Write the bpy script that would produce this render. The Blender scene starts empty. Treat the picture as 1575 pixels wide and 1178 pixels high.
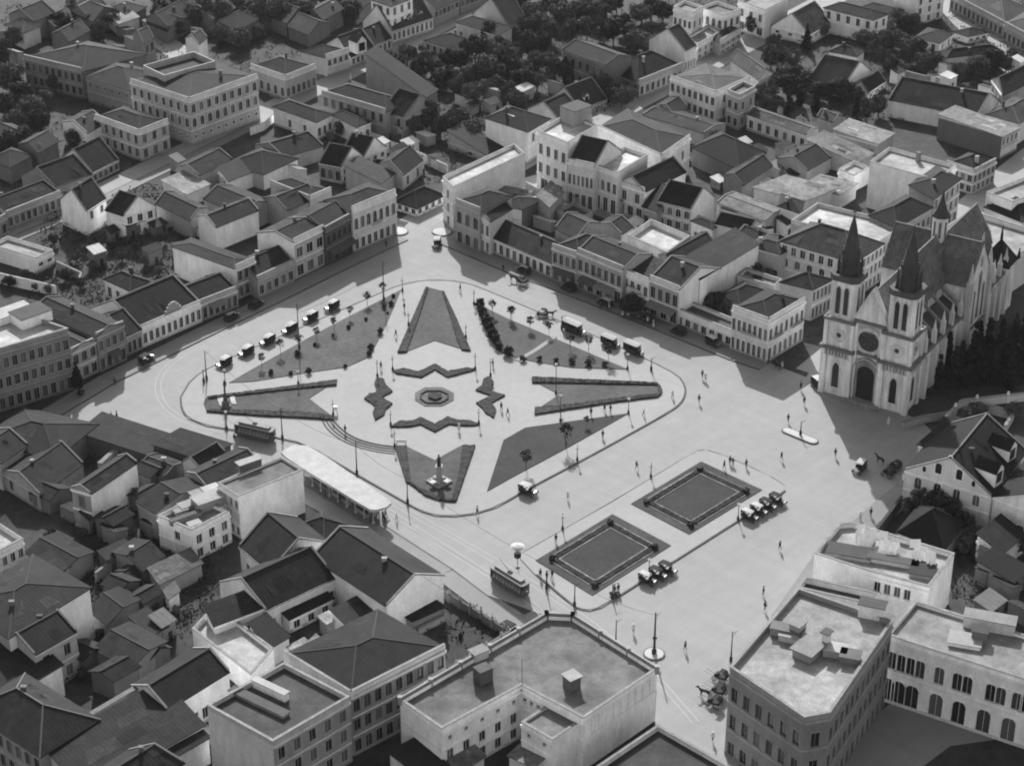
import bpy, math, random
from mathutils import Vector, Matrix
rnd = random.Random(7)
scene = bpy.context.scene
COL = scene.collection
# ---------------------------------------------------------------- survey: photo measurements -> metres on the ground
S = 3.9275
FOC = 3200.0
PITCH = math.radians(29.0)
DIST = 427.0
CP, SP = math.cos(PITCH), math.sin(PITCH)
CAM = Vector((0, -DIST * CP, DIST * SP))
T = [0, 0, S]
def tile(x, y, s=S):
    T[0], T[1], T[2] = x, y, s
def px(p):
    return (T[0] + p[0] / T[2], T[1] + p[1] / T[2])
def ray(q):
    x = (q[0] - 787.5) / FOC; y = -(q[1] - 589.0) / FOC
    return Vector((x, CP + y * SP, -SP + y * CP))
def un(p, z=0.0):
    d = ray(px(p)); t = (z - CAM.z) / d.z
    return CAM + d * t
def hgt(p, g):
    d = ray(px(p)); t = (g.y - CAM.y) / d.y
    return CAM.z + d.z * t
def un2(p, z=0.0):
    v = un(p, z); return Vector((v.x, v.y))
# ---------------------------------------------------------------- materials (grey: the photograph is black and white)
MATS = {}
def nodes_of(m):
    m.use_nodes = True
    return m.node_tree.nodes, m.node_tree.links
def mat(kind, tone=0.5):
    if kind == 'wall' and tone >= .4: tone = min(.83, tone * 1.35)
    if kind == 'tile': tone = tone * .29
    if kind in ('deck', 'tin') and tone > .1: tone *= .62
    tone = round(tone, 3)
    k = (kind, tone)
    if k in MATS: return MATS[k]
    m = bpy.data.materials.new(kind + '_%03d' % int(tone * 1000)); N, Lk = nodes_of(m)
    b = N['Principled BSDF']; b.inputs['Roughness'].default_value = 0.9
    b.inputs['Specular IOR Level'].default_value = 0.2
    MATS[k] = m
    if kind in ('road', 'pave'): b.inputs['Roughness'].default_value = .82; b.inputs['Specular IOR Level'].default_value = .2
    # (amp, scale(x,y,z), detail)
    spec = {
        'wall': [(.34, (.22, .22, .16), 6), (.28, (.9, .9, .3), 6), (.26, (3.0, 3.0, 2.2), 5)],
        'tile': [(.9, (.15, .15, .15), 6), (.9, (.7, .7, .7), 6), (.8, (2.6, 2.6, 2.6), 5)],
        'deck': [(1.0, (.10, .10, .10), 6), (.7, (.5, .5, .5), 6), (.4, (3, 3, 3), 4)],
        'tin': [(.35, (.5, .5, .5), 4), (.25, (2.5, 2.5, .5), 3)],
        'road': [(.20, (.022, .03, .03), 5), (.14, (.3, .3, .3), 6), (.16, (3, 3, 3), 3), (.12, (.02, .45, .1), 4, .82), (.12, (.02, .5, .1), 4, -.75)],
        'pave': [(.16, (.05, .05, .05), 5), (.14, (.5, .5, .5), 5), (.16, (3, 3, 3), 3)],
        'grass': [(.7, (.12, .12, .12), 6), (.6, (.9, .9, .9), 5), (.5, (5, 5, 5), 2)],
        'earth': [(1.2, (.05, .05, .05), 6), (.8, (.4, .4, .4), 6), (.6, (2.5, 2.5, 2.5), 3)],
        'leaf': [(.9, (.5, .5, .5), 3), (.5, (3, 3, 3), 2)],
        'stone': [(.45, (.4, .4, .2), 5), (.55, (1.6, 1.6, .12), 4), (.3, (5, 5, 3), 2)],
        'plain': [(.15, (2, 2, 2), 3)],
        'ashlar': [(.5, (.35, .35, .2), 5), (.75, (1.2, 1.2, .09), 4), (.4, (5, 5, 2), 3)],
    }[kind]
    g = N.new('ShaderNodeNewGeometry')
    acc = None
    for amp, sc, det, *rot in spec:
        mp = N.new('ShaderNodeMapping'); mp.inputs['Scale'].default_value = sc
        if rot: mp.inputs['Rotation'].default_value = (0, 0, rot[0]); mp.vector_type = 'TEXTURE'; mp.inputs['Scale'].default_value = tuple(1 / v for v in sc)
        Lk.new(g.outputs['Position'], mp.inputs['Vector'])
        n = N.new('ShaderNodeTexNoise'); n.inputs['Scale'].default_value = 1.0
        n.inputs['Detail'].default_value = det; n.inputs['Roughness'].default_value = .6
        Lk.new(mp.outputs['Vector'], n.inputs['Vector'])
        a = N.new('ShaderNodeMath'); a.operation = 'MULTIPLY_ADD'
        Lk.new(n.outputs['Fac'], a.inputs[0]); a.inputs[1].default_value = amp * 2.0
        a.inputs[2].default_value = 1.0 - amp
        if acc is None: acc = a.outputs[0]
        else:
            mm = N.new('ShaderNodeMath'); mm.operation = 'MULTIPLY'
            Lk.new(acc, mm.inputs[0]); Lk.new(a.outputs[0], mm.inputs[1]); acc = mm.outputs[0]
    if kind in ('tile', 'tin'):                       # courses and columns of the roofing, laid along each slope
        uv = N.new('ShaderNodeUVMap'); uv.uv_map = 'UVMap'
        w = N.new('ShaderNodeTexWave'); w.wave_type = 'BANDS'; w.bands_direction = 'X'
        w.inputs['Scale'].default_value = 0.45 if kind == 'tile' else .3
        w.inputs['Distortion'].default_value = 1.2; w.inputs['Detail'].default_value = 2
        Lk.new(uv.outputs['UV'], w.inputs['Vector'])
        a = N.new('ShaderNodeMath'); a.operation = 'MULTIPLY_ADD'
        Lk.new(w.outputs['Fac'], a.inputs[0]); a.inputs[1].default_value = .14; a.inputs[2].default_value = .93
        mm = N.new('ShaderNodeMath'); mm.operation = 'MULTIPLY'
        Lk.new(acc, mm.inputs[0]); Lk.new(a.outputs[0], mm.inputs[1]); acc = mm.outputs[0]
        bp = N.new('ShaderNodeBump'); bp.inputs['Strength'].default_value = .25; bp.inputs['Distance'].default_value = .05
        Lk.new(w.outputs['Fac'], bp.inputs['Height']); Lk.new(bp.outputs['Normal'], b.inputs['Normal'])
    oi = N.new('ShaderNodeObjectInfo')
    a = N.new('ShaderNodeMath'); a.operation = 'MULTIPLY_ADD'
    amp = {'wall': .12, 'tile': .35, 'leaf': .5, 'deck': .2}.get(kind, .08)
    Lk.new(oi.outputs['Random'], a.inputs[0]); a.inputs[1].default_value = amp; a.inputs[2].default_value = tone * 0 + 1 - amp / 2
    mm = N.new('ShaderNodeMath'); mm.operation = 'MULTIPLY'
    Lk.new(acc, mm.inputs[0]); Lk.new(a.outputs[0], mm.inputs[1])
    m2 = N.new('ShaderNodeMath'); m2.operation = 'MULTIPLY'; m2.use_clamp = True
    Lk.new(mm.outputs[0], m2.inputs[0]); m2.inputs[1].default_value = tone
    cc = N.new('ShaderNodeCombineColor')
    for i in range(3): Lk.new(m2.outputs[0], cc.inputs[i])
    Lk.new(cc.outputs[0], b.inputs['Base Color'])
    return m
def glossy(name, tone, rough, metal=0.0):
    k = (name, tone)
    if k in MATS: return MATS[k]
    m = bpy.data.materials.new(name); N, Lk = nodes_of(m); b = N['Principled BSDF']
    b.inputs['Base Color'].default_value = (tone, tone, tone, 1); b.inputs['Roughness'].default_value = rough
    b.inputs['Metallic'].default_value = metal
    n = N.new('ShaderNodeTexNoise'); n.inputs['Scale'].default_value = 3
    r = N.new('ShaderNodeMapRange'); r.inputs['To Min'].default_value = max(.02, rough - .1); r.inputs['To Max'].default_value = rough + .15
    Lk.new(n.outputs['Fac'], r.inputs['Value']); Lk.new(r.outputs['Result'], b.inputs['Roughness'])
    MATS[k] = m; return m
GLASS = glossy('window_glass', .015, .15)
SHUT = mat('plain', .10)
COPE = mat('stone', .18)
CURT = mat('plain', .05)
# ---------------------------------------------------------------- mesh builder
class MB:
    def __init__(s): s.v = []; s.f = []; s.m = []; s.uv = []
    def face(s, pts, mi=0, uv=None):
        i = len(s.v); s.v += [Vector(p) for p in pts]; s.f.append(tuple(range(i, i + len(pts)))); s.m.append(mi); s.uv.append(uv)
    def slab(s, top, th, mi=0, uv=None):
        top = [Vector(p) for p in top]; bot = [p - Vector((0, 0, th)) for p in top]; n = len(top)
        s.face(top, mi, uv); s.face(bot[::-1], mi)
        for i in range(n):
            j = (i + 1) % n; s.face([top[i], bot[i], bot[j], top[j]], mi)
    def prism(s, poly, z0, z1, mi=0):
        n = len(poly)
        s.face([(p[0], p[1], z1) for p in poly], mi); s.face([(p[0], p[1], z0) for p in poly[::-1]], mi)
        for i in range(n):
            a, b = poly[i], poly[(i + 1) % n]
            s.face([(a[0], a[1], z0), (b[0], b[1], z0), (b[0], b[1], z1), (a[0], a[1], z1)], mi)
    def box(s, x0, x1, y0, y1, z0, z1, mi=0):
        s.prism([(x0, y0), (x1, y0), (x1, y1), (x0, y1)], z0, z1, mi)
    def tube(s, p0, p1, r0, r1=None, n=8, mi=0, caps=True):
        r1 = r0 if r1 is None else r1; p0 = Vector(p0); p1 = Vector(p1); d = (p1 - p0)
        if d.length < 1e-6: return
        d.normalize(); a = d.orthogonal().normalized(); b = d.cross(a)
        c0 = [p0 + (a * math.cos(t) + b * math.sin(t)) * r0 for t in [2 * math.pi * i / n for i in range(n)]]
        c1 = [p1 + (a * math.cos(t) + b * math.sin(t)) * r1 for t in [2 * math.pi * i / n for i in range(n)]]
        for i in range(n):
            j = (i + 1) % n; s.face([c0[i], c0[j], c1[j], c1[i]], mi)
        if caps: s.face(c0[::-1], mi); s.face(c1, mi)
    def lathe(s, c, prof, n=10, mi=0):
        c = Vector(c); rings = []
        for r, z in prof:
            rings.append([c + Vector((r * math.cos(2 * math.pi * i / n), r * math.sin(2 * math.pi * i / n), z)) for i in range(n)])
        for k in range(len(rings) - 1):
            for i in range(n):
                j = (i + 1) % n; s.face([rings[k][i], rings[k][j], rings[k + 1][j], rings[k + 1][i]], mi)
        s.face(rings[0][::-1], mi); s.face(rings[-1], mi)
    def beam(s, a, b, w, h, mi=0):          # box along a-b, w wide, h tall (a, b at the base centre line)
        a = Vector(a); b = Vector(b); d = Vector((b.x - a.x, b.y - a.y, 0))
        n = Vector((d.y, -d.x, 0)).normalized() * (w / 2); u = Vector((0, 0, h))
        P = [a - n, a + n, b + n, b - n]; Q = [p + u for p in P]
        s.face(P[::-1], mi); s.face(Q, mi)
        for i in range(4):
            j = (i + 1) % 4; s.face([P[i], P[j], Q[j], Q[i]], mi)
    def mesh(s, name, mats, smooth=False):
        me = bpy.data.meshes.new(name); me.from_pydata([tuple(v) for v in s.v], [], s.f)
        if not isinstance(mats, (list, tuple)): mats = [mats]
        for m in mats: me.materials.append(m)
        for p, mi in zip(me.polygons, s.m):
            p.material_index = mi; p.use_smooth = smooth
        if any(u is not None for u in s.uv):
            ul = me.uv_layers.new(name='UVMap')
            for p, u in zip(me.polygons, s.uv):
                if u is not None:
                    for li, c in zip(p.loop_indices, u): ul.data[li].uv = c
        me.validate(); me.update()
        return me
    def build(s, name, mats, parent=None, smooth=False, loc=None):
        o = bpy.data.objects.new(name, s.mesh(name, mats, smooth)); COL.objects.link(o)
        if parent: o.parent = parent
        if loc is not None: o.location = loc
        return o
def tag(o, label=None, cat=None, group=None, kind=None):
    if label: o['label'] = label
    if cat: o['category'] = cat
    if group: o['group'] = group
    if kind: o['kind'] = kind
    return o
def empty(name, loc, label, cat, group=None, rz=0.0):
    o = bpy.data.objects.new(name, None); COL.objects.link(o); o.location = loc; o.rotation_euler = (0, 0, rz)
    o.empty_display_size = .5
    return tag(o, label, cat, group)
def link(name, me, parent=None, mw=None):
    o = bpy.data.objects.new(name, me); COL.objects.link(o)
    if parent: o.parent = parent
    if mw is not None: o.matrix_local = mw
    return o
def copy_tree(o, loc=None, rz=None, label=None, group=None, parent=None, scale=None):
    c = o.copy(); COL.objects.link(c); c.parent = parent
    if loc is not None: c.location = loc
    if rz is not None: c.rotation_euler = (0, 0, rz)
    if scale is not None: c.scale = (scale,) * 3
    if label: c['label'] = label
    if group: c['group'] = group
    for ch in o.children: copy_tree(ch, parent=c)
    return c
# ---------------------------------------------------------------- windows and doors (shared meshes)
WSTY = {'w': (1.3, 2.25, .85, 0), 'a': (1.35, 2.5, .75, 1), 'd': (1.45, 3.0, 0, 0), 'D': (2.4, 3.1, 0, 0), 'A': (1.5, 3.2, 0, 1), 's': (.75, .8, 1.6, 0),
        't': (1.35, 2.7, .4, 0), 'T': (1.45, 2.9, .4, 1), 'g': (2.2, 2.4, .7, 0), 'l': (.5, 2.4, .5, 0), 'q': (.8, 1.3, .6, 1), 'H': (1.6, 3.3, .7, 1), 'P': (2.3, 4.0, 0, 0), 'K': (2.2, 5.4, 0, 1)}
WM = {}
def win_mesh(sty, w, h, tone):
    k = (sty, round(w, 1), round(h, 1), round(tone, 1))
    if k in WM: return WM[k]
    arch = WSTY[sty][3]; mb = MB(); t = .10
    mb.box(-w/2 - t, -w/2, -.06, .02, 0, h); mb.box(w/2, w/2 + t, -.06, .02, 0, h)
    mb.box(-w/2 - t - .06, w/2 + t + .06, -.12, .02, h, h + .16)
    if WSTY[sty][2] > 0: mb.box(-w/2 - .2, w/2 + .2, -.18, .02, -.14, 0)
    if arch:
        r = w / 2; n = 6; zc = h - r
        for sgn in (-1, 1):
            pts = [(sgn * r * math.cos(a), zc + r * math.sin(a)) for a in [math.pi / 2 * i / n for i in range(n + 1)]]
            poly = [(sgn * r, h)] + pts
            P = [(x, .0, z) for x, z in (poly if sgn < 0 else poly[::-1])]
            mb.face(P)
            for i in range(n):
                (x0, z0), (x1, z1) = pts[i], pts[i + 1]
                mb.face([(x0, 0, z0), (x1, 0, z1), (x1, .2, z1), (x0, .2, z0)])
    mb.box(-.025, .025, .13, .17, 0, h)
    fm = mb.mesh('window_frame', mat('wall', min(.6, tone + .05)))
    pm = []
    for g in (GLASS, GLASS, GLASS, CURT, GLASS, SHUT):
        q = MB(); q.face([(-w/2, .19, 0), (w/2, .19, 0), (w/2, .19, h), (-w/2, .19, h)])
        pm.append(q.mesh('pane', g))
    WM[k] = (fm, pm); return WM[k]
def parse(spec, n_def):
    out = []
    for part in spec.split('|'):
        part = part.strip(); a, b = 0.0, 1.0
        if '+' in part:
            g_ = [parse(p_, 0)[0] for p_ in part.split('+')]; out.append((sum(q[0] for q in g_), g_[0][1], 0.0, 1.0, [q[2] + (q[3] - q[2]) * (k + .5) / q[0] for q in g_ for k in range(q[0])])); continue
        if '@' in part:
            part, r = part.split('@'); a, b = [float(v) for v in r.split('-')]
        if part in ('', '.'): out.append((0, 'w', a, b)); continue
        n = int(''.join(c for c in part if c.isdigit()) or 1); s = [c for c in part if c.isalpha()][0]
        out.append((n, s, a, b))
    return out
def facade(mb, A, B, z0, z1, spec, root, tone, mi=0, wins=True):
    """wall from A to B (outside on the right-hand side) with real openings; the windows and doors are children of root"""
    A = Vector(A); B = Vector(B); d = B - A; W = d.length
    t = d / W; nin = Vector((-t.y, t.x))
    def pt(s, z, dep=0.0):
        q = A + t * s + nin * dep; return (q.x, q.y, z)
    def quad(s0, s1, a, b):
        if s1 - s0 > 1e-4 and b - a > 1e-4: mb.face([pt(s0, a), pt(s1, a), pt(s1, b), pt(s0, b)], mi)
    if not spec:
        quad(0, W, z0, z1); return
    rows = parse(spec, 0)[::-1]
    base = max(z0, 0.0); sh = (z1 - .35 - base) / len(rows)
    zc = z0
    for i, (n, sty, a, b, *cl) in enumerate(rows):
        zs = base + i * sh
        if n == 0: continue
        w, h, sill, arch = WSTY[sty]
        span = (b - a) * W; step = span / n
        w = min(w, step * .62) if not cl else w
        h = min(h, sh * (.80 if sill == 0 else .66)); sill = min(sill, max(.0, sh - h - .45))
        if sty == 's': sill = sh * .45
        za, zb = zs + sill, zs + sill + h
        quad(0, W, zc, za)
        s = 0.0
        for k in range(n):
            c = cl[0][k] * W if cl else a * W + (k + .5) * step
            quad(s, c - w/2, za, zb); s = c + w/2
            for (p, q) in ((c - w/2, 0), (c + w/2, 1)):
                f = [pt(p, za), pt(p, za, .25), pt(p, zb, .25), pt(p, zb)]
                mb.face(f if q == 0 else f[::-1], mi)
            mb.face([pt(c - w/2, zb), pt(c - w/2, zb, .25), pt(c + w/2, zb, .25), pt(c + w/2, zb)], mi)
            mb.face([pt(c - w/2, za), pt(c + w/2, za), pt(c + w/2, za, .25), pt(c - w/2, za, .25)], mi)
            fm, pm = win_mesh(sty, w, h, tone)
            M = Matrix(((t.x, nin.x, 0, 0), (t.y, nin.y, 0, 0), (0, 0, 1, 0), (0, 0, 0, 1)))
            q = A + t * c; M.translation = (q.x, q.y, za)
            isd = sill == 0 and sty in 'dDAPK'
            fo = link('door' if isd else 'window', fm, root, M)
            link('door_leaf' if isd else 'pane', pm[rnd.randrange(6)], fo)
        quad(s, W, za, zb); zc = zb
    quad(0, W, zc, z1)
# ---------------------------------------------------------------- buildings
def inset(poly, d):
    n = len(poly); out = []
    for i in range(n):
        p0, p1, p2 = poly[i - 1], poly[i], poly[(i + 1) % n]
        dd = d if isinstance(d, (list, tuple)) else [d] * n
        e0 = (p1 - p0).normalized(); e1 = (p2 - p1).normalized()
        n0 = Vector((-e0.y, e0.x)); n1 = Vector((-e1.y, e1.x))
        a = p0 + n0 * dd[i - 1]; b = p1 + n1 * dd[i]
        cr = e0.x * e1.y - e0.y * e1.x
        if abs(cr) < 1e-5: out.append(p1 + n1 * dd[i]); continue
        w = b - a; s_ = (w.x * e1.y - w.y * e1.x) / cr
        out.append(a + e0 * s_)
    return out
def ring(mb, poly, th, z0, z1, mi=0, out=0.0):
    o = inset(poly, -out); i_ = inset(poly, th); n = len(poly)
    for k in range(n):
        j = (k + 1) % n
        mb.face([(*o[k], z0), (*o[j], z0), (*o[j], z1), (*o[k], z1)], mi)
        mb.face([(*i_[j], z0), (*i_[k], z0), (*i_[k], z1), (*i_[j], z1)], mi)
        mb.face([(*o[k], z1), (*o[j], z1), (*i_[j], z1), (*i_[k], z1)], mi)
        mb.face([(*o[j], z0), (*o[k], z0), (*i_[k], z0), (*i_[j], z0)], mi)
def strip(mb, A, B, z0, z1, out, mi=0, e=0.0):
    d = (B - A).normalized(); n = Vector((d.y, -d.x)); a = A - d * e; b = B + d * e
    mb.prism([a + n * out, b + n * out, b - n * .02, a - n * .02][::-1] if False else [a - n * .02, a + n * out, b + n * out, b - n * .02], z0, z1, mi)
def slope(mb, q, th=.16, mi=0, patch=0):
    a, b = Vector(q[0]), Vector(q[1]); u = (b - a); ul = u.length or 1; u = u / ul
    nrm = u.cross(Vector(q[2]) - a); nrm.normalize(); v = nrm.cross(u)
    uv = [((Vector(p) - a).dot(u), (Vector(p) - a).dot(v)) for p in q]
    mb.slab(q, th, mi, uv)
    vmax = max(c[1] for c in uv)
    if patch and len(q) == 4 and ul > 5 and vmax > 2.5:      # mended areas: newer or older tiles laid in the slope
        r_ = random.Random(int(abs(a.x * 13 + a.y * 7 + ul * 31) * 10))
        d = Vector(q[3]); c = Vector(q[2])
        for _ in range(r_.choice((1, 2, 3, 4))):
            s0 = r_.uniform(.04, .8); s1 = min(.96, s0 + r_.uniform(.05, .28)); t0 = r_.uniform(.04, .7); t1 = min(.95, t0 + r_.uniform(.1, .4)); k = []
            for (s_, t_) in ((s0, t0), (s1, t0 + r_.uniform(-.03, .03)), (s1 - r_.uniform(0, .04), t1), (s0 + r_.uniform(0, .05), t1)):
                p = a.lerp(b, s_).lerp(d.lerp(c, s_), max(.02, t_)); k.append(p + nrm * .035)
            mb.face(k, r_.choice((2, 3)), [((p - a).dot(u), (p - a).dot(v)) for p in k])
def cap(mb, a, b, mi=1, w=.28, h=.14):
    mb.beam(Vector(a) - Vector((0, 0, .05)), Vector(b) - Vector((0, 0, .05)), w, h, mi) if (Vector(a).xy - Vector(b).xy).length > .1 else None
def make_roof(root, P, z, kind, pitch, tone, wtone, ov=.35, par='', n=1, wmb=None, coping=True, capt=None):
    """P = local corners [L, C, R, K]; edges: L-C (faces lower left), C-R (faces lower right), R-K, K-L"""
    L, C, R, K = P
    mb = MB()
    ovs = [ov, ov, ov, ov]
    if 'L' in par: ovs[0] = -.33
    if 'R' in par: ovs[1] = -.33
    rm = mat('tile', tone); cm = mat('plain', (capt if capt else min(.14, tone * 1.6)) * .6)
    if kind in ('gR', 'gL'):
        # gable ends sit on the edges across the ridge
        if kind == 'gL': A, B, Cc, Dd = C, R, K, L; oo = [ovs[1], ovs[2], ovs[3], ovs[0]]
        else: A, B, Cc, Dd = L, C, R, K; oo = ovs
        # A-B is a gable edge, Cc-Dd the other; the ridge runs from mid(A,B) to mid(Cc,Dd)
        oo = list(oo); oo[0] = min(oo[0], .02) if coping else oo[0]; oo[2] = min(oo[2], .02) if coping else oo[2]
        w = (B - A).length / n
        for i in range(n):
            a = A.lerp(B, i / n); b = A.lerp(B, (i + 1) / n); d = Dd.lerp(Cc, i / n); c = Dd.lerp(Cc, (i + 1) / n)
            rh = pitch * w / 2
            m0 = a.lerp(b, .5); m1 = d.lerp(c, .5)
            if wmb is not None:
                wmb[0].face([(*a, z), (*b, z), (*m0, z + rh)], wmb[1]); wmb[0].face([(*c, z), (*d, z), (*m1, z + rh)], wmb[2])
            q = inset([a, b, c, d], [-oo[0], -oo[1] if i == n - 1 else 0, -oo[2], -oo[3] if i == 0 else 0])
            k0 = q[0].lerp(q[1], .5); k1 = q[3].lerp(q[2], .5)
            dz1 = pitch * oo[1] if i == n - 1 else 0; dz0 = pitch * oo[3] if i == 0 else 0
            e = .1
            k0 = a.lerp(b, .5) + (q[0] - a).project(m0 - m1) ; k1 = d.lerp(c, .5) + (q[3] - d).project(m1 - m0)
            slope(mb, [(*q[1], z - dz1 + e), (*q[2], z - dz1 + e), (*k1, z + rh + e), (*k0, z + rh + e)], patch=1)
            slope(mb, [(*q[3], z - dz0 + e), (*q[0], z - dz0 + e), (*k0, z + rh + e), (*k1, z + rh + e)], patch=1)
            cap(mb, (*k0, z + rh + e), (*k1, z + rh + e))
            if coping:
                for (s0, s1, s2) in ((a, m0, b), (d, m1, c)):
                    g = MB()
                    for (u0, u1) in ((s0, s1), (s2, s1)):
                        g.beam((*u0, z + .02), (*u1, z + rh + .02), .34, .30)
                    g.build('gable_coping', [mat('stone', min(.2, wtone * .36))], root)
    elif kind in ('hip', 'pyr'):
        q = inset(P, [-o for o in ovs]); l1 = (q[1] - q[0]).length; l2 = (q[2] - q[1]).length
        s = min(l1, l2) / 2; zz = z - pitch * max(0, ov) + .1; rh = z + pitch * s + .1
        if kind == 'pyr': s = min(l1, l2) / 2
        if l1 <= l2:
            k0 = q[0].lerp(q[1], .5) + (q[2] - q[1]).normalized() * s; k1 = q[3].lerp(q[2], .5) - (q[2] - q[1]).normalized() * s
            faces = [[q[0], q[1], k0], [q[1], q[2], k1, k0], [q[2], q[3], k1], [q[3], q[0], k0, k1]]
        else:
            k0 = q[1].lerp(q[2], .5) + (q[0] - q[1]).normalized() * s; k1 = q[0].lerp(q[3], .5) - (q[0] - q[1]).normalized() * s
            faces = [[q[1], q[2], k0], [q[2], q[3], k1, k0], [q[3], q[0], k1], [q[0], q[1], k0, k1]]
        for f in faces:
            slope(mb, [(*p, zz if i < 2 else rh) for i, p in enumerate(f)], patch=1)
        cap(mb, (*k0, rh), (*k1, rh))
        for f in (faces[0], faces[2]):
            for p in f[:2]: cap(mb, (*p, zz), (*f[2], rh), 1, .24, .12)
    elif kind in ('shR', 'shL', 'shl', 'shr'):
        q = inset(P, [-o for o in ovs]); w = (R - C).length if kind in ('shL', 'shl') else (L - C).length; rh = pitch * w
        hi = {'shR': (0, 3), 'shL': (2, 3), 'shr': (1, 2), 'shl': (0, 1)}[kind]     # the corners that stand high
        zz = [z + .1 + (rh if i in hi else 0) for i in range(4)]
        order = {'shR': (1, 2, 3, 0), 'shL': (0, 1, 2, 3), 'shr': (3, 0, 1, 2), 'shl': (2, 3, 0, 1)}[kind]
        slope(mb, [(*q[i], zz[i]) for i in order], patch=1)
        if wmb is not None:
            zz2 = [z + (rh if i in hi else 0) for i in range(4)]
            for i in range(4):
                j = (i + 1) % 4
                if zz2[i] > z or zz2[j] > z:
                    pts = [(*P[i], z), (*P[j], z)]
                    if zz2[j] > z: pts.append((*P[j], zz2[j]))
                    if zz2[i] > z: pts.append((*P[i], zz2[i]))
                    wmb[0].face(pts, wmb[2])
    return mb.build('roof', [rm, cm, mat('tile', tone * 1.8), mat('tile', tone * .55)], root)
def trim(root, A, B, he, nr, wm):
    m_ = mat('wall', min(.8, wm + .1)); sh = (he - .35) / nr
    g = MB(); strip(g, A, B, he - .5, he - .06, .3); g.build('cornice', [m_], root)
    for i in range(1, nr): g = MB(); strip(g, A, B, i * sh - .12, i * sh + .12, .16); g.build('moulding', [m_], root)
    g = MB(); strip(g, A, B, 0, .6, .06); g.build('plinth', [mat('wall', wm * .7)], root)
def bl(label, L, C, R, h=None, foot=None, roof='flat', pitch=.5, wt=.5, rt=.035, dl='', dr='', par='', pp=1.0, name='house', cat='house',
       group='buildings around the square', n=1, deck=None, chim=(), ov=.35, coping=True, corn=True, capt=None, base=None, pd=.9, awn=(), balc=()):
    if foot is not None:
        G = un(foot); h = hgt(C, G)
    h = float(h)
    Lw, Cw, Rw = un2(L, h), un2(C, h), un2(R, h); Kw = Lw + Rw - Cw
    P = [Lw, Cw, Rw, Kw]; cen = (Lw + Cw + Rw + Kw) / 4
    root = empty(name, (cen.x, cen.y, 0), label, cat, group)
    P = [p - cen for p in P]; L, C, R, K = P
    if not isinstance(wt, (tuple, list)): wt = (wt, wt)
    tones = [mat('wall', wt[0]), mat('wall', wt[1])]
    wm = (wt[0] + wt[1]) / 2
    he = h
    if roof == 'flat': he = h - pd
    elif par: he = h - pp
    mb = MB(); z0 = -.6
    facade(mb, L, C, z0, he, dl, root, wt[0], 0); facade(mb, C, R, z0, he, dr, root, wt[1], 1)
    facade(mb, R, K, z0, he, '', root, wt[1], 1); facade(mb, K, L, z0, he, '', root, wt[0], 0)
    pm = mat('wall', min(.8, wm + .06))
    if roof == 'flat':
        d = MB(); d.face([(*p, he - .02) for p in inset(P, .05)]); d.build('roof', mat('deck', deck if deck else .2), root)
        g = MB(); ring(g, P, .32, he, h - .12); ring(g, P, .42, h - .12, h, 1, .08); g.build('parapet', [pm, COPE], root)
    else:
        wi = (0, 1) if roof in ('gL',) else (0, 1)
        if roof == 'gL': w3 = (mb, 1, 1)
        else: w3 = (mb, 0, 1)
        if par:
            g = MB()
            for ch, (A, B) in (('L', (L, C)), ('R', (C, R))):
                if ch in par:
                    dd = (B - A).normalized(); nn = Vector((-dd.y, dd.x))
                    a0, b0 = A + nn * .01, B + nn * .01
                    g.prism([a0, b0, b0 + nn * .32, a0 + nn * .32], he, h - .12); g.prism([a0 - nn * .1, b0 - nn * .1, b0 + nn * .4, a0 + nn * .4], h - .12, h, 1)
                    g.build('parapet', [pm, COPE], root); g = MB()
        make_roof(root, P, he, roof, pitch, rt, min(.7, wm + .05), ov, par, n, w3, coping, capt)
    mb.build('wall', tones, root)
    if corn:
        for sp, A, B in ((dl, L, C), (dr, C, R)):
            if sp: trim(root, A, B, he, len(parse(sp, 0)), wm)
    for (u, v, ch) in chim:
        c = C + (R - C) * u + (L - C) * v
        k = MB(); zb = he - .5; k.box(c.x - .4, c.x + .4, c.y - .3, c.y + .3, zb, zb + ch + .5); k.box(c.x - .5, c.x + .5, c.y - .4, c.y + .4, zb + ch + .5, zb + ch + .7)
        k.build('chimney', mat('stone', .3), root)
    for (e, f0, f1) in awn:                               # canvas awnings over the shop fronts: (edge, from, to)
        A, B = (L, C) if e == 'L' else (C, R); d_ = (B - A).normalized(); o_ = Vector((d_.y, -d_.x)); p, q = A.lerp(B, f0), A.lerp(B, f1)
        k = MB(); k.slab([(*(p + o_ * 1.9), 3.0), (*(q + o_ * 1.9), 3.0), (*(q + o_ * .02), 3.9), (*(p + o_ * .02), 3.9)], .05); k.build('awning', mat('plain', rnd.choice((.03, .06, .12))), root)
    for (e, f0, f1, z_) in balc:
        A, B = (L, C) if e == 'L' else (C, R); d_ = (B - A).normalized(); o_ = Vector((d_.y, -d_.x)); p, q = A.lerp(B, f0), A.lerp(B, f1)
        k = MB(); k.prism([p + o_ * .02, p + o_ * .95, q + o_ * .95, q + o_ * .02], z_ - .16, z_); bo = k.build('balcony', mat('wall', min(.5, wm)), root)
        k = MB(); k.beam((*(p + o_ * .9), z_ + .9), (*(q + o_ * .9), z_ + .9), .06, .07); n_b = max(2, int((q - p).length / .35))
        for i in range(n_b + 1): c_ = (p + o_ * .9).lerp(q + o_ * .9, i / n_b); k.box(c_.x - .03, c_.x + .03, c_.y - .03, c_.y + .03, z_, z_ + .9)
        k.build('railing', mat('plain', .03), bo)
    root['hh'] = h
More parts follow.
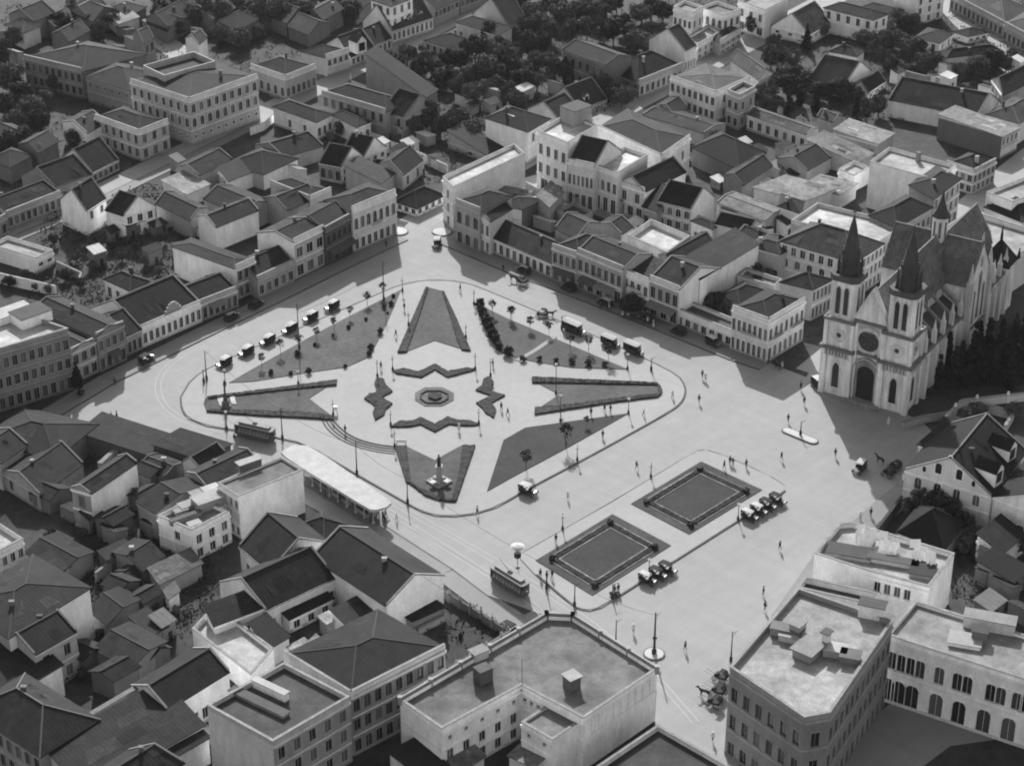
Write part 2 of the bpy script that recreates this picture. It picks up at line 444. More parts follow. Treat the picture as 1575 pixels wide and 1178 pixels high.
    if roof in ('gR', 'gL', 'hip') and rnd.random() < .38 and (R - C).length > 5 and (L - C).length > 5:
        u, v = rnd.uniform(.25, .75), rnd.uniform(.25, .75); c = C + (R - C) * u + (L - C) * v
        if roof == 'gR': top = he + pitch * (L - C).length * (.5 - abs(v - .5))
        elif roof == 'gL': top = he + pitch * (R - C).length * (.5 - abs(u - .5))
        else: top = he + pitch * min((L - C).length, (R - C).length) * .45
        rf = [o for o in root.children if o.name.startswith('roof')][0]; k = MB(); w_ = rnd.uniform(.28, .42); t_ = top + rnd.uniform(.5, 1.1)
        k.box(c.x - w_, c.x + w_, c.y - .25, c.y + .25, he, t_); k.box(c.x - w_ - .08, c.x + w_ + .08, c.y - .33, c.y + .33, t_, t_ + .16); k.build('chimney', mat('stone', rnd.choice((.06, .12, .25))), rf)
    return root
# ================================================================ ground, streets, square
def sheet(name, pts, z, m, kind='structure', label=None):
    mb = MB(); P = [un2(p, z) for p in pts]
    mb.face([(p.x, p.y, z) for p in P]); o = mb.build(name, m)
    if o.data.polygons[0].normal.z < 0: o.data.flip_normals()
    if kind: o['kind'] = kind
    if label: o['label'] = label
    return o
def ccw(P):
    a = sum(P[i - 1].x * P[i].y - P[i].x * P[i - 1].y for i in range(len(P)))
    return P if a > 0 else P[::-1]
def plate(name, pts, z0, z1, m, kind='structure'):
    mb = MB(); mb.prism(ccw([un2(p, z1) for p in pts]), z0, z1); o = mb.build(name, m)
    if kind: o['kind'] = kind
    return o
def path_mb(mb, pts, w, z, mi=0):
    E = []
    for i, p in enumerate(pts):
        d0 = (p - pts[i - 1]).normalized() if i else (pts[1] - p).normalized(); d1 = (pts[i + 1] - p).normalized() if i < len(pts) - 1 else d0
        n0, n1 = Vector((-d0.y, d0.x)), Vector((-d1.y, d1.x)); n = (n0 + n1).normalized(); E.append(n * (w / 2 / max(.4, n.dot(n0))))
    for i in range(len(pts) - 1):
        a, b = pts[i], pts[i + 1]
        mb.face([(*(a - E[i]), z), (*(b - E[i + 1]), z), (*(b + E[i + 1]), z), (*(a + E[i]), z)], mi)
def smooth_pts(P, it=2):
    for _ in range(it):
        Q = [P[0]]
        for i in range(len(P) - 1):
            Q.append(P[i].lerp(P[i + 1], .25)); Q.append(P[i].lerp(P[i + 1], .75))
        Q.append(P[-1]); P = Q
    return P
def bands(name, pts, w, z0, z1, m, kind='structure', off=0.0, rounds=2):
    P = smooth_pts([un2(p) for p in pts], rounds); mb = MB()
    for i in range(len(P) - 1):
        a, b = P[i], P[i + 1]; d = (b - a).normalized(); n = Vector((-d.y, d.x)); a = a + n * off; b = b + n * off
        mb.beam((*a, z0), (*b, z0), w, z1 - z0)
    o = mb.build(name, m)
    if kind: o['kind'] = kind
    return o
tile(0, 0, 1)
EARTH = mat('earth', .028); ROAD = mat('road', .205); PAVE = mat('pave', .22); SIDE = mat('pave', .15); KERB = mat('stone', .06); GRASS = mat('grass', .045)
mb = MB(); mb.face([(-3000, -2500, -.012), (3000, -2500, -.012), (3000, 6000, -.012), (-3000, 6000, -.012)]); mb.build('ground', EARTH)['kind'] = 'structure'
sheet('square_road', [(20, 660), (163, 576), (400, 462), (612, 360), (640, 330), (700, 300), (720, 372), (790, 408), (1137, 540), (1240, 580), (1262, 545), (1300, 590),
      (1420, 650), (1450, 680), (1420, 760), (1290, 860), (1220, 950), (1150, 1060), (1130, 1240), (1000, 1240), (1010, 1060), (850, 950), (680, 890), (470, 775), (345, 695), (150, 655)], -.004, ROAD)
def road(pts, w, name='street', z=-.004):
    P = [un2(p) for p in pts]; mb = MB(); path_mb(mb, P, w, z); o = mb.build(name, ROAD); o['kind'] = 'structure'; return o
road([(-60, 392), (110, 318), (260, 246), (410, 172), (560, 98), (730, 12), (900, -75)], 9.0, z=-.007)
road([(640, 345), (700, 305), (820, 235), (930, 180), (1060, 112), (1190, 45), (1330, -30)], 9.5, z=-.0075)
road([(1440, -25), (1500, 40), (1580, 112), (1700, 215)], 12.0, z=-.008)
road([(820, 270), (900, 312), (1010, 350), (1180, 415), (1290, 470)], 8.0, z=-.0085)
road([(1250, 575), (1330, 510), (1400, 430), (1480, 330), (1560, 262), (1640, 200)], 8.0, z=-.0095)
road([(410, 180), (330, 120), (230, 50)], 8.0, z=-.010)
road([(1240, 1240), (1420, 1110), (1560, 1090), (1700, 1120)], 13, z=-.006)
# pavements along the fronts (raised, with a kerb)
def sidewalk(pts, w, side=1, name='sidewalk'):
    P = [un2(p) for p in pts]; mb = MB()
    for i in range(len(P) - 1):
        a, b = P[i], P[i + 1]; d = (b - a).normalized(); n = Vector((d.y, -d.x)) * side
        q = [a - n * 1.5, b - n * 1.5, b + n * w, a + n * w]
        mb.prism(ccw(q), 0, .14, 0)
        k = [a + n * w, b + n * w, b + n * (w + .3), a + n * (w + .3)]
        mb.prism(ccw(k), 0, .15, 1)
    o = mb.build(name, [SIDE, KERB]); o['kind'] = 'structure'
sidewalk([(60, 642), (163, 581), (280, 524), (400, 466), (500, 417), (612, 364)], 3.0)
sidewalk([(684, 366), (790, 411), (900, 452), (1020, 499), (1137, 546), (1180, 560)], 3.0, 1)
sidewalk([(-60, 404), (110, 331), (260, 259), (400, 190)], 1.6, -1)
sidewalk([(420, 150), (560, 82), (730, -2)], 1.6, 1)
sidewalk([(1390, 748), (1330, 800), (1262, 860), (1200, 950)], 2.5, -1)
sidewalk([(560, 806), (680, 884), (790, 968)], 2.2, -1)
# main island with its kerb
ISLE = [(278, 612), (279, 628), (288, 643), (318, 655), (367, 663), (423, 673), (469, 683), (548, 730), (627, 775), (647, 786), (670, 793), (700, 794), (732, 790), (764, 780),
        (818, 749), (900, 706), (985, 659), (1031, 633), (1047, 621), (1054, 608), (1054, 595), (1043, 578), (1000, 556), (930, 524), (840, 486), (755, 450), (722, 437), (690, 432), (650, 432), (612, 440),
        (575, 456), (460, 506), (330, 562), (295, 583)]
plate('plaza_pavement', ISLE, -.1, .15, PAVE)
bands('plaza_kerb', ISLE + ISLE[:1], .38, -.05, .165, KERB, rounds=1)
ISLE2 = [(883, 933), (893, 937), (907, 939), (925, 934), (1030, 868), (1139, 799), (1195, 765), (1207, 755), (1206, 746), (1180, 730), (1110, 699), (1085, 692), (1070, 694), (940, 773), (806, 849), (800, 858), (820, 880)]
plate('bed_pavement', ISLE2, -.1, .15, PAVE)
bands('bed_pavement_kerb', [(825, 884), (883, 933), (893, 937), (907, 939), (925, 934), (1030, 868), (1139, 799), (1195, 765), (1207, 755)], .36, -.05, .165, KERB, rounds=1)
bands('bed_pavement_edge', [(1206, 746), (1180, 730), (1110, 699), (1085, 692), (1070, 694), (940, 773), (806, 849)], .16, -.05, .16, mat('stone', .14), rounds=1)
# traffic islands
def stadium(a, b, r, name, label, pole=None):
    A, B = un2(a), un2(b); d = (B - A).normalized() if (B - A).length > .01 else Vector((1, 0)); t = math.atan2(d.y, d.x); pts = []
    for i in range(13): pts.append(B + Vector((math.cos(t - math.pi / 2 + math.pi * i / 12), math.sin(t - math.pi / 2 + math.pi * i / 12))) * r)
    for i in range(13): pts.append(A + Vector((math.cos(t + math.pi / 2 + math.pi * i / 12), math.sin(t + math.pi / 2 + math.pi * i / 12))) * r)
    mb = MB(); mb.prism(pts, -.1, .22); c = (A + B) / 2
    mb2 = MB(); mb2.prism([p for p in inset(pts, .25)], .22, .25)
    o = mb.build(name, mat('stone', .1)); o2 = mb2.build('island_top', mat('pave', .33), o)
    tag(o, label, 'traffic island', 'traffic islands')
stadium((1211, 663), (1250, 679), 1.15, 'traffic_island', 'long white traffic island with rounded ends in the open road before the cathedral')
stadium((1005, 1006), (1007, 1006), 1.75, 'traffic_island', 'round white traffic island carrying a thick pole beside the flat roofed white building')
stadium((612, 356), (614, 357), 2.2, 'traffic_island', 'pale rounded pavement corner under the long pale arcaded corner building')
stadium((678, 357), (681, 358), 2.2, 'traffic_island', 'pale rounded pavement corner at the mouth of the street beside the narrow white corner building')
# tram tracks: pairs of worn steel rails
RAIL = glossy('rail_steel', .45, .35, .6)
def track(pts, g=1.1, n=2):
    P = smooth_pts([un2(p) for p in pts], 2); mb = MB()
    for off in (-g / 2, g / 2):
        for i in range(len(P) - 1):
            a, b = P[i], P[i + 1]; d = (b - a).normalized(); nn = Vector((-d.y, d.x)) * off
            path_mb(mb, [a + nn, b + nn], .14, .004)
    o = mb.build('tram_track', mat('plain', .30)); o['kind'] = 'structure'
track([(683, 332), (611, 377), (560, 400), (428, 470), (344, 512), (275, 548), (250, 570), (241, 592), (248, 620), (275, 642), (305, 655), (367, 667), (423, 682), (500, 722), (600, 787), (746, 880), (812, 920), (850, 962), (900, 1000)])
track([(430, 676), (480, 695), (601, 772), (700, 826), (800, 884), (892, 945), (940, 982), (1000, 1030), (1070, 1110)])
# curved steps between two petals of the star
for i in range(4):
    f = i / 3
    a0 = [(415, 265), (445, 320), (520, 380), (620, 425), (740, 455), (852, 468)]; a1 = [(480, 262), (515, 305), (570, 350), (640, 385), (740, 412), (850, 425)]
    tile(390, 580); pts = [px((u[0] + (v[0] - u[0]) * f, u[1] + (v[1] - u[1]) * f)) for u, v in zip(a0, a1)]; tile(0, 0, 1)
    bands('stone_step', pts, .30, .15, .22 + .02 * i, mat('stone', .05))
# ---------------------------------------------------------------- lawns, hedges, zigzag beds
HEDGE = mat('leaf', .022); LAWN = mat('grass', .05); DARK = mat('grass', .02)
def leafy(mb, P, z0, z1, jit=.07, cell=.7):
    """a clipped hedge over the polygon P: bumpy top and sides made of many small faces"""
    me = bpy.data.meshes.new('tmp'); import bmesh
    bm = bmesh.new(); vs = [bm.verts.new((p.x, p.y, z0)) for p in P]; f = bm.faces.new(vs)
    r = bmesh.ops.extrude_face_region(bm, geom=[f]); up = [e for e in r['geom'] if isinstance(e, bmesh.types.BMVert)]
    for v in up: v.co.z = z1
    bmesh.ops.triangulate(bm, faces=bm.faces[:])
    for _ in range(7):
        long = [e for e in bm.edges if e.calc_length() > cell]
        if not long: break
        bmesh.ops.subdivide_edges(bm, edges=long, cuts=1, use_grid_fill=False); bmesh.ops.triangulate(bm, faces=bm.faces[:])
    for v in bm.verts:
        if v.co.z > z0 + .05: v.co += Vector((rnd.uniform(-jit, jit), rnd.uniform(-jit, jit), rnd.uniform(-jit, jit)))
    bm.verts.ensure_lookup_table(); base = len(mb.v)
    idx = {v: i for i, v in enumerate(bm.verts)}
    mb.v += [v.co.copy() for v in bm.verts]
    for f in bm.faces: mb.f.append(tuple(base + idx[v] for v in f.verts)); mb.m.append(0); mb.uv.append(None)
    bm.free()
def bed(label, lawn, hedges, name='lawn_bed', cat='lawn', z=.155, hh=.38, hm=None, lm=None, bid='grass', rel=None):
    P = ccw([un2(p, .15) for p in lawn]); c = sum(P, Vector((0, 0))) / len(P)
    root = empty(name, (c.x, c.y, .15), label, cat, 'planted beds of the square')
    mb = MB(); mb.prism([p - c for p in P], -.05, .10); mb.build('lawn', lm or LAWN, root)
    for h in hedges:
        mb = MB(); leafy(mb, [p - c for p in ccw([un2(p, .3) for p in h])], .0, hh); mb.build('hedge', hm or HEDGE, root)
    return root
tile(390, 290)
A_ = [px(p) for p in [(1050, 598), (1145, 622), (1310, 980), (1260, 972), (1095, 920), (930, 985), (870, 990)]]
hA = [[px(p) for p in q] for q in ([(1042, 598), (1056, 600), (995, 790), (968, 865), (925, 988), (870, 990)], [(1138, 620), (1150, 624), (1232, 800), (1312, 980), (1258, 975), (1225, 905), (1195, 790)])]
tile(0, 0, 1)
bed('tapering lawn between two dark hedges, the petal pointing to the street mouth', A_, hA)
tile(390, 580)
B_ = [px(p) for p in [(505, 22), (335, 130), (485, 245), (0, 222), (-285, 205), (-302, 160), (-290, 128), (0, 92)]]
hB = [[px(p) for p in q] for q in ([(505, 18), (500, 48), (250, 72), (0, 100), (-270, 130), (-282, 120), (0, 84), (250, 52)], [(478, 235), (484, 258), (300, 246), (0, 230), (-285, 208), (-278, 198), (0, 204), (300, 210)])]
tile(0, 0, 1)
bed('tapering lawn with hedged sides around the slender dark monument', B_, hB)
tile(390, 580)
C_ = [px(p) for p in [(857, 420), (925, 420), (1095, 502), (1260, 412), (1340, 412), (1220, 750), (1130, 742), (1040, 712), (925, 632)]]
hC = [[px(p) for p in q] for q in ([(855, 420), (922, 420), (950, 640), (922, 635)], [(1262, 414), (1340, 412), (1222, 752), (1195, 745), (1245, 560)], [(930, 632), (955, 640), (1060, 700), (1140, 735), (1215, 738), (1218, 752), (1125, 745), (1040, 715)])]
tile(0, 0, 1)
bed('tapering lawn with thick hedges around the bronze statue on a pale pedestal', C_, hC)
tile(780, 580)
D_ = [px(p) for p in [(150, 20), (315, 106), (168, 205), (500, 166), (910, 118), (932, 98), (935, 70), (912, 38), (500, 24), (150, 4)]]
hD = [[px(p) for p in q] for q in ([(148, 0), (500, 18), (912, 36), (905, 48), (500, 40), (150, 34)], [(166, 185), (330, 172), (600, 138), (908, 104), (914, 118), (600, 158), (330, 200), (166, 226)], [(905, 40), (925, 52), (938, 78), (930, 104), (908, 118), (914, 90), (912, 60)])]
tile(0, 0, 1)
bed('tapering lawn with a rounded hedged tip pointing at the cathedral side of the square', D_, hD)
bed('large triangular lawn edged with saplings beside the row of waiting cars', [(352, 589), (390, 567), (500, 506), (617, 446), (595, 498), (569, 549), (533, 565), (470, 574), (390, 587)], [], lm=mat('grass', .058))
bed('triangular lawn crossed by a pale slanting path beside the parked buses', [(731, 466), (780, 490), (870, 528), (966, 568.5), (880, 566), (800, 553), (767, 541), (745, 505)], [], lm=mat('grass', .05))
bed('triangular lawn with two small trees facing the open road and the rectangular beds', [(967, 636), (808, 658), (774.5, 677), (749, 756), (790, 733), (880, 685)], [], lm=mat('grass', .022))
bands('garden_path', [(795, 556), (822, 541), (854, 519)], 1.0, .15, .27, mat('pave', .2), rounds=0)
tile(390, 580)
zz = {
 'zigzag bed of dark flowers along the octagon, nearest the long tapering petal with two hedges': [(840, -40), (905, -52), (1000, -32), (1095, -80), (1175, -34), (1280, -56), (1345, -50), (1320, -38), (1270, -26), (1170, 2), (1095, -46), (1015, 2), (950, -8), (860, -22)],
 'zigzag bed of dark flowers along the octagon on the side of the bronze statue': [(825, 300), (880, 265), (960, 265), (1010, 241), (1095, 285), (1175, 238), (1230, 260), (1310, 262), (1362, 285), (1340, 292), (1250, 292), (1180, 284), (1095, 330), (1010, 286), (930, 300)],
 'scalloped dark bed of the octagon on the side of the curved steps': [(745, 2), (785, 10), (800, 50), (840, 85), (785, 115), (770, 122), (840, 160), (800, 190), (790, 225), (735, 260), (720, 215), (735, 180), (710, 155), (668, 130), (700, 100), (735, 95), (745, 75), (730, 40)],
 'scalloped dark bed of the octagon on the side of the open road': [(1390, 10), (1420, -2), (1450, 30), (1440, 72), (1430, 82), (1520, 110), (1465, 140), (1440, 155), (1465, 200), (1450, 245), (1400, 215), (1385, 190), (1345, 155), (1395, 132), (1435, 110), (1340, 78), (1380, 50)],
}
zz = {k: [px(p) for p in v] for k, v in zz.items()}
octo = [[px(p) for p in q] for q in ([(975, 97), (1035, 63), (1140, 63), (1211, 98), (1209, 140), (1140, 177), (1035, 177), (975, 140)], [(1010, 105), (1045, 84), (1130, 84), (1175, 105), (1173, 132), (1130, 156), (1045, 156), (1010, 132)], [(1055, 108), (1095, 98), (1135, 108), (1135, 128), (1095, 142), (1055, 128)])]
tile(0, 0, 1)
for k, v in zz.items(): bed(k, v, [v], 'flower_bed', 'flower bed', hh=.32, hm=mat('leaf', .016))
o = bed('octagonal flower bed with a ring of low shrubs in the middle of the star', octo[0], [], 'flower_bed', 'flower bed', lm=mat('grass', .08))
Pc = [p - Vector(o.location[:2]) for p in ccw([un2(p, .3) for p in octo[1]])]; mb = MB()
for i in range(len(Pc)): mb.beam((*Pc[i], .08), (*Pc[(i + 1) % len(Pc)], .08), .3, .25)
mb.build('hedge_ring', HEDGE, o)
Pc = [p - Vector(o.location[:2]) for p in ccw([un2(p, .3) for p in octo[2]])]; mb = MB(); leafy(mb, Pc, .08, .5); mb.build('shrub', HEDGE, o)
# the two rectangular beds
def rect_bed(label, q, f0=.15, f1=.85):
    L, Tt, R, Bb = q
    root = bed(label, q, [], 'rectangular_bed', 'flower bed', lm=mat('grass', .034)); c = Vector(root.location[:2])
    W = [un2(p, .3) - c for p in q]
    def uvp(u, v): return W[0] * (1 - u) * (1 - v) + W[1] * u * (1 - v) + W[2] * u * v + W[3] * (1 - u) * v
    m = MB(); m.prism(ccw([uvp(.17, .15), uvp(.83, .15), uvp(.83, .85), uvp(.17, .85)]), .09, .115); m.build('inner_lawn', mat('grass', .022), root)
    for (a, b) in (((.17, .13), (.83, .13)), ((.87, .17), (.87, .83)), ((.83, .87), (.17, .87)), ((.13, .83), (.13, .17))):
        A, B = uvp(*a), uvp(*b); d = (B - A).normalized(); n = Vector((-d.y, d.x)); P = [A - n * .55, B - n * .55, B + n * .55, A + n * .55]
        m = MB(); leafy(m, ccw(P), .08, .32, .06, .5); m.build('flower_row', mat('leaf', .016), root)
        for s in (-.75, .75):
            m = MB(); m.beam((*(A + n * s), .08), (*(B + n * s), .08), .26, .12); m.build('edging', mat('leaf', .17), root)
    for (u, v) in ((.12, .12), (.88, .12), (.88, .88), (.12, .88)):
        p = uvp(u, v); m = MB(); leafy(m, [p + Vector((math.cos(t), math.sin(t))) * .6 for t in [i * math.pi / 4 for i in range(8)]], .08, .75, .2, .5); m.build('corner_shrub', HEDGE, root)
rect_bed('rectangular flower bed framed by pale edging, nearer the tram', [(824, 862), (942, 791), (1032, 839), (911, 916)])
rect_bed('rectangular flower bed framed by pale edging, nearer the four parked cars', [(970.5, 775), (1078.5, 710), (1172, 753.5), (1060, 822)])
# ================================================================ buildings
def pbl(label, pts, h=None, foot=None, faces={}, deck=.2, wt=.5, name='building', cat='building', group='buildings around the square', pd=.9, ftone=None, fi=0):
    """flat-roofed building over any outline; pts are its parapet corners (anticlockwise seen from above), faces = {edge: storeys}"""
    if foot is not None: h = hgt(pts[fi], un(foot))
    P = [un2(p, h) for p in pts]; c = sum(P, Vector((0, 0))) / len(P); P = [p - c for p in P]
    root = empty(name, (c.x, c.y, 0), label, cat, group); he = h - pd; n = len(P); mb = MB(); g = MB()
    for i in range(n):
        sp = faces.get(i, ''); facade(mb, P[i], P[(i + 1) % n], -.6, he, sp, root, wt)
        if sp: trim(root, P[i], P[(i + 1) % n], he, len(parse(sp, 0)), wt)
    mb.build('wall', mat('wall', wt), root)
    d = MB(); d.face([(*p, he - .02) for p in inset(P, .05)]); d.build('roof', mat('deck', deck), root)
    r = MB(); ring(r, P, .32, he, h - .12); ring(r, P, .42, h - .12, h, 1, .08); r.build('parapet', [mat('wall', min(.8, wt + .06)), COPE], root)
    root['hh'] = h; return root
def hut(root, p, z, w, d, h, rz=.75, wt=.3, rt=.2, name='roof_hut', lid=.15):
    """a small hatch, chimney stack or lean-to standing on the roof of root (its part)"""
    q = un(p, z); o = root.location; mb = MB(); c, s = math.cos(rz), math.sin(rz)
    def R(x, y): return (q.x - o.x + x * c - y * s, q.y - o.y + x * s + y * c)
    mb.prism([R(-w/2, -d/2), R(w/2, -d/2), R(w/2, d/2), R(-w/2, d/2)], z, z + h, 0)
    e = lid; mb.prism([R(-w/2 - e, -d/2 - e), R(w/2 + e, -d/2 - e), R(w/2 + e, d/2 + e), R(-w/2 - e, d/2 + e)], z + h, z + h + .14, 1)
    return mb.build(name, [mat('wall', wt), mat('tin', rt)], root)
def wallr(label, pts, h=2.0, th=.35, tone=.3, name='garden_wall', finial=0, group='garden walls', z=0):
    P = [un2(p, h) for p in pts]; c = P[0]; root = empty(name, (c.x, c.y, z), label, 'wall', group); mb = MB(); k = MB()
    for i in range(len(P) - 1):
        mb.beam((*(P[i] - c), -.3), (*(P[i + 1] - c), -.3), th, h + .3); k.beam((*(P[i] - c), h), (*(P[i + 1] - c), h), th + .16, .12)
    if finial:
        for i in range(len(P) - 1):
            n = max(1, int((P[i + 1] - P[i]).length / finial))
            for j in range(n):
                q = P[i].lerp(P[i + 1], (j + .5) / n) - c
                f = MB(); f.box(q.x - .28, q.x + .28, q.y - .28, q.y + .28, 0, h + .3); f.lathe((q.x, q.y, h + .3), [(.16, 0), (.26, .15), (.26, .4), (.05, .65)], 8); f.build('pier', mat('wall', min(.8, tone + .1)), root)
    mb.build('wall', mat('wall', tone), root); k.build('coping', mat('stone', min(.2, tone * .5)), root); return root
def awin(root, p, face_p0, face_p1, z, w, h, arch=True, tone=.5):
    """one small window fixed on a gable: p = 0..1 along face p0-p1 (root-local), z its sill"""
    A, B = Vector(face_p0), Vector(face_p1); t = (B - A).normalized(); nin = Vector((-t.y, t.x)); q = A.lerp(B, p)
    fr = MB(); n = 8 if arch else 0
    def outl(r):
        pts = [(-w/2 - r, -r), (w/2 + r, -r), (w/2 + r, h - (w/2 if arch else 0) + (0 if arch else r))]
        if arch: pts += [((w/2 + r) * math.cos(a), h - w/2 + (w/2 + r) * math.sin(a)) for a in [math.pi * i / n for i in range(1, n)]]
        pts += [(-w/2 - r, h - (w/2 if arch else 0) + (0 if arch else r))]; return pts
    fm = MB(); o1 = outl(.14); fm.face([(x, -.08, zz) for x, zz in o1])
    for i in range(len(o1)):
        j = (i + 1) % len(o1); fm.face([(o1[i][0], -.08, o1[i][1]), (o1[i][0], .05, o1[i][1]), (o1[j][0], .05, o1[j][1]), (o1[j][0], -.08, o1[j][1])])
    pm = MB(); pm.face([(x, -.10, zz) for x, zz in outl(0)])
    M = Matrix(((t.x, nin.x, 0, 0), (t.y, nin.y, 0, 0), (0, 0, 1, 0), (0, 0, 0, 1))); M.translation = (q.x, q.y, z)
    fo = link('window', fm.mesh('frame', mat('wall', min(.8, tone + .1))), root, M); link('pane', pm.mesh('pane', GLASS), fo)
def dormer(root, p, z, w, h, l, rz, wt=.6, rt=.035, win=True):
    """a gabled dormer: front centre at pixel p, height z; rz = direction it faces"""
    q = un(p, z) - root.location; f = Vector((math.cos(rz), math.sin(rz))); s = Vector((-f.y, f.x)); q = Vector((q.x, q.y))
    a, b = q - s * w/2, q + s * w/2; c, d = b - f * l, a - f * l; mb = MB(); z0 = z - h * .3
    mb.prism([d, a, b, c][::1], z0, z + h * .6); m0 = q; m1 = q - f * l
    mb.face([(*a, z + h * .6), (*b, z + h * .6), (*m0, z + h)])
    o = mb.build('dormer', mat('wall', wt), root); r = MB(); e = .25
    for u, v in ((a - s * e, d - s * e), (b + s * e, c + s * e)):
        q4 = [(*(u + f * e), z + h * .6 - .12), (*(v), z + h * .6 - .12), (*m1, z + h + .08), (*(m0 + f * e), z + h + .08)]
        slope(r, q4 if (Vector(q4[1]) - Vector(q4[0])).cross(Vector(q4[2]) - Vector(q4[0])).z > 0 else [q4[1], q4[0], q4[3], q4[2]], .1)
    r.build('dormer_roof', mat('tile', rt), o)
    if win:
        g = MB(); ww, wh = w * .34, h * .5; A, B = q - s * ww, q + s * ww; e2 = f * .04
        g.face([(*(A + e2), z - h * .1), (*(B + e2), z - h * .1), (*(B + e2), z + wh), (*(A + e2), z + wh)]); g.build('pane', GLASS, o)
G1 = 'houses on the streets behind the square'; G2 = 'houses of the dim block below the square'; G3 = 'buildings around the square'
# ---- far upper left
tile(0, 0)
b = bl('large grand public building with tall windows and an open light court in its roof', (785, 475), (1140, 592), (1555, 445), foot=(1150, 880), roof='hip', pitch=.14, par='LR', rt=.04, wt=.36, dl='8w|8a|8s', dr='9w|9a|9s', name='public_building', cat='building', group=G1)
hz = b['hh']; ct = un((1085, 415), hz) - b.location; m = MB(); cs, sn = math.cos(.73), math.sin(.73)
Q = [Vector((ct.x + x * cs - y * sn, ct.y + x * sn + y * cs)) for x, y in ((-8, -5), (8, -5), (8, 5), (-8, 5))]
ring(m, Q, .3, hz - 1, hz + 1.5); cw = m.build('light_court', mat('wall', .32), b); m = MB(); m.face([(*q, hz - .2) for q in Q]); m.build('court_floor', mat('plain', .03), cw)
bl('square two storey building with a dark hipped roof, beside the grand public building', (570, 690), (838, 785), (1015, 715), foot=(850, 975), roof='hip', pitch=.35, par='LR', wt=.34, rt=.03, dl='6w|6w', dr='3w|3d', group=G1)
bl('low house with a bright blank end wall behind the square two storey building', (378, 742), (525, 805), (640, 740), h=6, roof='gR', pitch=.35, wt=.55, group=G1)
bl('long grey two storey building with many dim windows at the far corner of the picture', (140, 330), (490, 412), (880, 310), foot=(500, 600), roof='hip', pitch=.3, wt=.17, rt=.04, dl='9w|9w', group=G1, par='L')
bl('grey low building wedged between the long dim building and the grand public one', (520, 470), (785, 548), (950, 440), h=7, roof='hip', pitch=.3, wt=.19, rt=.03, dl='6s|.', group=G1)
bl('street house with a white gable coping running down beside its dark roof', (350, 975), (556, 1045), (715, 965), foot=(565, 1110), roof='gR', pitch=.75, wt=(.45, .25), rt=.045, dr='5w', group=G1, capt=.05)
bl('long low dim street house with a row of windows, next to the white gable coping', (130, 1060), (330, 1132), (555, 1050), h=5, roof='gR', pitch=.6, wt=.24, rt=.05, dr='6w', group=G1, capt=.06)
bl('dim house with low pale walls in the hazy far corner', (30, 150), (140, 200), (240, 160), h=5, roof='hip', pitch=.4, wt=.45, rt=.05, group=G1)
bl('small dim house with a pale eave at the top corner', (55, 90), (200, 130), (330, 75), h=6, roof='gR', pitch=.5, wt=.2, rt=.06, group=G1)
bl('low shed with a bright flat white roof among the far dark trees', (648, 92), (720, 145), (838, 105), h=4, roof='shR', pitch=.04, wt=.4, rt=.45, coping=False, group=G1, name='shed', cat='shed')
bl('small grey far house with one window, just behind the grand public building', (800, 200), (870, 265), (930, 235), h=7, roof='gR', pitch=.4, wt=.2, rt=.05, dr='2w|.', group=G1)
bl('long dim far roof with one pale ridge at the upper edge', (430, 60), (520, 95), (640, 30), h=5, roof='gR', pitch=.5, wt=.2, rt=.05, capt=.4, group=G1)
bl('dark far roof half lost among trees near the upper edge', (880, 110), (1010, 160), (1170, 75), h=5, roof='gR', pitch=.5, wt=.15, rt=.04, group=G1)
bl('pale gabled house peeping over the parapet of the grand public building', (1120, 235), (1200, 268), (1250, 225), h=8, roof='gR', pitch=.5, wt=.5, rt=.05, group=G1)
# ---- street running up to the top edge
tile(390, 0)
bl('corner house with rounded front, tall framed windows and dark hipped roof, beyond the crossing', (-20, 385), (190, 457), (375, 385), foot=(190, 605), roof='hip', pitch=.4, par='LR', wt=.34, rt=.03, dl='5a', dr='6a', group=G1)
bl('narrow tall house with four arched windows beside the rounded corner house', (290, 292), (440, 330), (575, 288), foot=(450, 465), roof='hip', pitch=.4, par='R', wt=.4, rt=.03, dr='4T|.', group=G1)
bl('small street house with a pointed front gable holding two windows', (440, 265), (590, 342), (725, 290), foot=(600, 405), roof='gR', pitch=.6, wt=.45, rt=.035, dr='5w', group=G1, coping=False)
dormer(COL.objects['house'] if False else [o for o in COL.objects if o.get('label', '').startswith('small street house with a pointed')][0], (655, 300), 5.2, 3.2, 4.0, 4.0, -.85, .5)
bl('small street house squeezed between the pointed gable house and the pale dormered roof', (590, 215), (727, 275), (832, 228), foot=(735, 350), roof='gR', pitch=.6, wt=.4, rt=.03, dr='4w', group=G1)
b = bl('long street house with a tall pale slate roof and small dormers', (660, 130), (838, 190), (1085, 108), foot=(872, 268), roof='gR', pitch=1.0, wt=.5, rt=.12, dr='9w', group=G1)
for u in ((850, 150), (945, 120), (1010, 95)): dormer(b, u, b['hh'] + 1.2, 1.5, 1.6, 1.6, -.85, .4, .1)
bl('tall white house with two rows of windows rising behind the dormered roof', (710, 0), (830, 40), (960, -10), h=11, roof='hip', pitch=.3, wt=.62, rt=.03, dl='3w|3w|.', dr='3w|3w|.', group=G1)
bl('grey street house with narrow windows just past the dormered roof', (960, 20), (1092, 62), (1240, -5), foot=(1100, 165), roof='gR', pitch=.5, wt=.24, rt=.05, dr='6w|.', group=G1)
bl('farthest grey street house cut by the upper edge, on the dormered side', (1130, -40), (1250, 0), (1440, -70), foot=(1255, 90), roof='gR', pitch=.5, wt=.22, rt=.05, dr='7w|.', group=G1)
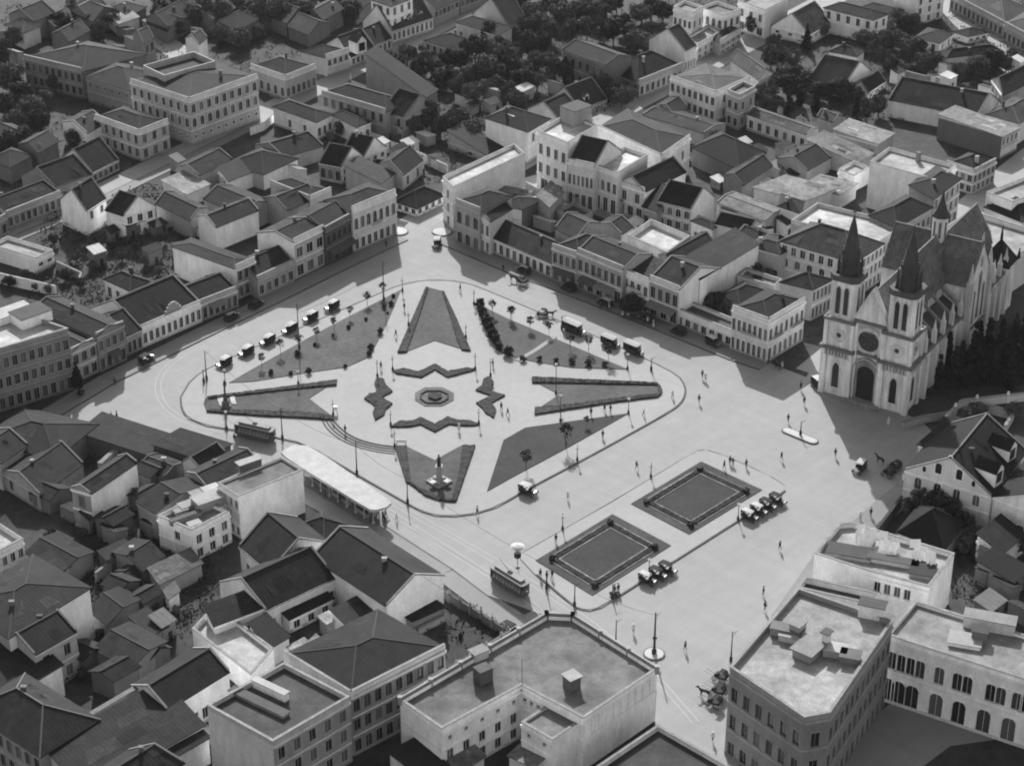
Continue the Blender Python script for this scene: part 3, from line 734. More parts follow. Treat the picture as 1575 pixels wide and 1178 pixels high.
bl('villa with dark hipped roof and pale windowed side wall, standing in trees by the street', (1035, 245), (1270, 322), (1425, 275), foot=(1252, 385), roof='hip', pitch=.42, wt=.36, rt=.03, dl='6w', dr='2w', group=G1)
bl('low villa with pale walls and wide dark roof near the upper edge', (1222, 135), (1475, 212), (1560, 165), h=5.5, roof='hip', pitch=.35, wt=.45, rt=.03, dl='4w', group=G1)
bl('gabled house with two attic windows at the upper edge', (1330, 80), (1540, 165), (1640, 100), h=5, roof='gR', pitch=.8, wt=.42, rt=.035, group=G1)
bl('long grey schoolhouse like wing with eight windows in a row', (410, 545), (792, 657), (945, 590), h=8.5, roof='hip', pitch=.4, par='L', wt=.25, rt=.03, dl='8w|.', group=G1)
bl('grey gabled house with paired windows closing the long eight windowed wing', (775, 672), (908, 712), (1120, 640), foot=(905, 850), roof='gL', pitch=.75, wt=.22, rt=.025, dl='2w|.', dr='5w|.', group=G1)
bl('long windowless grey wall with a low dark roof behind the eight windowed wing', (680, 450), (1042, 590), (1110, 545), h=4.5, roof='shR', pitch=.25, wt=.2, rt=.03, group=G1, name='shed', cat='shed')
bl('white villa with a dark roof and a shadowed arcade towards its garden', (118, 645), (380, 738), (475, 690), foot=(372, 850), roof='hip', pitch=.4, wt=.55, rt=.03, dl='2w@.2-.9', dr='3a', group=G1)
bl('white garden wing with deep eaves, joined to the arcaded villa', (470, 692), (625, 768), (708, 735), h=5, roof='hip', pitch=.35, wt=.5, rt=.03, dr='2a', group=G1)
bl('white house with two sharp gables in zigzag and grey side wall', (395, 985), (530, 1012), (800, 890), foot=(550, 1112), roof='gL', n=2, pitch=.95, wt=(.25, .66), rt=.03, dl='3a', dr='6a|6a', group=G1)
bl('low annex with pale lean-to roof in front of the zigzag gables', (555, 1050), (770, 1108), (850, 1050), h=4, roof='shR', pitch=.2, wt=.3, rt=.10, group=G1, name='shed', cat='shed')
bl('dark low house with a broad roof and a bright small gable, beside the lean-to annex', (750, 1000), (900, 1060), (1020, 965), h=4, roof='gR', pitch=.55, wt=.35, rt=.03, dr='2d', group=G1)
bl('white walled house with a dark hipped roof, standing lower than the arcaded villa', (-160, 985), (60, 1053), (265, 958), foot=(65, 1150), roof='hip', pitch=.4, wt=(.35, .62), rt=.03, group=G1)
bl('broad dark roofed house between the arcaded villa and the zigzag gables', (10, 880), (180, 950), (420, 880), h=4, roof='gR', pitch=.4, wt=.3, rt=.035, group=G1)
bl('grey house with a single small door in its blank wall, on the garden lane', (1175, 855), (1420, 945), (1510, 890), foot=(1400, 990), roof='shR', pitch=.2, wt=.28, rt=.03, dl='1d@.4-.7', group=G1)
wallr('long pale lane wall running down from the gabled house to the narrow white corner building', [(830, 855), (960, 905), (1170, 1000)], 2.4, .4, .42)
wallr('low white garden wall beside the arcaded villa', [(-20, 770), (60, 740), (120, 690)], 2.2, .4, .6)
# narrow white corner building
bl('narrow white corner building with a long blank side wall and a white roof terrace', (1142, 1066), (1205, 1130), (1640, 925), h=11.5, roof='flat', deck=.45, wt=(.42, .52), dl='1T|1T|1d', name='corner_building', cat='building')
tile(780, 0)
b = bl('tall white three storey corner block with a small mansard on its roof terrace', (182, 788), (365, 862), (548, 755), foot=(362, 1229), roof='flat', deck=.5, wt=.55, dl='4t|4t|2P', name='corner_block', cat='building')
hut(b, (415, 735), b['hh'] - .9, 6, 5, 4, .75, .3, .05, 'mansard')
bl('pale shop wing with a dark gabled roof joining the tall white corner block', (367, 955), (525, 990), (690, 890), foot=(523, 1285), roof='gL', pitch=.75, par='L', wt=.42, rt=.03, dl='6t|4P', dr='', name='shop_building', cat='building', coping=True)
bl('pale shop wing with a white terrace roof beside the dark gabled wing', (528, 990), (668, 1042), (850, 935), foot=(665, 1312), roof='flat', deck=.5, wt=.44, dl='4t|3P', name='shop_building', cat='building')
bl('white gabled house with two arched windows next to the white terrace roof', (670, 1085), (828, 1135), (1080, 1012), foot=(818, 1338), roof='gR', pitch=.7, par='L', wt=(.42, .62), rt=.03, dl='2t|3D', group=G3)
bl('long building with a high white blank flank and dark skylit roofs behind the corner block', (548, 755), (932, 935), (1108, 812), h=11, roof='hip', pitch=.25, par='LR', wt=.52, rt=.04, dr='2a|2D', name='hall', cat='building', group=G1)
b = bl('white walled house with a dark roof carrying a bright skylight, behind the narrow corner building', (-130, 712), (125, 795), (258, 718), h=8.5, roof='hip', pitch=.45, wt=.5, rt=.028, dr='2w|.', group=G1)
hut(b, (25, 690), 9.6, 2.4, 4.5, .25, .75, .7, .8, 'skylight')
b = bl('street house with a grey slate roof and one small dormer', (250, 600), (438, 662), (602, 598), foot=(478, 705), roof='gR', pitch=.85, wt=.38, rt=.065, dr='8w', group=G1)
dormer(b, (480, 605), b['hh'] + 1.2, 1.7, 2, 1.8, -.85, .4, .05)
bl('dark roofed house just below the slate roof with the dormer', (125, 660), (310, 725), (440, 665), h=5, roof='gR', pitch=.6, wt=.35, rt=.03, dr='3w', group=G1)
bl('L-shaped street corner house with dark tiled roof and tall framed windows', (600, 400), (800, 482), (1062, 378), foot=(792, 595), roof='hip', pitch=.6, wt=(.16, .33), rt=.028, dl='4w|.', dr='8w', group=G1, par='R')
bl('long dark walled two storey wing with small windows, set in the trees', (335, 300), (595, 395), (750, 345), h=9, roof='gL', pitch=.35, wt=.12, rt=.045, dl='6w|6w', group=G1)
bl('house with a tall white gable end wall on the street up the hill', (860, 240), (1075, 312), (1142, 278), h=6.5, roof='gR', pitch=.7, wt=.52, rt=.06, dr='4w', group=G1)
bl('pale flat topped two storey street house next to the tall white gable', (1080, 225), (1150, 268), (1288, 190), foot=(1165, 372), roof='flat', deck=.3, wt=.42, dr='4w|4d', group=G1)
bl('small pale street house beyond the flat topped one', (1220, 205), (1292, 240), (1415, 165), foot=(1300, 342), roof='hip', pitch=.3, par='R', wt=.38, rt=.04, dr='4w|4d', group=G1)
bl('ornate pale villa wing with dark window bays near the upper edge', (1005, 40), (1120, 75), (1185, 38), h=11, roof='flat', deck=.2, wt=.45, dl='4w|4w', dr='2w|.', group=G1)
bl('ornate pale villa with round topped windows and a terrace hedge near the upper edge', (1160, 45), (1305, 92), (1412, 55), h=9, roof='flat', deck=.15, wt=.5, dl='4a|4a', dr='3a|.', group=G1)
bl('pale broad house cut by the upper edge beyond the ornate villa', (1395, 5), (1560, 60), (1700, -10), h=9, roof='flat', deck=.3, wt=.5, dl='3w|3g', group=G1)
bl('big square two storey building with a mottled grey roof and two even rows of windows', (985, 455), (1262, 552), (1475, 460), foot=(1250, 745), roof='hip', pitch=.12, par='LR', wt=.46, rt=.14, dl='8w|8w', dr='2w|2w', name='square_building', cat='building', group=G1)
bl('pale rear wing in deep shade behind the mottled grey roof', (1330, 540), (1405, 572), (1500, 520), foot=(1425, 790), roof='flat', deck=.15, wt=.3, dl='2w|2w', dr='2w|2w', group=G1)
bl('house with a pale sloping roof beside the street, past the mottled roof', (1350, 360), (1520, 480), (1600, 440), h=6, roof='gL', pitch=.6, wt=.4, rt=.15, dr='3w', group=G1)
bl('low mottled roofs of a workshop yard below the big square building', (820, 695), (1190, 805), (1320, 752), h=4, roof='gL', pitch=.2, wt=.3, rt=.05, group=G1, name='workshop', cat='shed')
bl('dark roofed low building with a pale verge between the workshop yard and the tall hall', (900, 640), (1010, 700), (1090, 650), h=4, roof='gR', pitch=.4, wt=.3, rt=.025, group=G1, name='shed', cat='shed')
bl('wide sunken dark roof complex behind the gabled shop house', (1120, 890), (1400, 1020), (1560, 920), h=5, roof='hip', pitch=.5, wt=.15, rt=.022, group=G1, name='warehouse', cat='warehouse')
bl('dark warehouse roof with a long ridge running towards the cathedral quarter', (1310, 1060), (1420, 1120), (1600, 1000), h=5, roof='gR', pitch=.45, wt=.2, rt=.03, group=G1, name='warehouse', cat='warehouse')
# ---- upper right
tile(1175, 0)
bl('white gabled house with a pale grey roof above the garden trees', (45, 160), (275, 212), (412, 135), foot=(290, 275), roof='gR', pitch=.8, wt=.6, rt=.12, dl='3w|2w', dr='5w|.', group=G1)
bl('white villa with cut corner and dark hipped roof, beside the pale grey gable', (365, 48), (660, 122), (748, 88), foot=(672, 268), roof='hip', pitch=.4, wt=.62, rt=.03, dl='5w|.', dr='2w|.', group=G1)
bl('white house with a flat dark roof behind the cut corner villa', (600, 40), (812, 95), (842, 62), foot=(830, 172), roof='hip', pitch=.3, wt=.55, rt=.03, dr='1w', dl='2w', group=G1)
bl('tall pale building with shaded windows cut by the upper edge beside the bright cross street', (790, -70), (925, -30), (1095, -75), foot=(912, 160), roof='flat', deck=.2, wt=.45, dr='3w|3w|3w', group=G1, name='tall_building', cat='building')
bl('long row of grey street houses with narrow windows along the bright cross street', (1130, -40), (1448, 128), (1600, 30), foot=(1440, 232), roof='hip', pitch=.35, par='L', wt=.22, rt=.10, dl='12w', group=G1, name='row_house')
bl('grey row house continuing along the bright cross street at the picture edge', (1452, 130), (1700, 262), (1850, 170), h=6, roof='hip', pitch=.35, par='L', wt=.24, rt=.10, dl='9w', group=G1, name='row_house')
bl('white house with small dark hipped roof beside dense shrubs', (915, 225), (1062, 262), (1140, 205), foot=(1055, 335), roof='hip', pitch=.3, wt=.5, rt=.03, dl='2w', dr='2w', group=G1)
bl('white long villa with four arched windows facing the dark garden', (1058, 312), (1105, 350), (1440, 312), foot=(1100, 450), roof='hip', pitch=.45, wt=.52, rt=.025, dr='6a', group=G1)
bl('small white house with dark roof beside the bright cross street', (1140, 192), (1235, 222), (1352, 196), foot=(1240, 265), roof='hip', pitch=.35, wt=.5, rt=.025, dr='3w', group=G1)
bl('house with a pale shingled roof and white double windowed gable in the middle of gardens', (275, 470), (490, 515), (655, 435), foot=(500, 592), roof='gL', pitch=.7, wt=(.4, .6), rt=.10, dr='4w', group=G1)
bl('small white gabled house with three windows at the garden path', (530, 535), (628, 565), (735, 492), foot=(645, 608), roof='gR', pitch=.9, wt=.66, rt=.025, dr='3w', group=G1)
bl('small dark roofed cottage behind the pale shingled roof', (395, 310), (560, 342), (605, 305), h=5, roof='hip', pitch=.45, wt=.5, rt=.04, dl='3w', group=G1)
bl('long shed with a wide dark grey roof spotted with pale patches', (755, 600), (1285, 705), (1420, 610), h=5, roof='gL', pitch=.6, wt=.45, rt=.06, group=G1, name='shed', cat='shed')
bl('shed with a glaring white roof and small dark openings', (420, 800), (690, 872), (785, 808), h=4.5, roof='shR', pitch=.06, wt=.35, rt=.42, dl='4s', group=G1, name='shed', cat='shed', coping=False)
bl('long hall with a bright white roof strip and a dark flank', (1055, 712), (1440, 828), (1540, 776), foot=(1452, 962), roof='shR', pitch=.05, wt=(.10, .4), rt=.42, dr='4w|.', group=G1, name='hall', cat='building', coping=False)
b = bl('large white block with a wide pale flat roof, dark stairwell slot and one chimney', (640, 975), (1050, 1088), (1163, 998), h=12, roof='flat', deck=.36, wt=.62, dr='3w|3w|3w', group=G1, name='white_block', cat='building')
hut(b, (930, 975), 11.1, .9, .9, 2.2, .7, .2, .1, 'chimney'); hut(b, (760, 1035), 8.5, 2.2, 2.2, 2.0, .7, .12, .1, 'stairwell')
bl('corner house with dark hipped roof and ornate grey front below the white roofed hall', (1105, 970), (1270, 1025), (1405, 955), foot=(1215, 1178), roof='hip', pitch=.45, wt=.3, rt=.025, dl='4w|4w', dr='5w|5w', par='LR', group=G1)
bl('brick house with a small pale window wall at the picture edge', (1378, 485), (1440, 575), (1600, 500), h=7, roof='gR', pitch=.5, wt=.3, rt=.035, dl='3w|.', group=G1)
bl('pale roofed house with round corner at the picture edge below the brick house', (1345, 690), (1540, 745), (1700, 640), h=6, roof='hip', pitch=.4, wt=.45, rt=.09, group=G1)
bl('long low house with a pale worn roof and shaded porch posts', (-100, 690), (260, 815), (330, 778), h=4.5, roof='gL', pitch=.3, wt=.42, rt=.15, dl='7w', group=G1)
bl('small grey roofed hut between the porch house and the dark cypress trees', (320, 705), (420, 740), (475, 700), h=4, roof='gL', pitch=.4, wt=.3, rt=.10, group=G1, name='hut', cat='shed')
bl('low white roofed sheds beside the white block, nearer the square', (235, 1140), (455, 1178), (560, 1110), h=4, roof='shR', pitch=.08, wt=.4, rt=.55, group=G1, name='shed', cat='shed', coping=False)
bl('dark low roof with pale verge between the white sheds and the porch house', (80, 960), (260, 1030), (400, 950), h=4, roof='gR', pitch=.4, wt=.3, rt=.03, group=G1, name='shed', cat='shed')
bl('small white hut with a pale flat roof in the yard beside the white block', (450, 1020), (545, 1060), (640, 1010), h=4.5, roof='flat', deck=.4, wt=.6, dl='1d', group=G1, name='hut', cat='shed')
bl('pale tin roofs of a yard workshop between the porch house and the white block', (260, 880), (560, 985), (660, 930), h=4, roof='shR', pitch=.1, wt=.35, rt=.4, group=G1, name='workshop', cat='shed', coping=False)
wallr('grey garden wall crossing the gardens near the long villa', [(780, 410), (930, 450), (1080, 480)], 1.8, .35, .3)
wallr('pale yard wall stepping along below the glaring white shed', [(250, 830), (480, 900), (680, 955)], 2.0, .35, .4)
# ---- the block along the shaded side of the square
tile(0, 290)
bl('white house with a bright blank flank facing the street corner and dark roof', (365, 68), (520, 138), (640, 60), foot=(525, 290), roof='gR', pitch=.8, wt=.62, rt=.03, dr='2w|.', group=G3)
bl('white gabled house with three windows looking over the yard, twin of the bright blank flank', (638, 125), (750, 160), (935, 108), foot=(747, 305), roof='gL', pitch=.9, wt=.6, rt=.03, dr='3w|.', group=G3)
b = bl('flat roofed pale modern house with terrace and small loggia at the picture edge', (-60, 335), (215, 418), (320, 368), foot=(222, 515), roof='flat', deck=.35, wt=.5, dr='2w|.', group=G3)
wallr('long white garden wall below the flat roofed modern house', [(-40, 505), (335, 590)], 2.4, .4, .55)
bl('dim street house with a long dark roof, first past the flat roofed modern house', (-160, 85), (38, 138), (365, 12), foot=(52, 255), roof='gR', pitch=.5, wt=.24, rt=.05, dr='9w', group=G3, par='R')
bl('dim street house at the picture edge with a plain parapet', (-300, 180), (-120, 235), (35, 150), h=5.5, roof='gR', pitch=.5, wt=.2, rt=.05, dr='4w', par='R', group=G3)
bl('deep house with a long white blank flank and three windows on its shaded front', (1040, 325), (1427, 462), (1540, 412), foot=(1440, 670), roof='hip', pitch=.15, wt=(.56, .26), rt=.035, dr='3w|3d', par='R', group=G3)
bl('low shop house with wide dark doorways and a dark ridged roof', (1020, 592), (1215, 672), (1432, 588), foot=(1225, 800), roof='gR', pitch=.5, wt=.3, rt=.04, dr='6D', par='R', awn=(('R', .15, .55),), group=G3)
b = bl('long white single storey hall with eight arched windows and a curved pediment', (540, 700), (852, 828), (1212, 672), foot=(872, 962), roof='gR', pitch=.55, wt=.58, rt=.032, dr='10a', par='R', group=G3, name='hall', cat='building', capt=.05)
hz = b['hh']; m = MB(); A = un2((1000, 760), hz); Bv = un2((1095, 720), hz); o = b.location; dd = (Bv - A); nn = Vector((-dd.y, dd.x)).normalized() * .3
for i in range(8):
    f0, f1 = i / 8, (i + 1) / 8; hh_ = math.sin(math.pi * (f0 + f1) / 2) * 1.9 + .25
    p, q = A + dd * f0 - Vector(o[:2]), A + dd * f1 - Vector(o[:2]); m.prism([p, q, q + nn, p + nn], hz - .1, hz + hh_)
m.build('pediment', mat('wall', .34), b)
bl('narrow low house with one dark dormer beside the white hall', (560, 790), (760, 888), (852, 845), foot=(772, 1010), roof='gR', pitch=.5, wt=.3, rt=.035, dr='3d', group=G3)
bl('dark grey two storey shop house with a notched parapet', (200, 700), (580, 872), (745, 798), foot=(600, 1110), roof='gL', pitch=.35, wt=.2, rt=.04, dr='4w|4d', par='R', group=G3, capt=.06, awn=(('R', .3, .7),))
bl('light grey two storey shop house with three arched windows by the big dim building', (60, 800), (425, 968), (578, 895), foot=(452, 1178), roof='gL', pitch=.3, wt=.33, rt=.04, dr='3a|3d', par='R', group=G3, capt=.08)
b = bl('big dim three storey corner building with white roof terraces at the picture edge', (-520, 880), (-160, 1010), (412, 842), h=14, roof='flat', deck=.5, wt=.17, dr='11w|11w|11d', name='corner_building', cat='building')
hut(b, (190, 800), 13.1, 7, 5, 2.2, .75, .6, .05, 'roof_hut'); hut(b, (60, 780), 13.1, 9, 4, 1.5, .75, .62, .5, 'terrace_wall')
# yard houses behind that row
bl('small white yard house with dark hipped roof behind the white hall', (630, 545), (785, 615), (905, 560), h=4.5, roof='hip', pitch=.5, wt=.5, rt=.04, dl='3d', group=G3)
bl('white walled long yard house high on the block, seen beyond the dark garden', (1195, 170), (1300, 235), (1560, 130), h=6, roof='gR', pitch=.4, wt=.5, rt=.035, group=G3)
bl('dark broad roof over a rear wing behind the deep white flanked house', (1230, 60), (1470, 160), (1640, 80), h=5, roof='gL', pitch=.35, wt=.3, rt=.035, group=G3)
bl('dark roofed back house with a pale eave line, middle of the block', (940, 90), (1150, 190), (1260, 120), h=5, roof='gL', pitch=.4, wt=.25, rt=.03, group=G3)
wallr('pale party wall stretching over the dark garden of the block', [(1050, 175), (1200, 240), (1320, 290)], 2.2, .35, .45)
wallr('low ruined yard wall between the flat roofed house and the dark garden', [(340, 440), (490, 510), (480, 540)], 2.0, .35, .3)
tile(0, 0)
bl('small pale pergola-like shed with white slatted sides in the garden block', (1320, 1040), (1385, 1095), (1571, 1020), h=4, roof='shR', pitch=.2, wt=.6, rt=.05, dl='1d', group=G3, name='shed', cat='shed')
bl('bright patchy white roof beside the street corner garden', (985, 1120), (1130, 1175), (1265, 1115), h=3.5, roof='shR', pitch=.15, wt=.5, rt=.5, group=G3, name='shed', cat='shed', coping=False)
bl('dark roofed house hugging the street side above the patchy white roof', (1060, 1010), (1200, 1060), (1400, 960), h=5, roof='gR', pitch=.4, wt=.3, rt=.035, group=G3)
tile(390, 290)
bl('low house with four framed panels on its front, past the deep white flanked house', (-150, 440), (22, 530), (242, 428), foot=(30, 668), roof='gR', pitch=.5, wt=.27, rt=.04, dr='5w', par='R', group=G3)
bl('two storey house with an attic row, white blank flank and three paired windows', (20, 245), (243, 305), (425, 218), foot=(256, 548), roof='gR', pitch=.3, wt=(.5, .36), rt=.035, dr='3g|3D', par='R', group=G3)
bl('dark fronted two storey house between the attic house and the arcaded corner', (230, 150), (432, 232), (596, 142), foot=(440, 470), roof='gR', pitch=.35, wt=.07, rt=.03, dr='5w|4P', par='R', awn=(('R', .05, .95),), group=G3)
bl('pale two storey corner building with seven arched windows and a pierced parapet', (430, 40), (597, 108), (860, 2), foot=(606, 385), roof='hip', pitch=.3, wt=.42, rt=.03, dr='7T|7d', par='R', pp=1.3, balc=(('R', .4, .6, 5.2),), group=G3, name='corner_building', cat='building')
bl('little corner cottage with white walls and dark hipped roof at the street mouth', (862, 72), (985, 112), (1142, 35), foot=(982, 172), roof='hip', pitch=.6, wt=.5, rt=.025, dl='3w', dr='4w', group=G3, ov=.6)
bl('dark roofed back house with pale parapet behind the arcaded corner', (100, -50), (340, 45), (470, -10), h=7.5, roof='hip', pitch=.3, par='LR', wt=.32, rt=.03, group=G3)
bl('dark yard roofs behind the dark fronted house', (60, 60), (200, 130), (400, 50), h=6, roof='gR', pitch=.4, wt=.25, rt=.03, group=G3)
bl('grey two storey house with three arched windows beside the narrow white corner building', (1218, 58), (1365, 115), (1560, 25), foot=(1368, 385), roof='hip', pitch=.35, wt=.28, rt=.025, dl='3T|3A', par='L', group=G3)
bl('narrow stone flanked two storey house with two windows next to the grey arched one', (1366, 168), (1427, 200), (1560, 120), foot=(1432, 405), roof='gR', pitch=.5, wt=(.4, .42), rt=.025, dl='2t|2d', group=G3)
# ---- long row across the square
tile(780, 290)
bl('long low single storey row with plain doors and a dark tiled roof', (-95, 290), (268, 448), (420, 365), foot=(270, 545), roof='gL', pitch=.55, wt=.45, rt=.038, dl='9d', group=G3, coping=False, name='row_house')
bl('two storey shop with four arched windows above a dark shop front', (272, 332), (422, 382), (610, 290), foot=(424, 606), roof='hip', pitch=.45, wt=.3, rt=.042, dl='4a|3P', par='L', awn=(('L', .05, .95),), group=G3, name='shop_building', cat='building')
bl('broad two storey department front with a wavy parapet and wide awnings', (425, 358), (698, 470), (880, 375), foot=(690, 718), roof='gL', pitch=.35, wt=.3, rt=.038, dl='7t|5P', par='L', awn=(('L', .12, .45), ('L', .5, .85)), balc=(('L', .42, .58, 5.2),), group=G3, name='shop_building', cat='building')
bl('narrow white fronted house with four tall windows and balconies in the row', (700, 478), (858, 548), (1010, 470), foot=(857, 765), roof='shL', pitch=.12, wt=.5, rt=.04, dl='4t|4A', par='L', group=G3, balc=(('L', .25, .75, 5.0),))
bl('two storey shop with a notched parapet and a dark gabled roof edged in white', (862, 522), (1040, 592), (1292, 462), foot=(1028, 835), roof='gL', pitch=.4, wt=(.3, .48), rt=.028, dl='4t|3P', dr='', par='L', awn=(('L', .05, .95),), group=G3, name='shop_building', cat='building')
bl('low single storey row with six doors under a pale parapet beside a dark yard', (1022, 718), (1362, 858), (1440, 812), foot=(1358, 962), roof='flat', deck=.06, wt=.42, dl='7d', group=G3, name='row_house')
bl('high white blank rear wall rising behind the dark yard', (1020, 470), (1165, 548), (1520, 335), h=9, roof='shR', pitch=.1, wt=(.3, .55), rt=.035, group=G3)
bl('pale walled roof terrace with a white floor amid the dark roofs of the row', (728, 280), (965, 385), (1105, 285), h=7.5, roof='flat', deck=.5, wt=.5, group=G3, name='terrace_house', pd=1.4)
bl('dark gabled rear wing beside the white floored terrace', (915, 405), (985, 455), (1240, 315), h=6.5, roof='gR', pitch=.45, wt=.25, rt=.025, group=G3)
bl('dark roof with pale verge behind the broad department front', (555, 215), (690, 275), (760, 230), h=6, roof='gR', pitch=.4, wt=.35, rt=.03, group=G3)
bl('grey tiled back roof rising over the two storey shop', (290, 240), (420, 300), (560, 210), h=8, roof='gL', pitch=.4, wt=.3, rt=.045, group=G3)
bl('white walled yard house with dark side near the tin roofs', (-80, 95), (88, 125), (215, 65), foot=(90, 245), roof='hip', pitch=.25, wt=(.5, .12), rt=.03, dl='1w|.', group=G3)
bl('pale tin roofed sheds behind the grey arched house', (-100, 60), (60, 85), (150, 20), h=5, roof='shR', pitch=.05, wt=.4, rt=.4, group=G3, name='shed', cat='shed', coping=False)
bl('tin roofed storehouse with pale boards next to the back street', (180, 55), (255, 110), (340, 25), h=6, roof='shR', pitch=.08, wt=.3, rt=.3, group=G3, name='storehouse', cat='shed', coping=False)
bl('dark low yard building between the two back streets roofs', (300, 130), (420, 190), (520, 140), h=4, roof='flat', deck=.05, wt=.25, group=G3, name='shed', cat='shed')
bl('dark roofed street house with white gable and four windows across the back street', (908, 75), (1112, 125), (1252, 50), foot=(1110, 275), roof='gL', pitch=.8, wt=(.36, .5), rt=.03, dl='4a|4D', group=G3)
bl('dark gap building between the gabled white house and the four windowed house', (820, 110), (905, 140), (1010, 60), h=5, roof='shL', pitch=.3, wt=.25, rt=.025, dl='2D', group=G3)
bl('yard of pale patched tin roofs behind the four windowed house', (1270, 85), (1560, 195), (1660, 130), h=4.5, roof='gL', pitch=.15, wt=.35, rt=.3, group=G3, name='workshop', cat='shed')
bl('small gabled house with one attic window below the patched tin roofs', (1255, 205), (1468, 255), (1535, 212), h=6.5, roof='gL', pitch=.7, wt=.4, rt=.035, dr='1w', group=G3)
bl('pale walled low house with a dark roof patch, on the back street corner', (1115, 195), (1240, 245), (1285, 215), h=5.5, roof='hip', pitch=.3, wt=.42, rt=.025, dl='2w', group=G3)
bl('dark roofed wing with pale long eave running to the cathedral street', (1370, 290), (1515, 345), (1640, 285), h=6, roof='gL', pitch=.4, wt=.36, rt=.03, dl='3w', group=G3)
bl('grey roofed rear hall behind the arcade corner, one of the dim roofs', (1290, 640), (1400, 690), (1540, 610), h=5, roof='hip', pitch=.4, wt=.3, rt=.03, group=G3)
tile(1175, 290)
bl('corner building with arched ground floor, upper balconies and a dark hipped roof', (-191, 705), (32, 785), (252, 655), foot=(30, 1052), roof='hip', pitch=.35, wt=.4, rt=.028, dl='7t|7A', dr='7t|7A', par='LR', balc=(('L', .3, .75, 5.4), ('R', .1, .35, 5.4), ('R', .6, .9, 5.4)), group=G3, name='corner_building', cat='building')
bl('street house with a mottled hipped roof next to the arcaded corner building', (102, 562), (295, 608), (412, 548), foot=(300, 800), roof='hip', pitch=.5, wt=.33, rt=.055, dr='5w|5D', group=G3)
bl('tall pale house with round attic windows and a broad grey hipped roof', (100, 315), (545, 445), (722, 330), foot=(520, 680), roof='hip', pitch=.55, wt=.4, rt=.11, dl='8w|6a|.', dr='7w|7w|7d', group=G3, name='tall_house')
bl('pale building with a white flat roof and two dark skylights on the cathedral street', (165, 190), (700, 322), (852, 212), foot=(690, 560), roof='flat', deck=.5, wt=.36, dr='7w|7w|7d', group=G3)
bl('dark domed roof house on the cathedral street', (640, 160), (800, 235), (1015, 112), h=10, roof='hip', pitch=.5, wt=.28, rt=.03, dr='7w|7w', group=G3)
bl('narrow grey wing with big arched openings before the tall pale house', (-110, 340), (95, 395), (200, 345), h=7.5, roof='hip', pitch=.3, wt=.34, rt=.04, dl='5T', group=G3)
bl('low yard roof with a tarnished tin surface before the narrow grey wing', (-160, 520), (60, 590), (110, 545), h=5, roof='flat', deck=.3, wt=.4, group=G3, name='shed', cat='shed')
bl('pale wall house with dark small roof box among the white patched roofs', (90, 105), (220, 150), (240, 80), h=6, roof='hip', pitch=.4, wt=.5, rt=.03, dl='4d', group=G3)
bl('bright white patched roof strip along the upper cathedral street', (-60, 10), (250, 75), (440, 0), h=5, roof='shR', pitch=.05, wt=.45, rt=.5, group=G3, name='shed', cat='shed', coping=False)
bl('big pale flat roofed building with dark parapet behind the cathedral', (1030, 268), (1500, 420), (1720, 275), h=9, roof='flat', deck=.36, wt=.42, dl='8w|8d', group=G1, name='flat_building', cat='building', pd=1.3)
bl('dark hipped roof house at the picture edge above the flat roofed building', (1335, 110), (1560, 200), (1700, 110), h=8, roof='hip', pitch=.4, wt=.4, rt=.028, group=G1)
bl('white walled block at the picture edge with one slanting parapet', (1345, 20), (1500, 80), (1750, -20), h=11, roof='flat', deck=.3, wt=.52, group=G1)
bl('grey dark house with pale front beside the dome roof, deeper in the street', (880, -20), (1030, 60), (1190, -60), h=11, roof='hip', pitch=.35, wt=.3, rt=.03, dr='5w|5w|5d', group=G1)
# ---- dim block below the square
tile(0, 580)
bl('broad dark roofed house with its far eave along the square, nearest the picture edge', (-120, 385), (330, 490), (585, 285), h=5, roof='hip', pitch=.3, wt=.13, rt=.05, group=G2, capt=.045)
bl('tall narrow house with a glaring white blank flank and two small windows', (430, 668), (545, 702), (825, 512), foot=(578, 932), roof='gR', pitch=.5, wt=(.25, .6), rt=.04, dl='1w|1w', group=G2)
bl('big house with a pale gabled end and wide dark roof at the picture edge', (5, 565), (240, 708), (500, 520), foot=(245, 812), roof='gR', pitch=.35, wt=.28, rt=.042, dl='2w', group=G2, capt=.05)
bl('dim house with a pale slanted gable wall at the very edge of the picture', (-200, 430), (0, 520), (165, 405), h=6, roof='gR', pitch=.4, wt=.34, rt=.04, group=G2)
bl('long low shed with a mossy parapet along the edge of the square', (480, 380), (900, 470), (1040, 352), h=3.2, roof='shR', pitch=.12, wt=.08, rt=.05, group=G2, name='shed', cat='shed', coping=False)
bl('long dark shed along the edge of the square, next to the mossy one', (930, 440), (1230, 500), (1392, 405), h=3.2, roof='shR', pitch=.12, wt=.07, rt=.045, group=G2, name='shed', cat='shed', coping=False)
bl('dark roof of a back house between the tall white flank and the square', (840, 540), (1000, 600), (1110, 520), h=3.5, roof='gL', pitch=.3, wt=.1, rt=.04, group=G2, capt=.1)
wallr('pale thick yard wall reaching up to the square edge', [(600, 522), (800, 342)], 3.0, .8, .3, group='garden walls')
wallr('thin yard wall in the dark court behind the tall white flank', [(680, 520), (830, 405)], 2.2, .3, .2)
tile(180, 640, 5.123)
bl('long dark roofed wing with a grey end wall of two small windows', (160, 675), (300, 760), (690, 565), h=6, roof='gL', pitch=.25, wt=.26, rt=.035, dl='2s', group=G2, capt=.06, coping=False)
bl('dark roofed wing with pale verges ending at the tram street', (545, 445), (698, 550), (1110, 352), h=6, roof='gR', pitch=.35, wt=.36, rt=.035, group=G2)
bl('small gabled roof with one pale triangular end beside the dark wing', (520, 360), (640, 400), (850, 280), h=5, roof='gR', pitch=.8, wt=.42, rt=.035, group=G2)
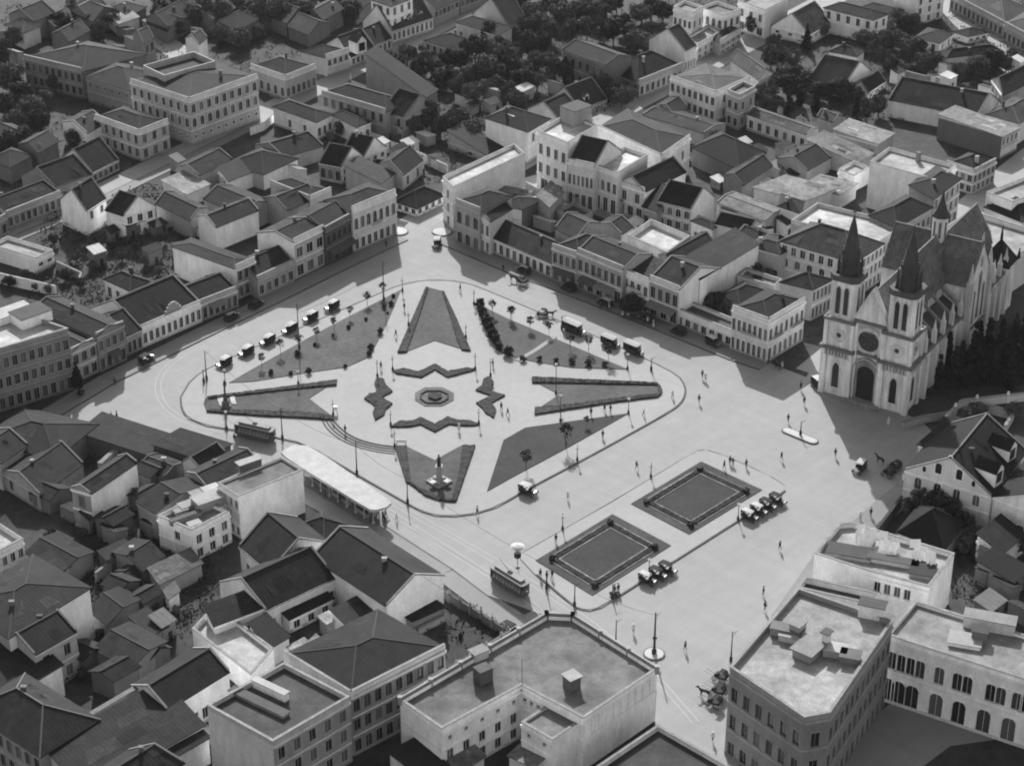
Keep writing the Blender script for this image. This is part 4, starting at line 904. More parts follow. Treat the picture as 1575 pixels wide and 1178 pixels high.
b = bl('white two storey house with cluttered roof terrace and three tall windows', (318, 778), (590, 893), (888, 738), foot=(606, 1150), roof='flat', deck=.3, wt=(.52, .58), dl='1w@.35-.75|.', dr='3w|3w', group=G2)
hz = b['hh'] - .9
for p, w, d, h, wt, rt in (((715, 705), 5, 3.2, 1.8, .25, .4), ((560, 720), 3.2, 2, .8, .3, .36), ((500, 760), 2.4, 1.6, .7, .3, .3), ((610, 860), 2.2, 1.4, .5, .4, .45), ((620, 640), 2, 1.5, 1, .3, .36), ((740, 600), 3, 2, .9, .4, .5), ((540, 820), 6, .8, .9, .2, .12)):
    hut(b, p, hz, w, d, h, .62, wt, rt, 'roof_clutter')
b = bl('tall white building with a high blank flank and bare roof beside the tram shelter', (790, 522), (955, 628), (1465, 418), foot=(968, 970), roof='flat', deck=.16, wt=(.5, .64), dl='2w@.5-1|1w@.3-.7|2w@.5-1', group=G2, name='tall_building', cat='building', pd=.45)
hut(b, (1040, 405), b['hh'] - .45, 4.5, 1.6, 1.5, .62, .12, .45, 'roof_hut')
tile(340, 750, 4.364)
b = bl('broad dark gabled house with stepped white brick verge against the tall white flank', (125, 388), (330, 565), (725, 372), h=5.5, roof='gL', pitch=.6, wt=.4, rt=.035, dl='2w', group=G2, capt=.05)
bl('small dark hipped pavilion at the kerb opposite the tram shelter', (540, 245), (690, 335), (830, 245), h=4.5, roof='hip', pitch=.45, wt=.35, rt=.032, group=G2)
bl('long dark gabled hall beside the tram street with a white gable end', (612, 458), (1112, 788), (1492, 590), h=7, roof='gL', pitch=.5, wt=(.4, .6), rt=.035, group=G2, name='hall', cat='building')
bl('dark roofed house with a thick pale gable coping in the lower yard', (-10, 635), (300, 818), (768, 600), h=5.5, roof='gR', pitch=.6, wt=.42, rt=.033, dr='6w', group=G2)
bl('low white wing with three windows under a dark lean-to roof', (350, 815), (458, 882), (745, 742), foot=(470, 975), roof='shR', pitch=.35, wt=(.5, .46), rt=.033, dr='3w', group=G2, coping=False)
bl('low grey roofed outbuilding against the white gabled hall', (745, 845), (842, 918), (1130, 772), h=4, roof='shR', pitch=.2, wt=.45, rt=.06, dr='3s', group=G2, name='outbuilding', cat='shed', coping=False)
bl('small shack with pale tin lid in the narrow yard', (660, 870), (710, 910), (775, 880), h=3, roof='shR', pitch=.1, wt=.25, rt=.6, group=G2, name='shack', cat='shed', coping=False)
bl('tiny white tin roofed lean-to in the narrow yard below the low white wing', (455, 1075), (500, 1105), (600, 1050), h=3, roof='shR', pitch=.1, wt=.4, rt=.45, group=G2, name='shack', cat='shed', coping=False)
bl('second tiny bright lean-to in the narrow yard, the one nearer the big arched block', (570, 1060), (600, 1085), (668, 1020), h=3, roof='shR', pitch=.1, wt=.4, rt=.45, group=G2, name='shack', cat='shed', coping=False)
tile(270, 908, 4.364)
b = bl('big grey block with a row of arched upper windows and a dark hipped roof', (722, 402), (1175, 678), (1811, 358), foot=(1208, 1110), roof='hip', pitch=.22, wt=(.5, .22), rt=.035, dr='9a|9w|9A', par='LR', group=G2, name='block', cat='building', capt=.06)
b = bl('grey stained block with sparse windows and a dark roof round a small light well', (212, 765), (652, 1008), (1168, 708), h=12.5, roof='flat', deck=.045, wt=(.4, .27), dr='5w|5w|5w', group=G2, name='block', cat='building')
hut(b, (640, 690), 11.6, 6.5, 1.0, 1.4, -.62, .55, .5, 'light_well_wall'); hut(b, (560, 760), 11.6, 11, 1.4, .5, -.62, .2, .12, 'roof_ridge')
bl('pale floored terrace inside a rounded white wall', (112, 252), (505, 560), (658, 385), h=4.6, roof='flat', deck=.42, wt=.56, group=G2, name='terrace', cat='terrace')
bl('dark roofed house with white pillared porch at the head of the pale terrace', (205, 150), (262, 235), (592, 112), h=5.5, roof='shR', pitch=.35, wt=.5, rt=.033, dr='5D', group=G2, coping=False)
bl('low dark yard roof between the pale terrace and the big arched block', (500, 260), (650, 375), (760, 310), h=4, roof='shR', pitch=.2, wt=.4, rt=.03, group=G2, name='outbuilding', cat='shed', coping=False)
tile(0, 908, 4.364)
bl('white house with four tall windows and a dark roof capped by pale ridge lines', (880, 640), (1120, 795), (1535, 538), h=7, roof='gR', pitch=.5, wt=(.4, .6), rt=.035, dr='6w', group=G2)
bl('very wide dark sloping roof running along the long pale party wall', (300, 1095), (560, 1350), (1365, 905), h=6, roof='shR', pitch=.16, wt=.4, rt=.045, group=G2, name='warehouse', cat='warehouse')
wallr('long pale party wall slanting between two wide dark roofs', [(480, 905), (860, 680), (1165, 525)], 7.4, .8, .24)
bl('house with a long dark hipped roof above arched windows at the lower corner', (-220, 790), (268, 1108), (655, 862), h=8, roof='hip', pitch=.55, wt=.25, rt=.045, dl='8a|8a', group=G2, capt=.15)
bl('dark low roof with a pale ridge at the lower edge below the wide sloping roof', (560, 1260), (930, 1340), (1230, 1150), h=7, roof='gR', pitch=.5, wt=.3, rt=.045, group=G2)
bl('pale walled low house with dark roof in the lower yard, beside the stained block', (1040, 1090), (1110, 1150), (1400, 985), h=5, roof='shR', pitch=.2, wt=.4, rt=.035, group=G2)
wallr('pale lane wall descending beside the stained block', [(1375, 905), (1571, 1025), (1660, 1080)], 3.0, .5, .5)
tile(0, 780, 4.364)
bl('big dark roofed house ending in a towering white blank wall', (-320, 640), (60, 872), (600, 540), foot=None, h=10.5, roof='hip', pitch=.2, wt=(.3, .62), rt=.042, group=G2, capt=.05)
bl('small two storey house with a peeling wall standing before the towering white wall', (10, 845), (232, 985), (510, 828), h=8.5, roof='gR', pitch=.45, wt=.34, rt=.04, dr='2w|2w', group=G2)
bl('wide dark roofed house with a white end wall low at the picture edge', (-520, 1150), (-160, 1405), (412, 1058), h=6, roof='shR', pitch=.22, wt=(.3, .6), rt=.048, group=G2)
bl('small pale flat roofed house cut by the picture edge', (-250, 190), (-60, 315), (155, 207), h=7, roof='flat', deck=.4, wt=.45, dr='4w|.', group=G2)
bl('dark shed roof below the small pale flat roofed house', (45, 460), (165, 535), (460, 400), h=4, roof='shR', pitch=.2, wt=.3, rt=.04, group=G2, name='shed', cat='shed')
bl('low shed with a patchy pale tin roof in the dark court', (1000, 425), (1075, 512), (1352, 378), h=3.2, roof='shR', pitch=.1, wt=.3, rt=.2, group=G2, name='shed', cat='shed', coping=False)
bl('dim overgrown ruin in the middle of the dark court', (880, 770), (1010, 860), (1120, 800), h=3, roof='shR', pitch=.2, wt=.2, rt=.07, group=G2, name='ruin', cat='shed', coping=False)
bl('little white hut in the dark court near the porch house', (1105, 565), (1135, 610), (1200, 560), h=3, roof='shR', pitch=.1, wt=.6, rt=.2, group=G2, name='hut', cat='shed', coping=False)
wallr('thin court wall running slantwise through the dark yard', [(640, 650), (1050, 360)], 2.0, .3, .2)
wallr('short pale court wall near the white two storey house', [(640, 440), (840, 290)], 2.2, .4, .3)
# ---- big white building at the lower edge
tile(600, 930, 2.972)
b = pbl('large white flat roofed building with a notched courtyard side and grey stained roof', [(45, 430), (235, 562), (600, 364), (885, 514), (1220, 290), (835, 48), (715, 42)], foot=(1222, 530), fi=4, faces={1: '5s|5w|5w', 2: '4s@.0-.45|.|.'}, deck=.15, wt=.58, name='white_building')
hz = b['hh']; hut(b, (830, 375), hz - .9, 2.0, 2.0, 2.2, .62, .08, .42, 'roof_hatch', .25); hut(b, (425, 345), hz - .9, 2.4, 2.0, 2.4, .62, .07, .12, 'roof_hatch', .05); hut(b, (405, 240), hz - .9, 2.6, 1.8, 1.4, .62, .4, .3, 'roof_hatch')
m = MB(); q = un((603, 345), hz) - b.location; m.tube((q.x, q.y, hz - .9), (q.x, q.y, hz + 4.2), .07, .04); m.build('flagpole', mat('plain', .1), b)
g = MB()                                                     # sunk panels along the tall flank
A, Bv = un2((885, 514), hz) - Vector(b.location[:2]), un2((1220, 290), hz) - Vector(b.location[:2])
for i in range(10):
    p, q = A.lerp(Bv, (i + .06) / 10), A.lerp(Bv, (i + .94) / 10); strip(g, p, q, hz - 4.3, hz - 4.0, .14)
    strip(g, A.lerp(Bv, (i + .0) / 10), A.lerp(Bv, (i + .05) / 10), hz - 4.0, hz - 1.2, .12)
A, Bv = un2((45, 430), hz) - Vector(b.location[:2]), un2((235, 562), hz) - Vector(b.location[:2])
for i in range(3):
    strip(g, A.lerp(Bv, (i + .06) / 3), A.lerp(Bv, (i + .94) / 3), hz - 4.2, hz - 3.95, .14)
g.build('flank_moulding', mat('wall', .5), b)
m = MB(); P7 = [un2(p, hz) - Vector(b.location[:2]) for p in [(45, 430), (715, 42), (835, 48), (1220, 290)]]
for i in range(3):
    n = max(1, int((P7[i + 1] - P7[i]).length / 6))
    for j in range(n + 1):
        c_ = P7[i].lerp(P7[i + 1], j / n); m.box(c_.x - .35, c_.x + .35, c_.y - .35, c_.y + .35, hz - .9, hz + .55)
    m.beam((*P7[i], hz + .02), (*P7[i + 1], hz + .02), .3, .32)
m.build('balustrade', mat('wall', .24), b)
h2 = hz - 1.4
bl('lower white annex with two small windows in the notch of the large white building', (600, 532), (742, 614), (884, 520), h=h2, roof='flat', deck=.18, wt=.58, dl='2s|.|.', name='annex', cat='building', pd=.4)
bl('striped tin awning roof in the courtyard notch of the large white building', (545, 688), (655, 752), (722, 692), h=4, roof='shr', pitch=.1, wt=.4, rt=.4, name='awning_shed', cat='shed', coping=False)
bl('low tin roofed shed at the foot of the courtyard windows', (250, 735), (300, 775), (430, 690), h=3.4, roof='shR', pitch=.15, wt=.4, rt=.3, name='shed', cat='shed', coping=False)
bl('low dark roofed shop at the lower edge beside the blank white flank', (0, 690), (150, 790), (260, 730), h=4, roof='shR', pitch=.1, wt=.4, rt=.04, name='shed', cat='shed', coping=False)
bl('dark flat roofed building with a pale parapet next to the large white building', (905, 762), (1280, 990), (1597, 760), h=6, roof='flat', deck=.035, wt=.4)
# garden of the street corner with its spiked wall
tile(390, 878)
wallr('spiked garden wall along the tram street beside the white gabled hall', [(1150, 120), (1340, 235), (1545, 362)], 1.6, .4, .12, finial=2.6)
wallr('spiked garden wall along the side lane by the large white building', [(1545, 362), (1360, 480), (1180, 590)], 1.6, .4, .16, finial=3.2)
wallr('pale low wall inside the corner garden', [(1000, 345), (1160, 262)], 1.2, .4, .35)
bl('small dark garden pavilion roof at the street corner garden', (890, 260), (960, 300), (1150, 215), h=2.6, roof='shR', pitch=.1, wt=.2, rt=.04, name='garden_shed', cat='shed', coping=False)
# ---- lower right blocks
tile(1175, 878)
b = pbl('three storey corner building with a cut corner, rusticated walls and a cluttered pale roof', [(-206, 575), (245, 880), (400, 852), (780, 296), (205, 98)], foot=(-241, 1100), fi=0, faces={0: '6t|6t|6d', 1: '1t|1t|1d', 2: '12t|12t|12d'}, deck=.34, wt=.2, name='corner_building')
hz = b['hh'] - .9
hut(b, (650, 270), hz, 4, 2.2, 2.4, -.35, .6, .06, 'stair_hut', .2); hut(b, (268, 500), hz, 4.2, 3.2, 1.5, .9, .25, .3, 'roof_shed', .4); hut(b, (372, 470), hz, 1.2, 1.0, 3.2, .9, .45, .12, 'chimney', .25)
hut(b, (200, 390), hz, 2.2, 1.8, 2.4, .9, .3, .3, 'chimney'); hut(b, (140, 385), hz, 5, 2.0, 1.3, -.35, .28, .2, 'roof_shed'); hut(b, (430, 500), hz, 3.5, 2.4, 1.2, -.3, .3, .5, 'roof_shed'); hut(b, (520, 540), hz, 3, 2.4, 1.2, -.3, .15, .1, 'roof_shed'); hut(b, (150, 420), hz, 3, 1.2, 1, -.35, .4, .4, 'roof_clutter')
bl('long pale palace front with arched upper windows and tall dark doorways', (742, 379), (1750, 705), (1905, 485), h=13, roof='flat', deck=.24, wt=.58, dl='4H@.02-.25+1H@.31-.37+2H@.42-.54+2H@.62-.74+4H@.78-.99|1K@.02-.06+1K@.085-.125+1K@.16-.22+1K@.31-.37+1K@.45-.51+1K@.6-.66+1K@.75-.81+1K@.9-.96', name='palace', cat='building', pd=.7)
b = [o for o in COL.objects if o.get('label', '').startswith('long pale palace')][0]
hut(b, (1360, 340), 12.3, 8, 2.6, 2.0, -.32, .4, .3, 'roof_hut'); hut(b, (1300, 410), 12.3, 2.4, 2.0, 1.8, -.3, .15, .05, 'roof_hatch'); hut(b, (1215, 430), 12.3, 5, 3.4, .6, -.3, .5, .4, 'roof_clutter')
tile(1215, 780, 4.364)
b = pbl('white house with a washing terrace on its roof near the open road', [(165, 305), (520, 420), (935, 530), (1105, 305), (420, 98), (330, 104)], h=10.5, faces={1: '4w@.1-.75|.|.'}, deck=.4, wt=.6, name='terrace_house', pd=1.0)
hz = b['hh'] - 1
hut(b, (400, 315), hz, 7.5, 3.4, .7, -.32, .3, .05, 'lean_to'); hut(b, (690, 375), hz, 8.5, 1.8, .8, -.32, .4, .12, 'lean_to'); hut(b, (890, 440), hz, 4, 4, .8, -.32, .2, .03, 'lean_to')
for i in range(26):
    u, v = rnd.random(), rnd.random(); p = (400 + u * 560 + v * -10, 165 + u * 165 + v * 85)
    q = un(p, hz); cl = MB(); w = rnd.uniform(1.0, 2.2); h_ = rnd.uniform(.7, 1.5); a = rnd.uniform(-.6, .4); z0 = rnd.uniform(.5, 1.2); n = 5; c_, s_ = math.cos(a) * w, math.sin(a) * w
    for k in range(n):
        f0, f1 = k / n, (k + 1) / n; b0, b1 = .12 * math.sin(k * 2.1), .12 * math.sin((k + 1) * 2.1); tlt = rnd.uniform(.5, 1.3)
        cl.face([(c_ * f0 - s_ * .02, s_ * f0 + b0 - tlt, z0), (c_ * f1, s_ * f1 + b1 - tlt, z0), (c_ * f1, s_ * f1, z0 + h_), (c_ * f0, s_ * f0, z0 + h_)])
    cl.face([(0, -.3, .0), (.03, -.3, 0), (.03, -.3, z0), (0, -.3, z0)])
    o = cl.build('washing_sheet', mat('plain', .8)); o.location = (q.x, q.y, hz)
    tag(o, 'white sheet of washing drying on the roof terrace of the white house', 'laundry', 'washing on the roof terrace')
bl('low dark roofed strip with parapets between the washing terrace and the corner building', (50, 535), (560, 650), (610, 575), h=8.5, roof='flat', deck=.045, wt=.42, pd=1.2)
# church-like house
tile(1340, 600, 3.928)
b = bl('large gabled chapel-like house with arched windows and a steep dark roof', (205, 480), (725, 637), (935, 362), h=7.5, roof='gR', pitch=.62, wt=.4, rt=.018, dl='4a@.05-.95|.', name='chapel_house', cat='building', capt=.2)
h = b['hh']; L_, C_2 = un2((205, 480), h) - Vector(b.location[:2]), un2((725, 637), h) - Vector(b.location[:2])
for u, z, w, hh_ in ((.5, 5.0, .6, .6), (.38, 1.3, 1.2, 2.2), (.62, 1.3, 1.2, 2.2), (.22, .8, .7, 1.2), (.79, .8, .7, 1.2)): awin(b, u, L_, C_2, h + z, w, hh_, True, .4)
for p in ((770, 545), (850, 405)): dormer(b, p, h + 1.2, 3.0, 3.6, 4.5, -.7, .6, .018)
bl('low dark roofed wing with one arched window beside the chapel-like house', (287, 328), (405, 362), (600, 250), h=7, roof='shL', pitch=.22, wt=.4, rt=.018, dl='1a', coping=False)
bl('pale side wing of the chapel-like house with single arched windows', (738, 640), (1100, 780), (1290, 560), h=7, roof='gR', pitch=.5, wt=.46, rt=.02, dl='3a', coping=False)
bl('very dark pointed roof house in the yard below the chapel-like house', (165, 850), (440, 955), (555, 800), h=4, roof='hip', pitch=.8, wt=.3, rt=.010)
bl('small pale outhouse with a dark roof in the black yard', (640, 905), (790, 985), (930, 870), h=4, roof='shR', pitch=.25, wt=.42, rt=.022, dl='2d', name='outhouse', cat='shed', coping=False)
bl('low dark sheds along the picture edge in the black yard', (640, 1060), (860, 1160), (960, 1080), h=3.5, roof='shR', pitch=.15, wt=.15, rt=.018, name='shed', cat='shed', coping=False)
wallr('dark street fence before the pointed roof house', [(25, 850), (185, 640)], 2.2, .4, .06)
wallr('thin pale yard wall behind the washing terrace', [(450, 960), (520, 860)], 2.2, .4, .4)
wallr('white wall with finials curving round the cathedral garden', [(430, 205), (470, 140), (548, 62), (730, 40), (925, 20)], 1.7, .5, .5, finial=4.2)
wallr('grey inner wall of the cathedral garden terrace', [(550, 130), (600, 90), (680, 80), (770, 105), (860, 130), (810, 215)], 1.8, .5, .32)
wallr('long low grey wall at the foot of the cathedral tower', [(190, 195), (300, 160), (470, 135)], 1.4, .6, .25)
wallr('curved white boundary wall from the chapel-like house to the road', [(195, 505), (240, 440), (275, 370), (290, 300)], 1.4, .5, .5)

tile(0, 780, 4.364)
bl('long dark low roof in the dark court, nearer the towering white wall', (600, 690), (720, 780), (930, 620), h=3.6, roof='gL', pitch=.25, wt=.2, rt=.036, group=G2, name='outbuilding', cat='shed', coping=False)
bl('wide dark low roof beside the house with the four tall windows', (640, 950), (880, 1080), (1110, 900), h=3.8, roof='gL', pitch=.25, wt=.2, rt=.04, group=G2, name='outbuilding', cat='shed', coping=False)
bl('dark roof in the court under the tall narrow white flanked house', (180, 300), (420, 430), (620, 300), h=3.8, roof='gL', pitch=.25, wt=.2, rt=.038, group=G2, name='outbuilding', cat='shed', coping=False)
bl('dark low roof behind the white two storey house with the cluttered terrace', (760, 300), (960, 420), (1100, 330), h=3.6, roof='gR', pitch=.3, wt=.2, rt=.036, group=G2, name='outbuilding', cat='shed', coping=False)
# ---- lean-tos, outhouses and low walls crowded into the back yards
def yard(tl, poly, n, label, group, tone=(.2, .5), sz=(2.2, 5.5), white=.12):
    tile(*tl); P = [un2(p) for p in poly]; xs = [p.x for p in P]; ys = [p.y for p in P]; k = 0; t = 0; done = []
    r = random.Random(n * 7 + int(xs[0]))
    while k < n and t < n * 40:
        t += 1; x, y = r.uniform(min(xs), max(xs)), r.uniform(min(ys), max(ys)); ins = False
        for i in range(len(P)):
            a, b = P[i], P[i - 1]
            if (a.y > y) != (b.y > y) and x < (b.x - a.x) * (y - a.y) / (b.y - a.y) + a.x: ins = not ins
        if not ins or any((q - Vector((x, y))).length < 5 for q in done): continue
        done.append(Vector((x, y))); k += 1; an = .82 + r.uniform(-.12, .12) + r.choice((0, 1.571)); w, d, h = r.uniform(*sz), r.uniform(1.8, 3.4), r.uniform(2.0, 3.6)
        root = empty('lean_to', (x, y, 0), label, 'shed', group, an); wt = r.uniform(*tone)
        m = MB(); m.prism([(-w/2, -d/2), (w/2, -d/2), (w/2, d/2), (-w/2, d/2)], -.4, h); up = r.uniform(.3, .9)
        m.face([(w/2, -d/2, h), (w/2, d/2, h), (w/2, d/2, h + up)]); m.face([(-w/2, d/2, h), (-w/2, -d/2, h), (-w/2, d/2, h + up)]); m.face([(w/2, d/2, h), (-w/2, d/2, h), (-w/2, d/2, h + up), (w/2, d/2, h + up)])
        m.build('wall', mat('wall', wt), root); m = MB(); e = .25
        slope(m, [(-w/2 - e, -d/2 - e, h - .05), (w/2 + e, -d/2 - e, h - .05), (w/2 + e, d/2 + e, h + up + .1), (-w/2 - e, d/2 + e, h + up + .1)], .1)
        q = r.random(); m.build('roof', mat('tin', .6) if q < white else (mat('tin', .2) if q < .35 else mat('tile', r.choice((.035, .05, .07)))), root)
        m = MB(); dx = r.uniform(-w/4, w/4); m.box(dx - .4, dx + .4, -d/2 - .04, -d/2 + .01, 0, 1.8); m.build('door', mat('plain', .02), root)
Y = 'plain lean-to shed in the crowded back yards of '
yard((0, 0, 1), [(140, 780), (330, 850), (330, 930), (250, 1000), (140, 1000)], 6, Y + 'the dim lower block', 'lean-tos of the dim lower block', (.1, .2), white=0)
yard((0, 0, 1), [(60, 700), (200, 660), (240, 750), (210, 860), (110, 850)], 4, Y + 'the tall white flank', 'lean-tos by the tall white flank', (.1, .18), white=0)
yard((0, 0, 1), [(110, 370), (250, 310), (330, 380), (250, 420), (130, 440)], 9, Y + 'the shaded block', 'lean-tos of the shaded block', (.1, .2), white=.1)
yard((0, 0, 1), [(250, 250), (480, 270), (500, 300), (330, 320)], 9, Y + 'the arcaded corner block', 'lean-tos of the arcaded corner block', (.2, .5))
yard((0, 0, 1), [(560, 210), (680, 200), (690, 270), (610, 260)], 9, Y + 'the zigzag gabled house', 'lean-tos near the zigzag gables', (.2, .5), white=.25)
yard((0, 0, 1), [(800, 310), (900, 300), (1000, 350), (950, 400), (860, 380)], 10, Y + 'the long low row', 'lean-tos behind the long low row', (.2, .55), white=.3)
yard((0, 0, 1), [(1040, 240), (1250, 190), (1300, 260), (1180, 330), (1080, 300)], 16, Y + 'the sunken dark roofs', 'lean-tos by the sunken dark roofs', (.2, .5), white=.25)
yard((0, 0, 1), [(1080, 330), (1240, 330), (1260, 380), (1150, 400)], 10, Y + 'the patched tin roofs', 'lean-tos by the patched tin roofs', (.3, .6), white=.35)
yard((0, 0, 1), [(700, 150), (900, 130), (800, 190), (700, 190)], 7, Y + 'the walled fruit gardens', 'lean-tos of the walled fruit gardens', (.2, .5), white=.3)
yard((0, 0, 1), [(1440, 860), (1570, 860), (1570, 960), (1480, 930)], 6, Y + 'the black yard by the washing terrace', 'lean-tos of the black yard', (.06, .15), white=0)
yard((0, 0, 1), [(1340, 120), (1570, 110), (1570, 160), (1400, 180)], 8, Y + 'the upper villa gardens', 'lean-tos of the villa gardens', (.3, .6), white=.3)
yard((0, 0, 1), [(0, 60), (240, 20), (350, 60), (200, 110), (20, 130)], 8, Y + 'the hazy far corner', 'lean-tos of the hazy far corner', (.15, .4), white=.15)
# tram and telegraph wires
def wire(a, ha, b, hb, label):
    tile(0, 0, 1); A, B = un(a), un(b); A.z, B.z = ha, hb; m = MB(); n = 10; pts = [A.lerp(B, i / n) - Vector((0, 0, 1.6 * (i / n) * (1 - i / n) * 2)) - A for i in range(n + 1)]
    for i in range(n): m.tube(pts[i], pts[i + 1], .028, .028, 4, 0, False)
    o = m.build('overhead_wire', mat('plain', .05)); o.location = A; tag(o, label, 'wire', 'overhead wires')
wire((318, 585), 7, (434.5, 676), 6.6, 'overhead wire from the tall mast by the waiting cars to the mast near the tram')
wire((434.5, 676), 6.6, (549, 730), 6.6, 'overhead wire along the kerb beside the upper half of the shelter')
wire((549, 730), 6.6, (627, 775), 5.5, 'overhead wire along the kerb beside the lower half of the shelter')
wire((627, 775), 5.5, (840, 907), 5.2, 'overhead wire from the shelter end towards the rectangular bed')
wire((460, 537), 8.5, (590, 463), 7.8, 'overhead wire above the row of waiting cars')
wire((883, 933), 5.2, (1006, 1006), 8, 'overhead wire reaching the thick pole on the round island')
wire((560, 880), 9, (720, 1005), 10, 'long telegraph wire crossing the roofs beside the tram street')

def low_roofs(tl, L_, label, group, wt=.15, rt=.045, h=4.5, rk=('gL', 'gR', 'hip')):
    tile(*tl); r = random.Random(11)
    for i, (x, y, w, d) in enumerate(L_):       # w along the up-going street, d across it (photo units)
        bl(label, (x - d, y - d * .42), (x, y), (x + w, y - w * .55), h=h + r.uniform(-.8, .8), roof=rk[i % len(rk)], pitch=r.uniform(.3, .5), wt=wt, rt=rt, group=group, coping=False, capt=.05)
low_roofs((0, 0, S), [(60, 860, 120, 110), (230, 920, 120, 120), (60, 1010, 130, 120), (560, 130, 140, 130), (420, 250, 120, 110), (760, 110, 120, 120), (1010, 190, 130, 120), (1290, 120, 130, 140), (1440, 180, 120, 120), (1520, 60, 130, 120), (330, 160, 120, 100), (1150, 60, 130, 100)], 'dim roofed house half lost among the hazy trees of the far corner', 'half hidden houses of the far corner', .14, .05)
low_roofs((390, 0, S), [(200, 140, 140, 130), (420, 120, 120, 110), (80, 100, 120, 110), (330, 210, 130, 120), (620, 60, 110, 100)], 'dim roofed house half lost among the hazy trees of the far corner', 'half hidden houses of the far corner', .14, .05)
low_roofs((0, 780, 4.364), [(560, 1020, 150, 130), (760, 1160, 170, 150), (800, 560, 130, 110), (960, 640, 130, 110), (430, 640, 130, 120), (900, 470, 120, 110), (1010, 1010, 130, 120)], 'low dark roofed workshop crowded into the dark courts of the lower block', 'workshops of the dark courts', .12, .045, 3.4, ('gL', 'gR'))
low_roofs((0, 610, 4.364), [(330, 690, 140, 120), (760, 860, 130, 120), (1010, 540, 120, 110), (960, 700, 120, 100)], 'low dark roofed workshop crowded into the dark courts of the lower block', 'workshops of the dark courts', .12, .045, 3.4, ('gL', 'gR'))
# ================================================================ the cathedral with its two spires
tile(1230, 330, 3.571)
A0, B0 = un2((118, 968)), un2((572, 1098))
W = (B0 - A0).length; ux = (B0 - A0) / W; uy = Vector((-ux.y, ux.x))
cath = empty('cathedral', (A0.x, A0.y, 0), 'gothic cathedral with two tall dark spires, a rose window and a deep arched doorway', 'cathedral', rz=math.atan2(ux.y, ux.x))
tile(0, 0, 1)
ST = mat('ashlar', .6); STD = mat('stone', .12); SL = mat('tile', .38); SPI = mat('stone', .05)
def lan(parent, u, v, z, w, h, face, pointed=True, name='lancet_window', tone=.5, out=.0):
    """lancet window or opening on a wall; face 'f' looks out of the front (v-), 'r' out of the side (u+)"""
    n = 5; zc = h - w * .9
    def outl(r):
        P = [(-w/2 - r, -r * .6), (w/2 + r, -r * .6), (w/2 + r, zc)]
        for i in range(1, n + 1):
            t = i / n; P.append(((w/2 + r) * (1 - t ** 1.6), zc + (h - zc + r) * math.sin(t * math.pi / 2)))
        for i in range(n - 1, -1, -1):
            t = i / n; P.append((-(w/2 + r) * (1 - t ** 1.6), zc + (h - zc + r) * math.sin(t * math.pi / 2)))
        return P
    def pos(x, y, zz): return (u + x, v + y, z + zz) if face == 'f' else (u - y, v + x, z + zz)
    fr = MB(); o, i_ = outl(.22), outl(0); m = len(o)
    for k in range(m):
        j = (k + 1) % m
        fr.face([pos(*(o[k][0], -.16), o[k][1]), pos(o[j][0], -.16, o[j][1]), pos(i_[j][0], -.16, i_[j][1]), pos(i_[k][0], -.16, i_[k][1])])
        fr.face([pos(o[k][0], .02, o[k][1]), pos(o[j][0], .02, o[j][1]), pos(o[j][0], -.16, o[j][1]), pos(o[k][0], -.16, o[k][1])])
        fr.face([pos(i_[k][0], -.16, i_[k][1]), pos(i_[j][0], -.16, i_[j][1]), pos(i_[j][0], -.03, i_[j][1]), pos(i_[k][0], -.03, i_[k][1])])
    fo = fr.build(name, mat('stone', tone), parent)
    p = MB(); p.face([pos(x, -.03, zz) for x, zz in i_]); p.build('pane', GLASS, fo)
def cornice_ring(mb, P, z, h=.5, out=.35, mi=0): ring(mb, P, .1, z, z + h, mi, out)
def sq(u0, u1, v0, v1): return [Vector((u0, v0)), Vector((u1, v0)), Vector((u1, v1)), Vector((u0, v1))]
